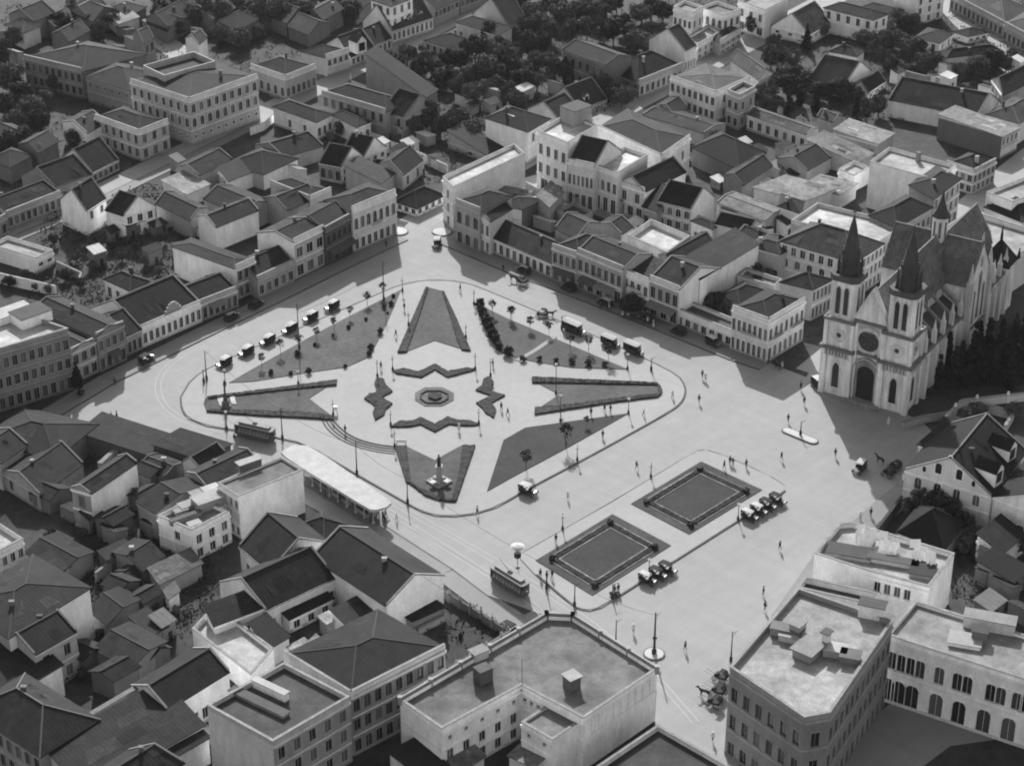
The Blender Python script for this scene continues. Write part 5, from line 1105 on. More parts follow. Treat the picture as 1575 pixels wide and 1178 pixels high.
def tower(u0):
    TW = 5.6; u1 = u0 + TW; mb = MB(); mb.prism(sq(u0, u1, 0, TW), -.6, 17.0)
    for (a, b) in ((u0, 0), (u1, 0), (u0, TW), (u1, TW)):
        mb.prism(sq(a - .55, a + .55, b - .55, b + .55), -.6, 10.3); mb.prism(sq(a - .4, a + .4, b - .4, b + .4), 10.3, 16.8)
    t = mb.build('tower', ST, cath); P = sq(u0, u1, 0, TW)
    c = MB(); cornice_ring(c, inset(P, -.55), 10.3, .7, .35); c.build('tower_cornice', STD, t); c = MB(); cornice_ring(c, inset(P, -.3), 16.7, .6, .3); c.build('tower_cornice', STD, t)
    # corbel table under the lower cornice
    c = MB()
    for i in range(8):
        s = u0 + (i + .5) * TW / 8; c.box(s - .2, s + .2, -.62, .0, 8.9, 10.25); s2 = (i + .5) * TW / 8; c.box(u1 - .0, u1 + .62, s2 - .2, s2 + .2, 8.9, 10.25)
    c.build('corbel_table', mat('stone', .36), t)
    lan(t, u0 + TW / 2, 0, 1.8, 1.5, 5.6, 'f'); lan(t, u1, TW / 2, 1.8, 1.5, 5.6, 'r')
    for face in 'fr':                                    # round ornament on the middle stage
        r = MB(); n = 20
        for k in range(n):
            a, b = 2 * math.pi * k / n, 2 * math.pi * (k + 1) / n
            for (r0, r1, y) in ((1.15, 1.5, -.2), (.55, .8, -.15)):
                q = []
                for (rr, aa) in ((r0, a), (r1, a), (r1, b), (r0, b)):
                    x, z = rr * math.cos(aa), 13.6 + rr * math.sin(aa)
                    q.append((u0 + TW/2 + x, y, z) if face == 'f' else (u1 - y, TW/2 + x, z))
                r.face(q)
        o = r.build('rosette', mat('stone', .5), t)
        d = MB(); q = []
        for k in range(14):
            a = 2 * math.pi * k / 14; x, z = .5 * math.cos(a), 13.6 + .5 * math.sin(a); q.append((u0 + TW/2 + x, -.06, z) if face == 'f' else (u1 + .06, TW/2 + x, z))
        d.face(q); d.build('oculus', GLASS, o)
    # belfry with chamfered corners
    e = .22; cf = .75; a, b, c0, d = u0 + e, u1 - e, e, TW - e
    P = [Vector(p) for p in ((a + cf, c0), (b - cf, c0), (b, c0 + cf), (b, d - cf), (b - cf, d), (a + cf, d), (a, d - cf), (a, c0 + cf))]
    m = MB(); m.prism(P, 17.0, 25.4)
    for p in P: m.tube((*p, 17.2), (*p, 25.2), .28, .24, 6)
    bf = m.build('belfry', ST, t)
    for s in (-.85, .85):
        lan(bf, u0 + TW/2 + s, c0, 18.2, 1.05, 6.0, 'f', name='louvre_window'); lan(bf, b, TW/2 + s, 18.2, 1.05, 6.0, 'r', name='louvre_window')
    m = MB(); ring(m, inset(P, -.0), .3, 25.4, 26.6, 0, .55); m.prism(inset(P, -.3), 25.3, 25.9)
    m.build('gallery', mat('stone', .07), t)
    m = MB(); cx, cy = u0 + TW / 2, TW / 2
    m.lathe((cx, cy, 25.9), [(2.2, 0), (2.2, 2.2), (1.95, 2.6), (1.75, 5.2), (1.3, 7.6), (.75, 10.3), (.2, 12.4), (.06, 13.0)], 8)
    for k in range(8):
        an = 2 * math.pi * k / 8 + math.pi / 8; x, y = cx + 2.25 * math.cos(an), cy + 2.25 * math.sin(an)
        m.lathe((x, y, 25.9), [(.3, 0), (.3, 2.4), (.38, 2.5), (.05, 4.6)], 6)
        p0 = Vector((cx + 1.78 * math.cos(an), cy + 1.78 * math.sin(an), 28.4)); p1 = Vector((cx + .2 * math.cos(an), cy + .2 * math.sin(an), 38.2)); m.tube(p0, p1, .1, .05, 4)
        an2 = 2 * math.pi * k / 8
        m.box(cx + 1.6 * math.cos(an2) - .3, cx + 1.6 * math.cos(an2) + .3, cy + 1.6 * math.sin(an2) - .3, cy + 1.6 * math.sin(an2) + .3, 30.5, 31.6)
    sp = m.build('spire', SPI, t)
    m = MB(); m.beam((cx, cy, 38.8), (cx, cy + .01, 38.8), .12, 1.6) if False else m.box(cx - .06, cx + .06, cy - .06, cy + .06, 38.8, 39.9); m.box(cx - .4, cx + .4, cy - .06, cy + .06, 39.4, 39.52); m.build('cross', SPI, sp)
TW = 5.6
tower(0); tower(W - TW)
# centre of the front
m = MB(); a, b = TW, W - TW; v0 = .7
m.prism(sq(a, b, v0, v0 + 1.2), -.6, 18.2)
mid = (a + b) / 2; ap = 25.0
for v in (v0, v0 + 1.2): m.face([(a, v, 18.2), (b, v, 18.2), (mid, v, ap)] if v == v0 else [(b, v, 18.2), (a, v, 18.2), (mid, v, ap)])
for s in (a + .7, b - .7): m.prism(sq(s - .45, s + .45, v0 - .6, v0 + .02), -.6, 17.2)
front = m.build('front_wall', ST, cath)
m = MB(); m.box(a + .02, b - .02, v0 - .55, v0 + .02, 10.3, 11.0); m.box(a + .02, b - .02, v0 - .4, v0 + .02, 17.3, 17.9); m.build('front_cornice', STD, front)
m = MB()
for (p, q) in (((a, 18.2), (mid, ap)), ((b, 18.2), (mid, ap))): m.beam((p[0], v0 + .4, p[1] - .1), (q[0], v0 + .4, q[1] - .1), 1.7, .55)
m.build('gable_coping', mat('stone', .5), front)
m = MB()
for i in range(9):
    s = a + .9 + (b - a - 1.8) * i / 8; m.box(s - .18, s + .18, v0 - .3, v0 + .01, 15.6, 17.3)
m.build('arcade', mat('stone', .36), front)
m = MB(); n = 28; zc = 13.7; R0, R1 = 2.25, 3.0                                   # rose window
for k in range(n):
    p, q = 2 * math.pi * k / n, 2 * math.pi * (k + 1) / n
    m.face([(mid + R1 * math.cos(p), v0 - .35, zc + R1 * math.sin(p)), (mid + R1 * math.cos(q), v0 - .35, zc + R1 * math.sin(q)), (mid + R0 * math.cos(q), v0 - .35, zc + R0 * math.sin(q)), (mid + R0 * math.cos(p), v0 - .35, zc + R0 * math.sin(p))][::-1])
    m.face([(mid + R1 * math.cos(p), v0, zc + R1 * math.sin(p)), (mid + R1 * math.cos(q), v0, zc + R1 * math.sin(q)), (mid + R1 * math.cos(q), v0 - .35, zc + R1 * math.sin(q)), (mid + R1 * math.cos(p), v0 - .35, zc + R1 * math.sin(p))])
    m.face([(mid + R0 * math.cos(p), v0 - .35, zc + R0 * math.sin(p)), (mid + R0 * math.cos(q), v0 - .35, zc + R0 * math.sin(q)), (mid + R0 * math.cos(q), v0 - .05, zc + R0 * math.sin(q)), (mid + R0 * math.cos(p), v0 - .05, zc + R0 * math.sin(p))])
rw = m.build('rose_window', mat('stone', .42), front)
m = MB(); m.face([(mid + R0 * math.cos(2 * math.pi * k / n), v0 - .05, zc + R0 * math.sin(2 * math.pi * k / n)) for k in range(n)]); m.build('pane', GLASS, rw)
m = MB()
for k in range(8):
    p = 2 * math.pi * k / 8; m.tube((mid + .5 * math.cos(p), v0 - .12, zc + .5 * math.sin(p)), (mid + R0 * math.cos(p), v0 - .12, zc + R0 * math.sin(p)), .07, .07, 5)
m.build('tracery', mat('stone', .1), rw)
for i, (w, h, y) in enumerate(((6.0, 9.9, -.62), (5.3, 9.2, -.46), (4.6, 8.5, -.30))):      # stepped arches of the doorway
    m = MB(); n = 10; pts = []
    for (rw_, hh) in ((w / 2, h), (w / 2 - .42, h - .42)):
        zc2 = hh - rw_; pts.append([(rw_, 0)] + [(rw_ * math.cos(t), zc2 + rw_ * math.sin(t) * 1.0) for t in [math.pi * k / n for k in range(n + 1)]] + [(-rw_, 0)])
    O, I = pts
    for k in range(len(O) - 1):
        m.face([(mid + O[k][0], v0 + y, O[k][1]), (mid + I[k][0], v0 + y, I[k][1]), (mid + I[k + 1][0], v0 + y, I[k + 1][1]), (mid + O[k + 1][0], v0 + y, O[k + 1][1])])
        m.face([(mid + O[k][0], v0 + y, O[k][1]), (mid + O[k + 1][0], v0 + y, O[k + 1][1]), (mid + O[k + 1][0], v0 + .01, O[k + 1][1]), (mid + O[k][0], v0 + .01, O[k][1])])
        m.face([(mid + I[k][0], v0 + y, I[k][1]), (mid + I[k][0], v0 + .01, I[k][1]), (mid + I[k + 1][0], v0 + .01, I[k + 1][1]), (mid + I[k + 1][0], v0 + y, I[k + 1][1])])
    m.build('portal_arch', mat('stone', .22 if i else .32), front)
m = MB(); rr = 2.3; m.face([(mid - rr, v0 - .04, 0)] + [(mid - rr * math.cos(math.pi * k / 12), v0 - .04, 8.2 - rr + rr * math.sin(math.pi * k / 12)) for k in range(13)] + [(mid + rr, v0 - .04, 0)][::1])
m.build('portal_shade', mat('plain', .018), front)  # flat near-black face: the shade of the deep doorway put into colour
for s in (a + .95,): lan(front, s, v0, 1.6, .8, 4.2, 'f')
m = MB(); m.box(a - .3, b + .3, -2.4, v0, -.3, .25); m.box(a - .3, b + .3, -1.6, v0, .25, .5); m.build('front_steps', mat('stone', .2), cath)
# nave, aisles, transept, chancel
NV, TR, CH = 29.0, 39.5, 56.0; EA, RI = 17.0, 24.2; n0, n1 = TW - .6, W - TW + .6
def gable_roof_v(u0, u1, v0_, v1_, ze, zr, name, parent, ov=.5):
    m = MB(); um = (u0 + u1) / 2; k = (zr - ze) / ((u1 - u0) / 2)
    slope(m, [(u0 - ov, v1_, ze - k * ov), (u0 - ov, v0_, ze - k * ov), (um, v0_, zr), (um, v1_, zr)]); slope(m, [(u1 + ov, v0_, ze - k * ov), (u1 + ov, v1_, ze - k * ov), (um, v1_, zr), (um, v0_, zr)])
    m.beam((um, v0_, zr - .05), (um, v1_, zr - .05), .35, .35, 1); return m.build(name, [SL, STD], parent)
def gable_roof_u(u0, u1, v0_, v1_, ze, zr, name, parent, ov=.5):
    m = MB(); vm = (v0_ + v1_) / 2; k = (zr - ze) / ((v1_ - v0_) / 2)
    slope(m, [(u0, v0_ - ov, ze - k * ov), (u1, v0_ - ov, ze - k * ov), (u1, vm, zr), (u0, vm, zr)]); slope(m, [(u1, v1_ + ov, ze - k * ov), (u0, v1_ + ov, ze - k * ov), (u0, vm, zr), (u1, vm, zr)])
    m.beam((u0, vm, zr - .05), (u1, vm, zr - .05), .35, .35, 1); return m.build(name, [SL, STD], parent)
m = MB(); m.prism(sq(n0, n1, v0 + 1.2, NV), -.6, EA); nave = m.build('nave', ST, cath)
gable_roof_v(n0, n1, v0 + 1.25, (NV + TR) / 2, EA, RI, 'nave_roof', nave)
m = MB(); ring(m, sq(n0, n1, v0 + 2, NV), .1, EA - .7, EA - .05, 0, .42); m.build('nave_cornice', STD, nave)
m = MB(); m.prism(sq(.2, n0 - .02, TW + .6, NV - .02), -.6, 10.4); m.prism(sq(n1 + .02, W - .2, TW + .6, NV - .02), -.6, 10.4)
m.prism(sq(.2, W - .2, TR + .02, CH - 4), -.6, 10.4); ai = m.build('aisle', ST, cath)
m = MB()
slope(m, [(W - .1, TW + .6, 10.5), (W - .1, NV - .1, 10.5), (n1 + .02, NV - .1, 13.2), (n1 + .02, TW + .6, 13.2)]); slope(m, [(.1, NV - .1, 10.5), (.1, TW + .6, 10.5), (n0 - .02, TW + .6, 13.2), (n0 - .02, NV - .1, 13.2)])
slope(m, [(W - .1, TR + .1, 10.5), (W - .1, CH - 4, 10.5), (n1 + .02, CH - 4, 13.0), (n1 + .02, TR + .1, 13.0)])
m.build('aisle_roof', mat('tile', .2), ai)
m = MB(); m.box(W - .22, W + .35, TW + .7, NV - .1, 9.7, 10.4); m.build('aisle_cornice', STD, ai); m = MB(); m.box(W - .22, W + .35, TR + .1, CH - 4, 9.7, 10.4); m.build('aisle_cornice', STD, ai)
stat = [TW + 2.6 + i * 4.7 for i in range(5)]
for i, v in enumerate(stat + [TR + 2.5 + k * 3.6 for k in range(4)]):
    k = MB(); k.prism(sq(W - .25, W + 1.0, v - .42, v + .42), -.6, 9.4); k.prism(sq(W - .6, W + .35, v - .34, v + .34), 10.4, 13.4); k.lathe((W - .12, v, 13.4), [(.5, 0), (.38, .3), (.05, 2.3)], 6)
    k.build('buttress', mat('stone', .5), ai)
    if i < 5:
        k = MB(); k.beam((W - .3, v, 12.2), (n1 + .1, v, 15.6), .45, .7); k.build('flying_buttress', mat('stone', .16), ai)
        lan(ai, W - .2, v + 2.35, 2.2, 1.0, 5.0, 'r'); lan(nave, n1, v + 2.35, 13.4, 1.0, 2.6, 'r')
        k = MB(); k.lathe((n1 + .3, v, EA - .1), [(.35, 0), (.3, 1.0), (.05, 2.4)], 6); k.build('pinnacle', STD, nave)
    elif i < 8: lan(ai, W - .2, v + 1.8, 2.2, 1.0, 5.0, 'r')
t0, t1 = -.8, W + .8
m = MB(); m.prism(sq(t0, t1, NV, TR), -.6, EA); vm = (NV + TR) / 2
for u in (t0, t1): m.face([(u, NV, EA), (u, TR, EA), (u, vm, RI + .3)] if u == t1 else [(u, TR, EA), (u, NV, EA), (u, vm, RI + .3)])
tr = m.build('transept', ST, cath); gable_roof_u(t0, t1 - .5, NV, TR, EA, RI, 'transept_roof', tr)
m = MB()
for (p, q) in ((NV, vm), (TR, vm)): m.beam((t1 - .25, p, EA), (t1 - .25, q, RI + .3), .9, .5) if False else m.tube((t1 - .2, p, EA + .1), (t1 - .2, q, RI + .45), .34, .34, 6)
m.build('gable_coping', STD, tr)
m = MB()
for v in (NV, TR): m.prism(sq(t1 - .7, t1 + .7, v - .7, v + .7), -.6, 17.5); m.lathe((t1, v, 17.5), [(.75, 0), (.6, .6), (.06, 4.2)], 8)
m.lathe((t1 - .2, vm, RI + .4), [(.3, 0), (.3, .8), (.05, 2.2)], 6); m.build('corner_buttress', mat('stone', .42), tr)
for s in (-2.6, 0, 2.6): lan(tr, t1, vm + s, 6.5 if s else 7.0, 1.3, 8.0 if s else 11.0, 'r')
lan(tr, t1, vm, 19.2, .8, 2.2, 'r')
m = MB(); m.box(t1 - .1, t1 + .35, NV + .8, TR - .8, 5.4, 5.9); m.build('transept_cornice', STD, tr)
m = MB(); m.prism(sq(n0, n1, TR, CH), -.6, 15.5); m.prism([Vector(p) for p in ((n0 + .02, CH), (n1 - .02, CH), (n1 - 1.8, CH + 3.6), (n0 + 1.8, CH + 3.6))], -.6, 15.4); chn = m.build('chancel', ST, cath)
gable_roof_v(n0, n1, vm, CH, 15.5, 22.6, 'chancel_roof', chn)
m = MB(); um = (n0 + n1) / 2
for (p, q) in (((n1 + .3, CH), (n1 - 1.6, CH + 3.9)), ((n1 - 1.6, CH + 3.9), (n0 + 1.6, CH + 3.9)), ((n0 + 1.6, CH + 3.9), (n0 - .3, CH))): slope(m, [(*p, 15.3), (*q, 15.3), (um, CH + .02, 22.6)])
m.build('apse_roof', SL, chn)
m = MB(); m.prism(sq(n1 - .2, W + .6, CH - 4, CH + 1.5), -.6, 11.5); sc = m.build('side_chapel', ST, cath)
m = MB(); P = sq(n1 - .6, W + 1.0, CH - 4.4, CH + 1.9); ctr = sum(P, Vector((0, 0))) / 4
for i in range(4): slope(m, [(*P[i], 11.4), (*P[(i + 1) % 4], 11.4), (*ctr, 16.6)])
m.lathe((*ctr, 16.4), [(.35, 0), (.3, 1.0), (.05, 3.4)], 6)
for p in P: m.lathe((*p, 11.4), [(.4, 0), (.35, .9), (.05, 2.6)], 6)
m.build('side_chapel_roof', mat('tile', .06), sc)
m = MB(); m.lathe((um, vm, 22.6), [(1.7, 0), (1.7, 5.6)], 8); ln = m.build('crossing_turret', mat('stone', .62), cath)
m = MB(); m.lathe((um, vm, 28.15), [(2.1, 0), (2.0, .3), (1.2, 1.3), (.5, 3.4), (.05, 6.0)], 8); m.build('turret_spire', SPI, ln)
for k in range(8):
    an = 2 * math.pi * k / 8 + math.pi / 8; r = MB(); c_, s_ = math.cos(an) * 1.6, math.sin(an) * 1.6; d_ = Vector((-math.sin(an), math.cos(an))) * .28
    r.face([(um + c_ - d_.x, vm + s_ - d_.y, 23.6), (um + c_ + d_.x, vm + s_ + d_.y, 23.6), (um + c_ + d_.x, vm + s_ + d_.y, 27.2), (um + c_ - d_.x, vm + s_ - d_.y, 27.2)]); r.build('turret_opening', mat('plain', .12), ln)
# ================================================================ tram shelter, monuments, poles
tile(390, 580)
HS = 4.0
RP = [(165, 452), (240, 408), (322, 412), (430, 472), (620, 604), (815, 738), (832, 758), (802, 784), (742, 800), (702, 797), (640, 762), (480, 662), (300, 552), (195, 482)]
P = [un2(p, HS) for p in RP]; cen = sum(P, Vector((0, 0))) / len(P); P = ccw([p - cen for p in P])
sh = empty('tram_shelter', (cen.x, cen.y, 0), 'long open tram shelter with a glaring white flat roof along the kerb', 'tram shelter')
m = MB(); m.prism(P, HS - .28, HS); m.build('roof', mat('tin', .54), sh)
m = MB(); q = inset(P, -.12); ring(m, P, .1, HS - .5, HS - .28, 0, .02); m.build('fascia', mat('plain', .4), sh)
tile(390, 580); a0, a1 = un2((300, 520), HS) - cen, un2((720, 775), HS) - cen; b0, b1 = un2((400, 480), HS) - cen, un2((790, 745), HS) - cen
m = MB()
d = (a1 - a0).normalized(); n_ = Vector((-d.y, d.x))
ctr0, ctr1 = (a0 + b0) / 2, (a1 + b1) / 2
for f0, f1 in ((.04, .30), (.36, .62), (.70, .94)):
    p, r = ctr0.lerp(ctr1, f0), ctr0.lerp(ctr1, f1); mm = MB(); mm.prism([p - n_ * 1.1, r - n_ * 1.1, r + n_ * 1.1, p + n_ * 1.1], 0, 2.9); k = mm.build('ticket_booth', mat('wall', .2), sh)
    mm = MB(); e = -n_ * 1.13
    mm.face([(*(p.lerp(r, .1) + e), 1.0), (*(p.lerp(r, .9) + e), 1.0), (*(p.lerp(r, .9) + e), 2.2), (*(p.lerp(r, .1) + e), 2.2)]); mm.build('counter_opening', mat('plain', .03), k)
for i in range(9):
    f = i / 8
    for (s0, s1) in ((a0, a1), (b0, b1)):
        p = s0.lerp(s1, f); mm = MB(); mm.tube((p.x, p.y, 0), (p.x, p.y, HS - .28), .11, .09, 8); mm.box(p.x - .22, p.x + .22, p.y - .22, p.y + .22, 0, .5); mm.build('column', mat('plain', .35), sh)
m = MB(); m.prism(ccw([p * .96 for p in P]), -.1, .17); m.build('platform', mat('pave', .13), sh)
for f in (.12, .5, .85):
    p = a0.lerp(a1, f); mm = MB(); q0, q1 = p - d * 1.1 + n_ * .5, p + d * 1.1 + n_ * .5; mm.prism(ccw([q0, q1, q1 + n_ * .45, q0 + n_ * .45]), .5, .58)
    for q in (q0 + d * .2, q1 - d * .2): mm.box(q.x - .05, q.x + .05, q.y + .1, q.y + .3, .17, .5)
    mm.build('bench', mat('plain', .1), sh)
# bronze statue on a stepped pale pedestal
tile(390, 580)
g = un((1122, 640)); st = empty('statue', (g.x, g.y, .25), 'bronze standing statue on a pale stepped pedestal inside the hedged lawn', 'monument', rz=.75)
m = MB(); m.box(-1.8, 1.8, -1.8, 1.8, -.1, .35); m.box(-1.3, 1.3, -1.3, 1.3, .35, .7); m.build('steps', mat('stone', .24), st)
m = MB(); m.prism(sq(-.9, .9, -.9, .9), .7, 1.2); m.lathe((0, 0, 1.2), [(.95, 0), (.8, .2), (.72, 2.0), (.95, 2.15), (.95, 2.4)], 4); m.build('pedestal', mat('stone', .26), st)
BZ = glossy('bronze', .03, .45, .6)
m = MB(); m.lathe((0, 0, 3.6), [(.42, 0), (.36, .5), (.3, 1.1), (.36, 1.6), (.3, 1.85), (.12, 1.95), (.13, 2.05), (.19, 2.2), (.17, 2.4), (.06, 2.5)], 10)
m.tube((.34, 0, 5.35), (.45, .1, 4.5), .12, .09, 8); m.tube((-.34, 0, 5.35), (-.5, -.25, 4.75), .12, .09, 8); m.tube((-.5, -.25, 4.75), (-.35, -.5, 4.6), .09, .07, 8); m.build('bronze_figure', BZ, st, smooth=True)
for s in ((-1.9, -.3), (.3, -1.9)):
    m = MB(); m.box(s[0] - .55, s[0] + .55, s[1] - .55, s[1] + .55, .7, 1.05); m.build('plinth_block', mat('stone', .35), st)
# slender monument in the hedged petal
tile(0, 580)
g = un((1365, 188)); st = empty('obelisk', (g.x, g.y, .25), 'slender dark column monument between two pale flower triangles', 'monument')
m = MB(); m.lathe((0, 0, 0), [(1.1, 0), (1.1, .4), (.8, .45), (.75, 1.3), (.5, 1.6)], 8); m.build('base', mat('stone', .12), st)
m = MB(); m.lathe((0, 0, 1.6), [(.42, 0), (.30, 1.2), (.5, 1.35), (.2, 1.6), (.16, 3.4), (.3, 3.5), (.05, 4.6)], 8); m.build('column', mat('stone', .06), st)
for pts in ([(1313, 130), (1348, 122), (1345, 180), (1325, 170)], [(1388, 120), (1415, 112), (1428, 165), (1398, 160)]):
    P3 = ccw([un2(p, .3) - Vector((g.x, g.y)) for p in pts]); m = MB(); m.prism(P3, -.1, .12); m.build('flower_patch', mat('grass', .28), st)
# poles and lamps: (base px, top px, kind, where)
tile(0, 0, 1)
IRON = mat('plain', .03)
def pole(bp, tp, label, kind='mast'):
    g = un(bp); h = max(3.0, hgt(tp, g)); z0 = .15
    if kind == 'lamp':
        r = empty('street_lamp', (g.x, g.y, z0), label, 'street lamp', 'lamps and masts of the square')
        m = MB(); m.lathe((0, 0, 0), [(.24, 0), (.24, .5), (.12, .7), (.075, 1.2), (.06, h - .55)], 8); m.box(-.3, .3, -.04, .04, h - .75, h - .68); m.build('post', IRON, r)
        m = MB(); m.lathe((0, 0, h - .6), [(.1, 0), (.26, .15), (.30, .32), (.24, .5), (.08, .6)], 10); m.build('globe', mat('plain', .8), r, smooth=True)
        m = MB(); m.lathe((0, 0, h - .02), [(.16, 0), (.05, .12), (.02, .25)], 8); m.build('finial', IRON, r)
    else:
        r = empty('tram_mast', (g.x, g.y, z0), label, 'mast', 'lamps and masts of the square')
        k = 1.6 if kind == 'thick' else 1.0
        m = MB(); m.lathe((0, 0, 0), [(.26 * k, 0), (.26 * k, .8), (.14 * k, 1.0), (.10 * k, h * .5), (.07 * k, h)], 8); m.build('post', IRON, r)
        m = MB(); m.tube((0, 0, h * .93), (1.0, .7, h * .95), .035, .03, 6); m.tube((0, 0, h * .8), (.6, .42, h * .93), .02, .02, 5); m.build('bracket', IRON, r)
        if kind == 'thick':
            m = MB(); m.lathe((0, 0, h * .36), [(.1, 0), (.4, .1), (.4, .25), (.1, .4)], 8); m.build('collar', IRON, r)
for bp, tp, kd, lb in [
    ((590.5, 463), (590, 402), 'mast', 'tall iron mast at the street side tip of the lawn with the waiting cars'),
    ((619, 449), (619, 429), 'lamp', 'iron lamp at the sharp tip of the lawn with the waiting cars'),
    ((729, 469), (729, 448), 'lamp', 'iron lamp at the bushy tip of the lawn with the slanting path'),
    ((460.5, 537), (459.5, 468), 'mast', 'tall iron mast in the middle of the row of waiting cars'),
    ((628.5, 501), (628, 482), 'lamp', 'white globed lamp beside the long hedge of the petal, on the waiting cars side'),
    ((716.5, 520), (716.3, 502), 'lamp', 'lamp beside the long hedge of the petal towards the street mouth, on the buses side'),
    ((604, 570), (603.5, 549), 'lamp', 'lamp at the near end of the zigzag bed on the waiting cars side'),
    ((731, 569), (731, 545), 'lamp', 'lamp at the end of the zigzag bed on the buses side'),
    ((580.5, 580), (580, 556), 'lamp', 'lamp standing at the tip of the scalloped bed by the curved steps'),
    ((754.5, 579), (754, 554), 'lamp', 'lamp standing at the tip of the scalloped bed by the open road'),
    ((459, 592), (458.6, 570), 'lamp', 'white globed lamp on the path between the big lawn and the monument petal'),
    ((318, 585), (314.5, 541), 'mast', 'tall iron mast by the hindmost waiting car'),
    ((346.5, 592), (345.5, 568), 'lamp', 'white globed lamp at the rounded tip of the monument petal'),
    ((349, 661), (347, 632), 'lamp', 'lamp on the kerb facing the tram with open sides'),
    ((434.5, 676), (433, 628), 'mast', 'iron mast on the kerb between the open sided tram and the shelter'),
    ((549, 730), (547.5, 679), 'mast', 'iron mast on the kerb half way along the white shelter'),
    ((627, 775), (625.5, 742), 'mast', 'iron mast on the kerb where the white shelter ends'),
    ((512.5, 640), (512, 618), 'lamp', 'lamp at the inner corner of the monument petal'),
    ((601, 655), (600, 634), 'lamp', 'lamp at the end of the zigzag bed above the curved steps'),
    ((736.5, 653), (735.5, 631), 'lamp', 'lamp at the end of the zigzag bed opposite the dark triangular lawn'),
    ((607, 688), (606.5, 664), 'lamp', 'lamp at the corner of the statue petal by the curved steps'),
    ((862, 649), (862, 607), 'lamp', 'tall white globed lamp at the edge of the dark triangular lawn'),
    ((966.5, 637), (967.5, 612), 'lamp', 'white globed lamp at the pointed end of the dark triangular lawn'),
    ((887.7, 709), (888, 687), 'lamp', 'lamp on the kerb along the dark triangular lawn'),
    ((1001, 735), (1001.5, 714), 'lamp', 'lamp on the thin kerb behind the rectangular beds'),
    ((865.3, 815), (865.3, 792), 'lamp', 'lamp beside the rectangular bed nearer the tram'),
    ((1135, 800), (1136.5, 774), 'lamp', 'white globed lamp by the row of four parked cars'),
    ((998, 885), (998.5, 859), 'lamp', 'white globed lamp behind the row of three parked cars'),
    ((855, 607), (855, 559), 'lamp', 'tall white globed lamp between the pointed lawn with the path and the hedged tip petal'),
    ((965, 569), (965, 544), 'lamp', 'white globed lamp at the pointed end of the lawn with the slanting path'),
    ((864, 507), (864, 487), 'mast', 'short iron mast behind the large canopied bus'),
    ((1001.5, 571), (1001, 556), 'mast', 'short thin post past the last canopied bus'),
    ((1231, 670), (1233, 649), 'mast', 'post on the long rounded traffic island'),
    ((1006, 1006), (1006.5, 943), 'thick', 'thick pole on the round white traffic island'),
    ((883.6, 933), (883.6, 899), 'mast', 'iron mast at the rounded kerb before the large white building'),
    ((840.5, 907), (840.5, 878), 'mast', 'iron mast near the group of people facing the tram'),
    ((942, 921), (941, 900), 'mast', 'post next to the motorcycle at the kerb'),
    ((946.7, 1000), (945.5, 954), 'mast', 'iron mast rising behind the balustrade of the large white building'),
    ((1124, 1018), (1127.5, 972), 'mast', 'iron mast at the kerb beside the corner building with rusticated walls'),
    ((313.5, 589), (313, 571), 'mast', 'short post beside the tall mast at the hindmost waiting car'),
]: pole(bp, tp, lb, kd)
# round white sunshade over a traffic policeman's stand
g = un((796, 872)); r = empty('sunshade', (g.x, g.y, 0), 'round white sunshade on a post over a dark police stand by the tram', 'sunshade')
h = hgt((799, 838), g); m = MB(); m.tube((0, 0, 0), (0, 0, h), .07, .05, 8); m.build('post', IRON, r)
m = MB(); m.lathe((0, 0, h - .15), [(1.3, -.25), (1.3, -.2), (.9, .08), (.4, .25), (.03, .32)], 16); m.build('canopy', mat('plain', .42), r)
m = MB(); m.lathe((0, 0, h - 2.6), [(.5, 0), (.62, .15), (.62, .9), (.55, 1.0)], 10); m.build('stand', mat('plain', .03), r)
m = MB(); m.lathe((0, 0, 0), [(.4, 0), (.4, .2), (.2, .3)], 10); m.build('base', mat('stone', .3), r)
# white notice boxes on the paving
for p, lb in (((516, 637), 'small white notice box at the inner corner of the monument petal'), ((617, 684), 'low white bench at the corner of the statue petal')):
    g = un(p); r = empty('notice_box' if 'box' in lb else 'bench', (g.x, g.y, .15), lb, 'notice box' if 'box' in lb else 'bench')
    m = MB()
    if 'box' in lb: m.box(-.45, .45, -.25, .25, .8, 1.7); m.build('box', mat('plain', .75), r); m = MB(); m.box(-.4, -.3, -.06, .06, 0, .8); m.box(.3, .4, -.06, .06, 0, .8); m.build('leg', IRON, r)
    else: m.box(-1.1, 1.1, -.25, .25, .42, .5); m.build('seat', mat('plain', .75), r); m = MB(); m.box(-1.1, 1.1, .2, .26, .5, .9); m.build('backrest', mat('plain', .75), r); m = MB(); m.box(-.9, -.8, -.2, .2, 0, .42); m.box(.8, .9, -.2, .2, 0, .42); m.build('leg', IRON, r)
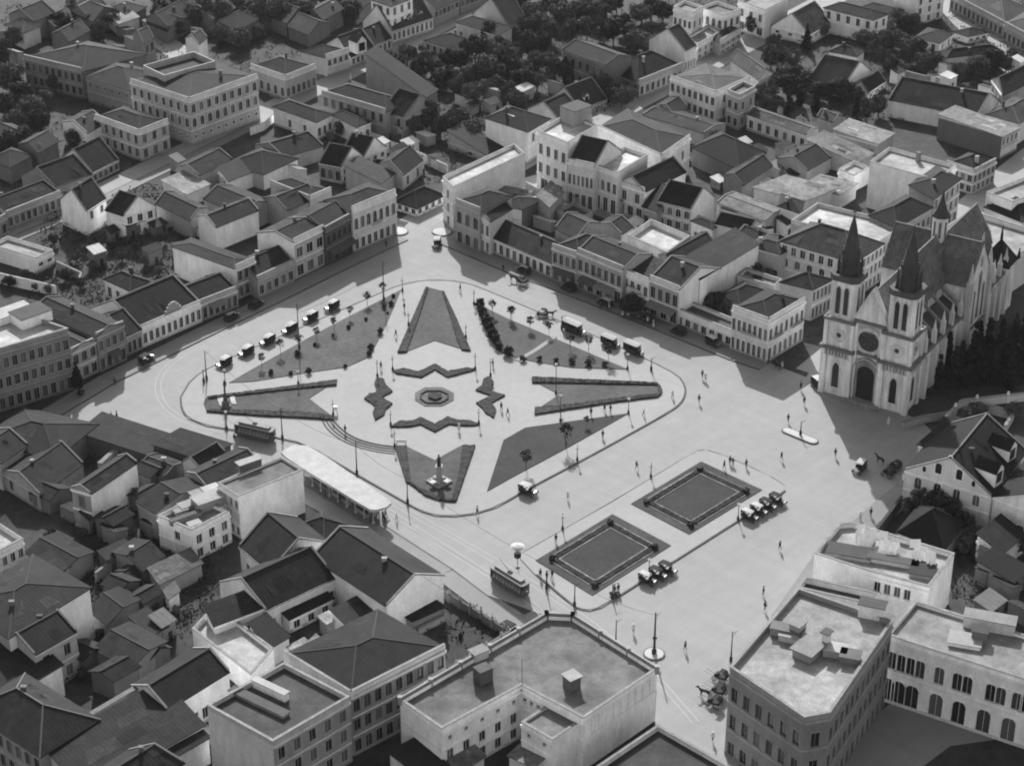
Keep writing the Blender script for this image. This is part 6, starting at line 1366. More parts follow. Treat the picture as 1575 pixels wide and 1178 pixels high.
# ================================================================ vehicles
BLK = glossy('coach_paint', .018, .55); TYRE = mat('plain', .03); CANV = mat('plain', .34); CANVD = mat('plain', .02); WOOD = mat('plain', .12); LEATH = mat('plain', .05)
def wheel(name, parent, loc, r, w, spokes=10):
    t = MB(); n = 16
    for k in range(n):
        a, b = 2 * math.pi * k / n, 2 * math.pi * (k + 1) / n; ro, ri = r, r * .84
        def q(rr, an, y): return (rr * math.cos(an), y, rr * math.sin(an))
        t.face([q(ro, a, -w/2), q(ro, b, -w/2), q(ro, b, w/2), q(ro, a, w/2)][::-1]); t.face([q(ri, a, -w/2), q(ri, b, -w/2), q(ri, b, w/2), q(ri, a, w/2)])
        t.face([q(ri, a, -w/2), q(ro, a, -w/2), q(ro, b, -w/2), q(ri, b, -w/2)][::-1]); t.face([q(ri, a, w/2), q(ro, a, w/2), q(ro, b, w/2), q(ri, b, w/2)])
    o = t.build(name, TYRE, parent); o.location = loc
    s = MB()
    for k in range(spokes):
        a = 2 * math.pi * k / spokes; s.tube((.06 * math.cos(a), 0, .06 * math.sin(a)), (r * .86 * math.cos(a), 0, r * .86 * math.sin(a)), .022, .022, 4)
    s.tube((0, -w * .7, 0), (0, w * .7, 0), .07, .07, 8); s.build('spokes', WOOD, o); return o
def shape(mb, prof, y0, y1, mi=0):
    """side profile (x, z) swept across y0..y1"""
    n = len(prof); a = [(x, y0, z) for x, z in prof]; b = [(x, y1, z) for x, z in prof]
    mb.face(a, mi); mb.face(b[::-1], mi)
    for i in range(n):
        j = (i + 1) % n; mb.face([a[j], a[i], b[i], b[j]], mi)
def make_car(canopy=None, closed=False):
    r = empty('motor_car', (0, 0, -500), 'x', 'car', 'motor cars of the square')
    m = MB(); shape(m, [(-1.75, .45), (.55, .45), (.62, .62), (.6, 1.12), (.25, 1.1), (.1, 1.0), (-.35, 1.0), (-.5, 1.15), (-1.65, 1.2), (-1.85, .95)], -.68, .68); b = m.build('body', BLK, r)
    m = MB(); m.box(-1.1, -.35, -.6, .6, .8, 1.02); m.box(-.2, .2, -.6, .6, .75, .95); m.build('seat', LEATH, b)
    m = MB(); shape(m, [(.62, .5), (1.62, .5), (1.66, .98), (1.55, 1.08), (.62, 1.14)], -.42, .42); m.build('hood', BLK, r)
    m = MB(); m.box(1.62, 1.70, -.40, .40, .48, 1.04); m.build('radiator', glossy('nickel', .5, .25, .9), r)
    for y in (-.78, .78):
        m = MB(); s = .14
        pts = [(1.85, .55), (1.75, .82), (1.45, .92), (1.1, .82), (.85, .45), (-.75, .42), (-1.0, .75), (-1.3, .9), (-1.65, .82), (-1.9, .55)]
        for i in range(len(pts) - 1):
            p, q = pts[i], pts[i + 1]; m.face([(p[0], y - s, p[1]), (q[0], y - s, q[1]), (q[0], y + s, q[1]), (p[0], y + s, p[1])]); m.face([(p[0], y + s, p[1] - .04), (q[0], y + s, q[1] - .04), (q[0], y - s, q[1] - .04), (p[0], y - s, p[1] - .04)])
        m.build('mudguard', BLK, r)
        for x in (1.35, -1.3): wheel('wheel', r, (x, y * .94, .38), .38, .11)
        m = MB(); m.tube((1.55, y * .62, .98), (1.8, y * .62, .98), .09, .14, 8); m.build('headlight', glossy('nickel', .5, .25, .9), r)
    m = MB(); m.box(.52, .56, -.62, .62, 1.12, 1.58); m.build('windscreen', GLASS, r)
    c = CANV if canopy == 'light' else CANVD
    m = MB(); top = [(.62, 1.88), (.2, 1.98), (-.7, 2.0), (-1.55, 1.95), (-1.85, 1.72)]
    for i in range(len(top) - 1):
        p, q = top[i], top[i + 1]; m.slab([(q[0], -.74, q[1]), (p[0], -.74, p[1]), (p[0], .74, p[1]), (q[0], .74, q[1])], .06)
    cn = m.build('canopy', c, r)
    m = MB(); m.box(-1.86, -1.80, -.7, .7, 1.12, 1.74); m.build('rear_curtain', CANVD, cn)
    for x, z in ((.58, 1.86), (-.6, 1.95), (-1.6, 1.9)):
        for y in (-.66, .66): m = MB(); m.tube((x, y, 1.05), (x, y, z), .025, .025, 5); m.build('canopy_stay', IRON, cn)
    if closed:
        m = MB(); m.box(-1.78, -.45, -.69, .69, 1.1, 1.9); m.build('side_curtain', CANVD, cn)
    return r
def make_bus():
    r = empty('motor_bus', (0, 0, -500), 'x', 'bus', 'motor buses by the lawn with the path')
    m = MB(); m.box(-3.2, 1.0, -.95, .95, .6, 1.35); b = m.build('body', BLK, r)
    for k in range(5): m = MB(); x = -2.9 + k * .8; m.box(x, x + .38, -.88, .88, 1.02, 1.25); m.box(x, x + .1, -.88, .88, 1.25, 1.6); m.build('bench_seat', LEATH, b)
    m = MB(); shape(m, [(1.0, .6), (2.1, .6), (2.15, 1.15), (2.0, 1.25), (1.0, 1.35)], -.5, .5); m.build('hood', BLK, r)
    m = MB(); m.box(2.1, 2.2, -.48, .48, .55, 1.2); m.build('radiator', glossy('nickel', .5, .25, .9), r)
    m = MB(); m.slab([(-3.4, -1.05, 2.45), (1.1, -1.05, 2.45), (1.1, 0, 2.58), (-3.4, 0, 2.58)], .08); m.slab([(-3.4, 0, 2.58), (1.1, 0, 2.58), (1.1, 1.05, 2.45), (-3.4, 1.05, 2.45)], .08); c = m.build('roof', mat('plain', .27), r)
    for y in (-.93, .93):
        m = MB(); m.box(-3.2, -1.0, y - .03, y + .03, 1.35, 2.38); m.build('side_curtain', CANVD, c)
        for x in (-3.15, -1.9, -.6, .9): m = MB(); m.tube((x, y, 1.3), (x, y, 2.42), .035, .035, 5); m.build('roof_post', IRON, c)
        for x in (1.6, -2.1): wheel('wheel', r, (x, y * .95, .45), .45, .16)
        m = MB(); m.box(1.05, 2.0, y - .16, y + .16, .88, .94); m.box(-2.7, -1.5, y - .16, y + .16, .95, 1.0); m.box(-1.5, 1.05, y - .1, y + .12, .45, .5); m.build('mudguard', BLK, r)
        m = MB(); m.tube((2.05, y * .5, 1.15), (2.3, y * .5, 1.15), .1, .15, 8); m.build('headlight', glossy('nickel', .5, .25, .9), r)
    m = MB(); m.box(.95, .99, -.85, .85, 1.38, 2.1); m.build('windscreen', GLASS, r)
    return r
def make_tram():
    r = empty('tram', (0, 0, -500), 'x', 'tram', 'electric trams')
    P = mat('plain', .07)
    m = MB(); m.box(-3.9, 3.9, -1.05, 1.05, .55, 1.0); m.box(-2.6, 2.6, -.9, .9, .3, .55); b = m.build('body', P, r)
    for x in (-4.05, 4.05):
        m = MB(); s = 1 if x > 0 else -1; pts = [(x - s * .15, -1.0), (x + s * .15, -.75), (x + s * .25, 0), (x + s * .15, .75), (x - s * .15, 1.0)]
        for i in range(4):
            p, q = pts[i], pts[i + 1]; f = [(*p, .5), (*q, .5), (*q, 1.75), (*p, 1.75)]; m.face(f); m.face([(v[0] - s * .05, v[1], v[2]) for v in f[::-1]])
        d = m.build('dash_panel', P, r); m = MB(); m.tube((x + s * .22, 0, 1.45), (x + s * .42, 0, 1.45), .14, .18, 10); m.build('headlamp', mat('plain', .6), d)
        m = MB()
        for i in range(4):
            p, q = pts[i], pts[i + 1]; m.face([(*p, 1.78), (*q, 1.78), (*q, 2.55), (*p, 2.55)])
        m.build('end_window', GLASS, d)
    for k in range(9):
        x = -3.2 + k * .8; m = MB(); m.box(x - .2, x + .2, -.98, .98, 1.0, 1.35); m.box(x - .05, x + .02, -.98, .98, 1.35, 1.85); m.build('bench_seat', mat('plain', .25), r)
        for y in (-1.02, 1.02): m = MB(); m.box(x + .34, x + .42, y - .04, y + .04, 1.0, 2.6); m.build('post', mat('plain', .3), r)
    m = MB(); m.prism([(-4.3, -.7), (-4.0, -1.15), (4.0, -1.15), (4.3, -.7), (4.3, .7), (4.0, 1.15), (-4.0, 1.15), (-4.3, .7)], 2.6, 2.78); rf = m.build('roof', mat('plain', .20), r)
    m = MB(); m.box(-3.3, 3.3, -.55, .55, 2.78, 3.1); m.build('clerestory', mat('plain', .06), rf); m = MB(); m.box(-3.4, 3.4, -.62, .62, 3.1, 3.18); m.build('clerestory_roof', mat('plain', .22), rf)
    m = MB(); m.tube((.3, 0, 3.18), (-2.6, 0, 4.7), .05, .03, 6); m.box(-.3, .5, -.3, .3, 3.18, 3.35); m.build('trolley_pole', IRON, rf)
    for y in (-1.08, 1.08): m = MB(); m.box(-3.6, 3.6, y - .14, y + .14, .38, .44); m.build('running_board', WOOD, r)
    for x in (-1.0, 1.0):
        for y in (-.62, .62): wheel('wheel', r, (x, y, .38), .38, .1, 6)
    m = MB(); m.box(-3.85, 3.85, -1.06, -1.03, 2.15, 2.55); m.box(-3.85, 3.85, 1.03, 1.06, 2.15, 2.55); m.build('blind', mat('plain', .05), rf)
    return r
# ---------------------------------------------------------------- figures grown as one skin
def skin_mesh(name, pts, edges, radii, mats, split=None, levels=1):
    me = bpy.data.meshes.new(name); me.from_pydata(pts, edges, []); o = bpy.data.objects.new(name, me); COL.objects.link(o)
    md = o.modifiers.new('skin', 'SKIN'); md.use_smooth_shade = True
    sk = me.skin_vertices[0].data if me.skin_vertices else None
    if sk is None:
        bpy.context.view_layer.update(); sk = me.skin_vertices[0].data
    for i, rr in enumerate(radii): sk[i].radius = (rr, rr) if not isinstance(rr, tuple) else rr
    sk[0].use_root = True
    s = o.modifiers.new('sub', 'SUBSURF'); s.levels = levels; s.render_levels = levels
    dg = bpy.context.evaluated_depsgraph_get(); ev = o.evaluated_get(dg); out = bpy.data.meshes.new_from_object(ev); bpy.data.objects.remove(o)
    out.materials.clear()
    for m in mats: out.materials.append(m)
    if split:
        for p in out.polygons: p.material_index = split(p.center); p.use_smooth = True
    return out
SKIN = mat('plain', .30)
def make_person(coat, trous, stride=.25, hat=True, skirt=False, arm=.1):
    P = [(0, 0, .95), (0, .0, 1.15), (0, 0, 1.38), (0, 0, 1.50), (.02, 0, 1.60), (.01, 0, 1.72)]; E = [(0, 1), (1, 2), (2, 3), (3, 4), (4, 5)]; R = [(.15, .11), (.14, .10), (.17, .11), .055, .085, .075]
    for s, st in ((1, stride), (-1, -stride)):
        b = len(P); P += [(0, .09 * s, .88), (.55 * st + .05, .10 * s, .48), (st, .10 * s, .07), (st + .16, .11 * s, .04)]; E += [(0, b), (b, b + 1), (b + 1, b + 2), (b + 2, b + 3)]; R += [.10, .07, .048, .04]
        b = len(P); P += [(0, .19 * s, 1.40), (-.4 * st, .24 * s, 1.13), (-.6 * st + arm, .24 * s, .88), (-.6 * st + arm + .03, .235 * s, .78)]; E += [(2, b), (b, b + 1), (b + 1, b + 2), (b + 2, b + 3)]; R += [.065, .05, .04, .035]
    cm, tm, hm = mat('plain', coat), mat('plain', trous), mat('plain', .02)
    def sp(c): return 2 if c.z > 1.49 or (c.z < .86 and abs(c.y) > .19) else (0 if c.z > .86 else 1)
    me = skin_mesh('person', P, E, R, [cm, tm, SKIN], sp)
    r = link('person', me); tag(r, 'x', 'person', 'people walking about the square'); r.location = (0, 0, -500)
    if hat:
        m = MB(); m.lathe((.02, 0, 1.70), [(.17, 0), (.18, .02), (.10, .03), (.10, .11), (.07, .13)], 12); m.build('hat', mat('plain', .025 if coat < .2 else .5), r)
    else:
        m = MB(); m.lathe((0, 0, 1.66), [(.095, 0), (.10, .06), (.06, .12)], 10); m.build('hair', hm, r)
    m = MB(); m.lathe((0, 0, .45 if skirt else .78), [(.26 if skirt else .19, 0), (.17, .3), (.165, .5)], 12); m.build('skirt' if skirt else 'jacket_hem', cm, r)
    return r
def make_horse():
    P = [(0, 0, 1.15), (.55, 0, 1.18), (.85, 0, 1.35), (1.15, 0, 1.75), (1.35, 0, 1.78), (1.62, 0, 1.55), (-.55, 0, 1.2), (-.78, 0, 1.15), (-.9, 0, .8), (1.2, .07, 1.92), (1.2, -.07, 1.92)]
    E = [(0, 1), (1, 2), (2, 3), (3, 4), (4, 5), (0, 6), (6, 7), (7, 8), (4, 9), (4, 10)]; R = [.27, .27, .19, .13, .12, .075, .27, .08, .05, .03, .03]
    for x, s, k in ((.6, 1, .08), (.6, -1, -.06)):
        b = len(P); P += [(x, .16 * s, .95), (x + k, .16 * s, .5), (x + k - .02, .16 * s, .08), (x + k + .06, .16 * s, .03)]; E += [(1, b), (b, b + 1), (b + 1, b + 2), (b + 2, b + 3)]; R += [.12, .06, .045, .06]
    for x, s, k in ((-.6, 1, -.1), (-.6, -1, .08)):
        b = len(P); P += [(x + .1, .17 * s, .9), (x - .12 + k, .17 * s, .52), (x - .02 + k, .17 * s, .08), (x + .05 + k, .17 * s, .03)]; E += [(6, b), (b, b + 1), (b + 1, b + 2), (b + 2, b + 3)]; R += [.15, .07, .045, .06]
    me = skin_mesh('horse', P, E, R, [mat('plain', .03)]); r = link('horse', me); tag(r, 'x', 'horse', 'horses in harness'); r.location = (0, 0, -500); return r
def make_carriage():
    r = empty('carriage', (0, 0, -500), 'x', 'carriage', 'horse carriages')
    m = MB(); shape(m, [(-1.1, .7), (.3, .6), (.6, .75), (.95, .8), (.95, 1.2), (.75, 1.0), (.3, .95), (-.2, 1.0), (-1.15, 1.2)], -.55, .55); m.build('body', CANVD, r)
    m = MB()
    for i, (p, q) in enumerate((((-1.3, 1.1), (-1.2, 1.7)), ((-1.2, 1.7), (-.7, 2.05)), ((-.7, 2.05), (.1, 2.05)))): m.slab([(p[0], -.62, p[1]), (q[0], -.62, q[1]), (q[0], .62, q[1]), (p[0], .62, p[1])], .05)
    m.build('hood', CANVD, r)
    m = MB(); m.box(.5, .9, -.45, .45, 1.15, 1.3); m.build('driver_seat', LEATH, r)
    for y in (-.68, .68): wheel('wheel', r, (-.75, y, .6), .6, .07, 12); wheel('wheel', r, (.85, y, .45), .45, .07, 12)
    for y in (-.35, .35): m = MB(); m.tube((.9, y, .6), (2.9, y * 1.1, .95), .035, .03, 5); m.build('shaft', WOOD, r)
    return r
tile(0, 0, 1)
protos = []
def place(proto, p, d, label, group=None, z=0.0):
    g = un2(p, z); q = un2((p[0] + d[0] * 10, p[1] + d[1] * 10), z); rz = math.atan2(q.y - g.y, q.x - g.x)
    return copy_tree(proto, (g.x, g.y, z), rz, label, group)
car_l, car_d, car_c = make_car('light'), make_car('dark'), make_car('light', True); bus, tram, horse, carr = make_bus(), make_tram(), make_horse(), make_carriage()
UA, DA, DB, UB = (1, -.56), (-1, .56), (1, .5), (-1, -.45)
for p, d, c, lb in [
    ((345, 563), DA, car_c, 'black car with light canvas top, hindmost of the waiting row by the posts'),
    ((379, 546), DA, car_c, 'black car with a light canvas top, second in the waiting row from the double post'),
    ((412, 529), DA, car_c, 'black car with light canvas top, waiting just before the tall iron mast'),
    ((446, 511), DA, car_c, 'black car with light canvas top, waiting directly beside the tall iron mast'),
    ((478, 493), DA, car_c, 'black car with light canvas top, waiting just past the tall iron mast'),
    ((511, 476), DA, car_c, 'black car with a light canvas top, foremost of the waiting row towards the street mouth'),
    ((672, 379), (-.35, .9), car_l, 'lone car with a white top driving out of the street mouth'),
    ((812, 759), (1, .38), car_l, 'lone car with a white top halted at the kerb of the star plaza'),
    ((996, 896), (1, .42), car_l, 'light topped car, nearest the motorcycle in the row of three'),
    ((1012, 888), (1, .42), car_d, 'dark car in the middle of the row of three beside the rectangular bed'),
    ((1027, 880), (1, .42), car_d, 'dark car, far one in the row of three beside the rectangular bed'),
    ((1153, 799), (1, .42), car_l, 'light topped car beside the globe lamp, first in the row of four'),
    ((1167, 790), (1, .42), car_l, 'light topped car, second in the row of four from the globe lamp'),
    ((1181, 782), (1, .42), car_d, 'dark car, third in the row of four from the globe lamp'),
    ((1196, 774), (1, .42), car_d, 'dark car at the open road end of the row of four'),
    ((1322, 724), (-.7, .75), car_l, 'lone light topped car driving along the edge of the cathedral shadow'),
    ((1258, 595), (.75, .6), car_l, 'light topped car parked under the cathedral tower'),
    ((226, 557), UA, car_d, 'dark car parked at the shaded kerb before the narrow low house'),
    ((357, 492), UA, car_d, 'dark car parked at the shaded kerb before the low shop house'),
    ((394, 473), UA, car_d, 'dark car parked at the shaded kerb before the deep white flanked house'),
    ((805, 420), UB, car_d, 'dark car parked at the kerb near the start of the long low row'),
    ((874, 447), UB, car_d, 'dark car in the shade before the four arched shop'),
    ((930, 470), UB, car_l, 'light topped car in the shade before the department front with awnings'),
    ((994, 495), UB, car_d, 'dark car in the shade below the notched parapet shop'),
    ((1043, 514), UB, car_d, 'dark car parked before the low row with six doors'),
    ((1097, 531), (1, .5), car_l, 'light topped car parked just short of the arcaded corner building'),
    ((786, 975), DB, car_d, 'dark car half hidden behind the balustrade of the large white building'),
]:
    o_ = place(c, p, d, lb)
    if 'row of' in lb: o_.scale = (.92, .80, .95)
place(bus, (886, 513), (1, .42), 'large black motor bus with a broad white roof, first beside the triangular lawn')
place(bus, (941, 533), (1, .42), 'black motor bus with a white roof in the middle behind a sapling').scale = (.78, .9, .9)
place(bus, (977, 545), (1, .42), 'black motor bus with a white roof at the pointed end of the lawn').scale = (.82, .95, 1)
place(tram, (393, 673), (1, .23), 'open sided tram standing at the curve above the white shelter')
place(tram, (784, 903), (1, .62), 'tram with closed dark sides running past the rectangular bed')
for p, d, lb in [((1376, 722), UB, 'dark carriage in the cathedral shadow by the curved wall'), ((1366, 732), UB, 'second dark carriage with a pale edge in the cathedral shadow'), ((804, 438), (1, .2), 'small cart drawn by one horse in the sunlight before the long low row'),
                 ((833, 488), (-1, -.1), 'cart drawn by one horse in the sun by the saplings'), ((1108, 1046), (-1, -.4), 'dark carriage half hidden by the corner building'), ((1104, 1068), (-1, -.4), 'carriage with a horse, waiting by the corner building'), ((1098, 1085), (-1, -.4), 'empty open carriage nearest the white pavement strip')]:
    place(carr, p, d, lb)
for p, d, lb in [((1354, 713), UB, 'dark horse in the shadow before the carriages by the curved wall'), ((790, 433), (-1, -.15), 'dark horse pulling the small cart in the sunlight'), ((846, 488), (1, .1), 'dark horse of the cart by the saplings'), ((1084, 1071), (-1, -.2), 'dark horse facing the open square beside the corner building')]:
    place(horse, p, d, lb)
# motorcycle with sidecar at the kerb
g = un((947, 918)); r = empty('motorcycle', (g.x, g.y, 0), 'motorcycle with sidecar stopped at the kerb beside the rectangular bed', 'motorcycle', rz=.6)
wheel('wheel', r, (.65, 0, .35), .35, .09); wheel('wheel', r, (-.65, 0, .35), .35, .09); wheel('wheel', r, (-.1, .95, .35), .35, .09)
m = MB(); m.tube((-.65, 0, .35), (.1, 0, .75), .05, .05, 6); m.tube((.1, 0, .75), (.55, 0, .85), .09, .07, 8); m.tube((.65, 0, .35), (.45, 0, 1.05), .04, .04, 6); m.box(-.1, .25, -.12, .12, .3, .6); m.build('frame', IRON, r)
m = MB(); m.tube((.42, -.35, 1.08), (.42, .35, 1.08), .03, .03, 6); m.build('handlebar', IRON, r); m = MB(); m.box(-.45, -.05, -.13, .13, .75, .85); m.build('saddle', LEATH, r)
m = MB(); shape(m, [(-.7, .35), (.6, .35), (.95, .6), (.5, .75), (-.1, .6), (-.6, .95), (-.75, .7)], .4, .9); m.build('sidecar', BLK, r)
# ---------------------------------------------------------------- people
ppl = [make_person(.03, .03, .25), make_person(.025, .03, .12), make_person(.45, .4, .15, True, True), make_person(.02, .02, .32, False), make_person(.5, .06, .2)]
PEOPLE = [((708, 449), 0, 'on the open paving between the street mouth and the bushy lawn tip'), ((622, 478), 1, 'on the path by the long hedge near the lawn tip'), ((609, 519), 3, 'on the path between the big lawn and the hedged petal'),
 ((586, 569), 0, 'by the lamp at the scalloped bed near the curved steps'), ((758, 565), 1, 'by the lamp at the scalloped bed near the road'), ((774, 418), 1, 'at the kerb opposite the long low row'), ((594, 381), 0, 'at the kerb of the arcaded corner building'),
 ((531, 667), 1, 'alone on the curved steps'), ((706, 665), 2, 'in pale dress beside the zigzag bed near the statue'), ((771, 632), 0, 'walking in the middle of the paving towards the road side, pair nearer the bed'), ((781, 640), 3, 'walking beside another one near the scalloped bed on the road side'),
 ((734, 792), 0, 'crossing the kerb of the star plaza below the statue'), ((909, 640), 1, 'on the path above the dark triangular lawn'), ((939, 635), 0, 'standing by the path bench above the dark triangular lawn'), ((930, 634), 3, 'leaning by the path above the dark triangular lawn'),
 ((990, 640), 4, 'in pale coat past the pointed lamp'), ((1034, 613), 4, 'in pale coat at the rounded end of the hedged petal'), ((1075, 620), 0, 'on the open road outside the rounded kerb'), ((927, 675), 1, 'on the pavement strip below the dark triangular lawn'),
 ((979, 722), 3, 'striding on the open road above the rectangular beds'), ((873, 768), 4, 'in pale clothes crossing the road near the halted car'), ((1113.5, 722), 0, 'at the edge of the rectangular bed by the small group'), ((1122.5, 715), 1, 'in the small group above the rectangular bed, inner one'),
 ((1127, 717), 3, 'in the small group above the rectangular bed, outer one'), ((1147.5, 720), 0, 'standing by a post at the corner of the bed pavement'), ((855, 835), 1, 'behind the rectangular bed nearer the tram'), ((1080, 582), 0, 'crossing the road, dark one of a pair'), ((1085, 586), 4, 'crossing the road, pale one of a pair'),
 ((924, 477), 0, 'in the shade behind the light topped car'), ((1005, 505), 2, 'in white at the shaded kerb before the shops'), ((1231.5, 600), 1, 'on the road towards the cathedral, farther of two'), ((1236.6, 623), 0, 'on the road towards the cathedral, nearer of two'), ((1212, 650), 0, 'just beyond the long traffic island'),
 ((1201.7, 708), 3, 'below the long traffic island in the sun'), ((1284.5, 703), 1, 'at the very edge of the cathedral shadow'), ((1339, 795), 0, 'on the pale pavement strip by the dark fence'), ((1323, 800), 4, 'in pale clothes near the washing terrace house'), ((1199, 846), 0, 'alone on the wide empty road past the rectangular beds'),
 ((1366, 655), 2, 'in white at the foot of the cathedral steps'), ((831, 889), 0, 'in the group facing the tram, outer one'), ((841, 893), 1, 'in the group facing the tram, middle one'), ((849, 890), 3, 'in the group facing the tram, nearest the bed'),
 ((974, 974), 4, 'with white hat on the road near the round island'), ((1053.7, 1001), 0, 'walking between the round island and the corner building'), ((1174, 916), 1, 'near the balustrade of the corner building, farther one'), ((1176, 939), 0, 'near the balustrade of the corner building, nearer one'),
 ((172, 646), 3, 'at the far road end, shorter of two'), ((180, 645), 0, 'at the far road end, taller of two'), ((205, 665), 1, 'by the thick yard wall at the road edge'), ((361, 680), 1, 'walking beside the open sided tram'), ((177, 593), 0, 'in the shade before the grey shop houses'), ((1096, 1140), 4, 'on the white pavement strip under the corner building'),
 ((945, 914), 1, 'beside the motorcycle'), ((951, 912), 0, 'behind the motorcycle, hatless look to the bed')]
for (p, k, wh) in PEOPLE:
    isl = False
    r = copy_tree(ppl[k], None, rnd.uniform(0, 6.28), 'person ' + wh); g = un2(p); r.location = (g.x, g.y, .15); r.scale = (1.04,) * 3
for (cx_, cy_, n_, ux_, uy_, lab, grp) in [(968, 489, 14, 42, 16, 'person in the crowd in the shade before the department front and balconied house', 'shaded crowd before the shops'), (1185, 562, 8, 28, 7, 'person loitering on the pavement under the arcaded corner building', 'people under the arcaded corner'), (588, 800, 10, 22, 12, 'person waiting by the open end of the white tram shelter', 'people waiting at the tram shelter'), (520, 770, 7, 26, 20, 'person standing in the dark under the side of the tram shelter', 'people beside the tram shelter')]:
    for k in range(n_):
        p = (cx_ + rnd.uniform(-ux_, ux_), cy_ + rnd.uniform(-.4, .4) * uy_); p = (p[0], p[1] + (p[0] - cx_) * .42 if grp != 'people waiting at the tram shelter' else p[1])
        r = copy_tree(ppl[rnd.choice((0, 1, 1, 3, 4))], None, rnd.uniform(0, 6.28), lab, grp); g = un2(p); r.location = (g.x, g.y, .1)
for o in [car_l, car_d, car_c, bus, tram, horse, carr] + ppl:
    for ch in o.children_recursive: bpy.data.objects.remove(ch)
    bpy.data.objects.remove(o)
# ================================================================ trees and shrubs
def crown_mesh(name, rx, rz, n, leaf, seed, shape_='round', tone=.03):
    r = random.Random(seed); mb = MB(); cl = []
    for i in range(26 if shape_ == 'round' else 40):
        a = r.uniform(0, 6.28); u = r.uniform(-1, 1) if shape_ == 'round' else r.random(); 
        if shape_ == 'round': rad = math.sqrt(max(0, 1 - u * u)) * r.uniform(.45, .95); cl.append((rx * rad * math.cos(a), rx * rad * math.sin(a), rz * (u * .85), r.uniform(.28, .5) * rx))
        else: rad = (1 - u) * r.uniform(.3, .95); cl.append((rx * rad * math.cos(a), rx * rad * math.sin(a), rz * (u * 2 - 1), (.2 + .35 * (1 - u)) * rx))
    for i in range(n):
        c = r.choice(cl); d = Vector((r.gauss(0, 1), r.gauss(0, 1), r.gauss(0, .8)))
        if d.length < .01: continue
        d.normalize(); p = Vector(c[:3]) + d * c[3] * r.uniform(.7, 1.05)
        nrm = (d + Vector((r.gauss(0, .5), r.gauss(0, .5), r.gauss(0, .5)))).normalized(); t = nrm.orthogonal().normalized(); b = nrm.cross(t); an = r.uniform(0, 6.28)
        t, b = t * math.cos(an) + b * math.sin(an), b * math.cos(an) - t * math.sin(an); s = leaf * r.uniform(.6, 1.3)
        mb.face([p - t * s, p + b * s * .6, p + t * s, p - b * s * .6])
    return mb.mesh(name, mat('leaf', tone))
def trunk_mesh(h, r0, rx, seed):
    r = random.Random(seed); m = MB(); m.tube((0, 0, -.2), (0, 0, h * .6), r0, r0 * .7, 7); m.tube((0, 0, h * .6), (r.uniform(-.2, .2), r.uniform(-.2, .2), h * 1.15), r0 * .7, r0 * .3, 6)
    for k in range(5):
        a = r.uniform(0, 6.28); z = h * r.uniform(.5, .85); m.tube((0, 0, z), (rx * .6 * math.cos(a), rx * .6 * math.sin(a), z + rx * .55), r0 * .45, r0 * .12, 5)
    return m.mesh('trunk', mat('plain', .05))
KIN = {}
def proto(kind):
    if kind in KIN: return KIN[kind]
    if kind[0] == 's':   v = (crown_mesh('crown', 1.05, .95, 260, .2, hash(kind) % 97, 'round', .025), trunk_mesh(2.3, .07, 1.0, 3), 3.0)
    elif kind[0] == 'b': v = (crown_mesh('crown', .9, .75, 380, .22, ord(kind[1]), 'round', .03), trunk_mesh(.5, .08, .6, 4), .75)
    elif kind[0] == 'c': v = (crown_mesh('crown', 1.9, 4.6, 3200, .30, ord(kind[1]), 'cone', .012), trunk_mesh(2.5, .22, .8, 5), 5.0)
    elif kind[0] == 'p': v = (crown_mesh('crown', 1.1, 2.6, 700, .36, ord(kind[1]), 'cone', .03), trunk_mesh(1.5, .12, .5, 6), 2.9)
    else:                k_ = int(kind[1]); v = (crown_mesh('crown', [2.2, 2.9, 3.4, 2.5, 3.2, 1.9, 2.7, 2.3][k_], [1.9, 2.4, 1.9, 2.8, 2.2, 1.5, 2.0, 2.6][k_], [2000, 2800, 3200, 2200, 2600, 1500, 2200, 2000][k_], [.27, .31, .34, .27, .36, .25, .28, .24][k_], k_ * 13 + 5, 'round', [.05, .026, .06, .04, .03, .085, .07, .05][k_]), trunk_mesh(2.6, .24, 2.3, 7), [3.6, 4.4, 4.0, 4.6, 4.3, 3.0, 3.6, 4.4][k_])
    KIN[kind] = v; return v
def tree(kind, p, label, group, sc=1.0, name='tree', cat='tree', z=0.0):
    cm, tm, zc = proto(kind); g = un2(p); rt = empty(name, (g.x, g.y, z), label, cat, group, rnd.uniform(0, 6.28)); rt.scale = (sc, sc, sc * rnd.uniform(.9, 1.12))
    c = link('crown', cm, rt); c.location = (0, 0, zc); link('trunk', tm, rt); return rt
tile(390, 290); q = lambda L: [px(p) for p in L]
sap = q([(780, 655), (688, 705), (583, 785), (488, 860), (382, 915), (275, 970), (165, 1005), (50, 1080)])
tile(780, 290); sapr = q([(28, 800), (138, 855), (253, 885), (380, 970), (492, 985), (612, 1050)]); bushes = q([(95, 1045), (195, 1045), (295, 1055), (390, 1060), (490, 1070), (590, 1075)])
tile(780, 580); sap3 = q([(355, 430), (115, 565), (480, 300)]); tile(390, 290); sapt = q([(1443, 760), (1552, 790)])
bus2 = q([(845, 660), (830, 710), (810, 760), (790, 730), (765, 880), (680, 800), (575, 850), (480, 895), (370, 955), (265, 1010), (105, 1125), (225, 1130), (335, 1120), (710, 975), (700, 1010), (555, 1085)])
bus3 = q([(1368, 720), (1385, 765), (1400, 800), (1412, 835), (1428, 870), (1445, 905), (1462, 935), (1480, 970), (1540, 1010)])
tile(0, 0, 1)
G = 'saplings and shrubs of the square'
for i, p in enumerate(sap): tree('s%d' % (i % 3), p, 'young sapling in the line between the big lawn and the waiting cars', 'saplings beside the waiting cars', rnd.uniform(.65, .85), 'sapling', 'sapling', .15)
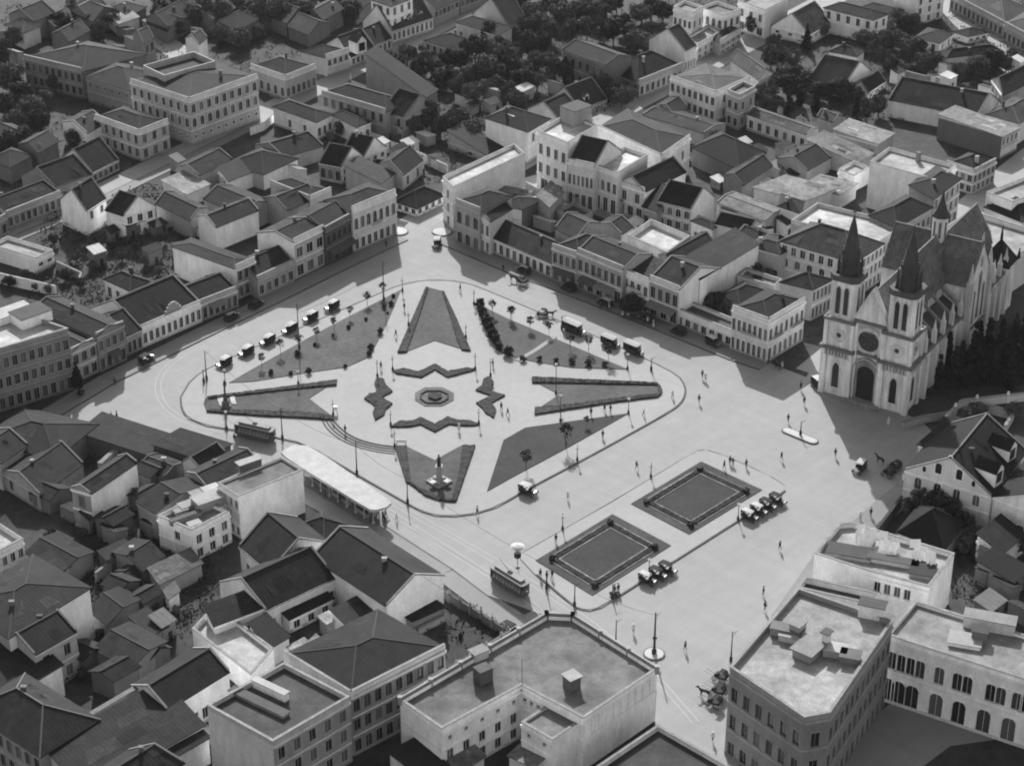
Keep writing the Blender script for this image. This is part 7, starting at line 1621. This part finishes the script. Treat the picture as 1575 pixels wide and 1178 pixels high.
for i, p in enumerate(sapr + sapt): tree('s%d' % (i % 3), p, 'young sapling in the line between the lawn with the path and the buses', 'saplings beside the buses', rnd.uniform(.7, .95), 'sapling', 'sapling', .15)
for i, p in enumerate(sap3): tree('s%d' % (i % 3), p, ['bushy young tree in the middle of the dark triangular lawn edge', 'young tree nearer the wide end of the dark triangular lawn', 'low young tree near the pointed end of the dark triangular lawn'][i], G, [1.25, 1.15, .6][i], 'sapling', 'sapling', .15)
for p in bus2: tree('b1', p, 'low dark shrub planted on the big lawn beside the waiting cars', 'shrubs on the big lawn', rnd.uniform(.3, .75), 'shrub', 'shrub', .2)
for p in bus3: tree('b2', p, 'dense dark shrub in the row along the short side of the lawn with the path', 'shrub row of the lawn with the path', rnd.uniform(1.0, 1.35), 'shrub', 'shrub', .2)
for p in bushes: tree('b3', p, 'round clipped shrub along the path side of the lawn with the buses', 'clipped shrubs', rnd.uniform(.5, .8), 'shrub', 'shrub', .2)
tree('c3', (121, 607), 'dark narrow tree standing against the big dim corner building', 'trees of the streets', .75); tree('t1', (967, 486), 'leafy street tree in the shade before the department front', 'trees of the streets', .75); tree('t2', (985, 482), 'second leafy street tree among the crowd before the balconied house', 'trees of the streets', .6)
# dense gardens, upper middle
GL = 'dark leafy tree in the dense walled gardens behind the streets'; GG = 'trees of the walled gardens'
tile(780, 0)
for (x, y, s) in [(20, 60, 1), (90, 40, 1.1), (60, 130, 1), (150, 110, 1.2), (230, 60, .9), (300, 60, 1), (330, 130, 1.2), (420, 100, 1.2), (480, 60, 1), (540, 120, 1.1), (600, 60, 1), (660, 40, 1.1), (700, 170, .9), (40, 220, 1.2), (110, 200, 1), (190, 190, 1.1), (260, 230, 1.2), (60, 330, 1.3), (130, 320, 1.1), (200, 290, 1.1), (30, 420, 1.2), (110, 430, 1.1), (170, 390, 1), (240, 380, 1.2), (290, 440, 1.1), (350, 460, 1), (90, 520, 1), (180, 510, .9), (390, 200, 1), (480, 200, .9), (560, 210, 1), (640, 230, 1),
                   (810, 110, 1), (870, 80, 1.1), (940, 110, 1), (780, 270, 1.1), (830, 300, 1), (520, 520, .9), (580, 560, 1), (640, 590, .9), (690, 610, .9), (15, 600, 1), (60, 640, .9), (1160, 160, .8), (1430, 140, .9), (1480, 170, .9), (1260, 880, .9), (1490, 600, 1), (1540, 640, 1), (740, 230, 1.1)]:
    tree('t%d' % rnd.randrange(1, 7), (px((x, y + 30))), GL, GG, s) if False else None
    T0 = list(T); p = px((x, y + 40)); tile(0, 0, 1); tree('t%d' % rnd.randrange(0, 8), p, GL, GG, s * .95); tile(*T0)
def grove(tl, L, label, group, kinds='t01234567', s0=1.0, name='tree', cat='tree'):
    for (x, y, s) in L:
        tile(*tl); p = px((x, y)); tile(0, 0, 1); k = kinds[0] + rnd.choice(kinds[1:]); tree(k, p, label, group, s * s0, name, cat)
grove((390, 0), [(820, 440, 1), (900, 470, 1), (930, 400, 1), (1000, 430, 1), (1080, 400, .9), (1010, 500, 1), (1100, 480, 1.1), (1180, 450, 1), (1250, 430, 1.1), (1330, 400, 1.2), (1400, 380, 1.1), (1470, 400, 1.2), (1540, 430, 1.1), (1150, 540, 1), (1220, 520, 1), (1300, 500, 1.1), (1390, 480, 1.2), (1480, 490, 1), (1240, 600, 1), (1310, 640, 1), (1390, 600, 1), (1470, 570, .9), (1000, 780, 1), (1060, 800, 1.1), (1130, 830, 1), (1200, 840, 1), (1280, 820, .9), (1330, 850, 1), (980, 830, 1), (1260, 730, .8),
  (520, 830, .6), (470, 860, .7), (870, 900, .6), (1420, 290, 1), (1480, 330, 1), (1540, 350, 1)], GL, GG)
grove((0, 0), [(960, 60, 1.2), (1040, 40, 1.1), (1120, 90, 1.2), (1220, 60, 1.3), (1300, 90, 1.2), (1380, 50, 1.2), (1450, 100, 1.2), (1530, 130, 1.2), (1250, 170, 1.1), (1340, 180, 1.2), (1420, 220, 1.1), (1500, 200, 1.2), (1160, 170, 1), (980, 150, 1), (1540, 60, 1.2), (1330, 260, 1), (1450, 300, 1), (1080, 230, .9), (430, 90, 1), (380, 210, 1), (560, 60, 1), (600, 230, 1), (700, 180, 1), (90, 300, 1.1), (30, 420, 1.2), (60, 560, 1.2), (140, 650, 1.1), (30, 720, 1.1), (200, 720, 1), (280, 640, 1), (90, 800, 1.1), (330, 560, .9), (250, 830, 1), (150, 900, 1), (60, 960, 1.1), (440, 920, .8)], 'hazy dark tree in the gardens of the far corner beyond the grand public building', 'trees of the far corner')
grove((390, 0), [(30, 60, 1.2), (110, 40, 1.2), (190, 80, 1.3), (270, 50, 1.2), (350, 90, 1.2), (430, 60, 1.2), (520, 40, 1.2), (600, 80, 1.2), (60, 150, 1.2), (150, 170, 1.2), (240, 140, 1.2), (330, 180, 1.1), (420, 160, 1.1), (510, 140, 1), (40, 240, 1), (600, 150, 1), (660, 100, 1), (1180, 30, 1), (1240, 60, .9)], 'hazy dark tree in the gardens of the far corner beyond the grand public building', 'trees of the far corner')
grove((1175, 0), [(60, 330, .9), (110, 400, .9), (170, 430, 1), (40, 420, 1), (130, 490, 1), (190, 520, 1), (60, 560, 1), (140, 600, 1), (600, 300, .9), (650, 340, .9), (720, 330, 1), (760, 220, 1.1), (800, 180, 1.1), (850, 210, 1.1), (900, 190, 1), (780, 290, 1), (840, 320, 1), (880, 380, 1), (930, 400, 1), (980, 440, 1), (1020, 420, .9), (720, 420, .9), (770, 470, .8), (1390, 440, 1), (1460, 450, .9), (1290, 480, .9), (1180, 500, .9), (440, 590, .9), (480, 620, .9), (330, 610, .8), (400, 600, .8), (690, 710, .9), (620, 740, .9), (560, 640, .8), (1500, 380, .8), (350, 230, .8), (20, 640, 1), (250, 560, .9)], 'dark garden tree between the white villas of the upper gardens', 'trees of the villa gardens')
grove((1175, 0), [(255, 300, 1), (310, 680, .95), (150, 690, 1), (555, 700, .8), (215, 640, .9)], 'pointed dark cypress among the villa gardens', 'cypresses of the villa gardens', 'c12', .75, 'cypress', 'cypress')
grove((1175, 290), [(1020, 1140, 1.0), (1100, 1110, 1.1), (1180, 1130, 1.1), (1260, 1080, 1.15), (1340, 1060, 1.2), (1420, 1040, 1.2), (1500, 1010, 1.2), (1560, 980, 1.1), (1140, 1180, 1), (1220, 1190, 1), (1300, 1170, 1.1), (1380, 1160, 1.1), (1460, 1140, 1.1), (1540, 1120, 1.1), (1050, 1210, .9), (1290, 1000, 1.0), (1480, 1200, 1), (1580, 1190, 1)], 'very dark dense conifer beside the flank of the cathedral', 'conifers beside the cathedral', 'c1234', .85, 'conifer', 'conifer')
grove((780, 290), [(1220, 740, .7), (1280, 760, .7), (1320, 800, .6), (1180, 700, .6), (1430, 600, .7), (1480, 560, .7), (1540, 600, .7), (1500, 640, .6)], 'dark tree in the yard behind the low row with six doors', 'trees of the row yard', 't123', 1.0)
grove((0, 290), [(450, 330, .8), (520, 400, .8), (600, 430, .8), (680, 380, .8), (640, 300, .7), (740, 440, .8), (560, 500, .8), (460, 450, .8), (820, 390, .7), (880, 470, .8), (960, 520, .7), (330, 350, .8), (400, 560, .8), (300, 640, .8), (220, 620, .8), (500, 600, .7), (960, 250, .7), (1000, 330, .7), (880, 280, .6), (770, 330, .7), (150, 560, .7), (60, 600, .8)], 'dim leafy tree in the dark garden inside the shaded block', 'trees inside the shaded block', 't05674', .55)
grove((390, 290), [(700, -60, .6), (760, -80, .6), (640, -40, .6)], 'small tree behind the arcaded corner building', 'trees behind the arcaded corner', 't12', .9)
grove((0, 780, 4.364), [(420, 300, .8), (520, 350, .9), (350, 250, .8), (560, 220, .8), (760, 330, .8), (880, 260, .8), (960, 330, .7), (700, 700, .8), (800, 640, .8), (900, 620, .8), (980, 560, .7), (1060, 700, .7), (1180, 720, .7), (680, 900, .8), (760, 980, .9), (860, 920, .8), (950, 1000, .9), (620, 1050, .9), (740, 1100, .9), (880, 1090, .8), (1030, 950, .7), (560, 1150, .8), (1150, 480, .6), (330, 480, .6)], 'dim tree in the dark overgrown courts of the lower block', 'trees of the dark courts', 't05674', .5)
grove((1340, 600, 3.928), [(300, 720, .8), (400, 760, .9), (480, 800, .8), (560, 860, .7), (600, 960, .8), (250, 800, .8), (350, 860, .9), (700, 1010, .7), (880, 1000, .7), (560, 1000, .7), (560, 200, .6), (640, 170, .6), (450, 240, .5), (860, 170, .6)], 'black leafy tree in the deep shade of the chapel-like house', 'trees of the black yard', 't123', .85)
grove((390, 878), [(1240, 200, .35), (1300, 260, .4), (1360, 310, .4), (1420, 330, .35), (1250, 400, .4), (1130, 400, .35)], 'low dark shrub in the corner garden with the spiked wall', 'shrubs of the corner garden', 'b12', 1.2, 'shrub', 'shrub')
# undergrowth: scattered clumps over every yard, as one mass
mb = MB(); r = random.Random(5)
def scatter(tl, poly, n, s=.7):
    tile(*tl); P = [un2(p) for p in poly]; xs = [p.x for p in P]; ys = [p.y for p in P]; k = 0; tries = 0
    while k < n and tries < n * 12:
        tries += 1; x, y = r.uniform(min(xs), max(xs)), r.uniform(min(ys), max(ys)); ins = False
        for i in range(len(P)):
            a, b = P[i], P[i - 1]
            if (a.y > y) != (b.y > y) and x < (b.x - a.x) * (y - a.y) / (b.y - a.y) + a.x: ins = not ins
        if not ins: continue
        k += 1; h = r.uniform(.2, 1.5) * s
        for _ in range(7):
            d = Vector((r.gauss(0, .8), r.gauss(0, .8), 0)); nrm = Vector((r.gauss(0, 1), r.gauss(0, 1), r.uniform(.2, 1.2))).normalized(); t = nrm.orthogonal().normalized(); b = nrm.cross(t); z = r.uniform(.1, h + .2); w = r.uniform(.14, .36); c = Vector((x, y, z)) + d * .8
            mb.face([c - t * w, c + b * w * .7, c + t * w, c - b * w * .7])
scatter((0, 0, 1), [(0, 0), (560, 0), (400, 160), (250, 240), (0, 340)], 900); scatter((0, 0, 1), [(560, 130), (1000, 0), (1160, 0), (1030, 110), (900, 190), (650, 290), (560, 200)], 1400)
scatter((0, 0, 1), [(1180, 80), (1575, 0), (1575, 130), (1400, 190), (1190, 190)], 900); scatter((0, 0, 1), [(70, 330), (250, 280), (330, 420), (200, 460), (40, 480)], 700); scatter((0, 0, 1), [(100, 800), (330, 700), (340, 900), (250, 1010), (100, 1060)], 800)
scatter((0, 0, 1), [(1390, 760), (1575, 700), (1575, 960), (1420, 900)], 500); scatter((0, 0, 1), [(1390, 620), (1575, 490), (1575, 590), (1480, 600)], 500); scatter((0, 0, 1), [(625, 955), (690, 905), (785, 968), (690, 1010)], 40, .2); scatter((0, 0, 1), [(1050, 480), (1180, 410), (1200, 440), (1110, 500)], 200)
o = mb.build('undergrowth', mat('leaf', .02)); o['kind'] = 'stuff'
tile(0, 0, 1)
# ---- the hazy air over the town
mb = MB(); mb.box(-3100, 3100, -2600, 6100, -1.7, CAM.z + 6)
hm = bpy.data.materials.new('haze'); N, Lk = nodes_of(hm)
for n in list(N):
    if n.type == 'BSDF_PRINCIPLED': N.remove(n)
pv = N.new('ShaderNodeVolumePrincipled'); pv.inputs['Color'].default_value = (.9, .9, .9, 1); pv.inputs['Density'].default_value = .00002; pv.inputs['Anisotropy'].default_value = .2
Lk.new(pv.outputs[0], [n for n in N if n.type == 'OUTPUT_MATERIAL'][0].inputs['Volume'])
hz_o = mb.build('haze', hm); hz_o['kind'] = 'stuff'
SUN_E, SKY_S, EXPO = 3.8, .13, 1.04
# ================================================================ camera, sun and sky
EL, AZ = math.radians(32.8), math.radians(6.0)          # the sun stands beyond the square, a little to the left
sd = Vector((-math.sin(AZ) * math.cos(EL), math.cos(AZ) * math.cos(EL), math.sin(EL)))
l = bpy.data.lights.new('sun', 'SUN'); l.energy = SUN_E; l.angle = math.radians(.6); l.color = (1, 1, 1)
lo = bpy.data.objects.new('sun', l); COL.objects.link(lo); lo.rotation_euler = sd.to_track_quat('Z', 'Y').to_euler(); lo.location = (0, 200, 300)
w = bpy.data.worlds.new('World'); scene.world = w; w.use_nodes = True
N, Lk = w.node_tree.nodes, w.node_tree.links
sky = N.new('ShaderNodeTexSky'); sky.sky_type = 'NISHITA'; sky.sun_disc = False; sky.sun_elevation = EL; sky.sun_rotation = -AZ; sky.air_density = 1.0; sky.dust_density = 2.0
bw = N.new('ShaderNodeRGBToBW'); Lk.new(sky.outputs[0], bw.inputs[0]); Lk.new(bw.outputs[0], N['Background'].inputs['Color'])   # black-and-white film
N['Background'].inputs['Strength'].default_value = SKY_S
c = bpy.data.cameras.new('camera'); co = bpy.data.objects.new('camera', c); COL.objects.link(co)
c.sensor_fit = 'HORIZONTAL'; c.sensor_width = 36; c.lens = 36 * FOC / 1575; c.clip_start = 1; c.clip_end = 12000
co.location = CAM; co.rotation_euler = (math.pi / 2 - PITCH, 0, 0); scene.camera = co
scene.view_settings.view_transform = 'Standard'; scene.view_settings.look = 'None'; scene.view_settings.gamma = 1; scene.view_settings.exposure = EXPO
scene.cycles.max_bounces = 5; scene.cycles.diffuse_bounces = 3; scene.cycles.use_denoising = True
scene.cycles.filter_width = 2.0
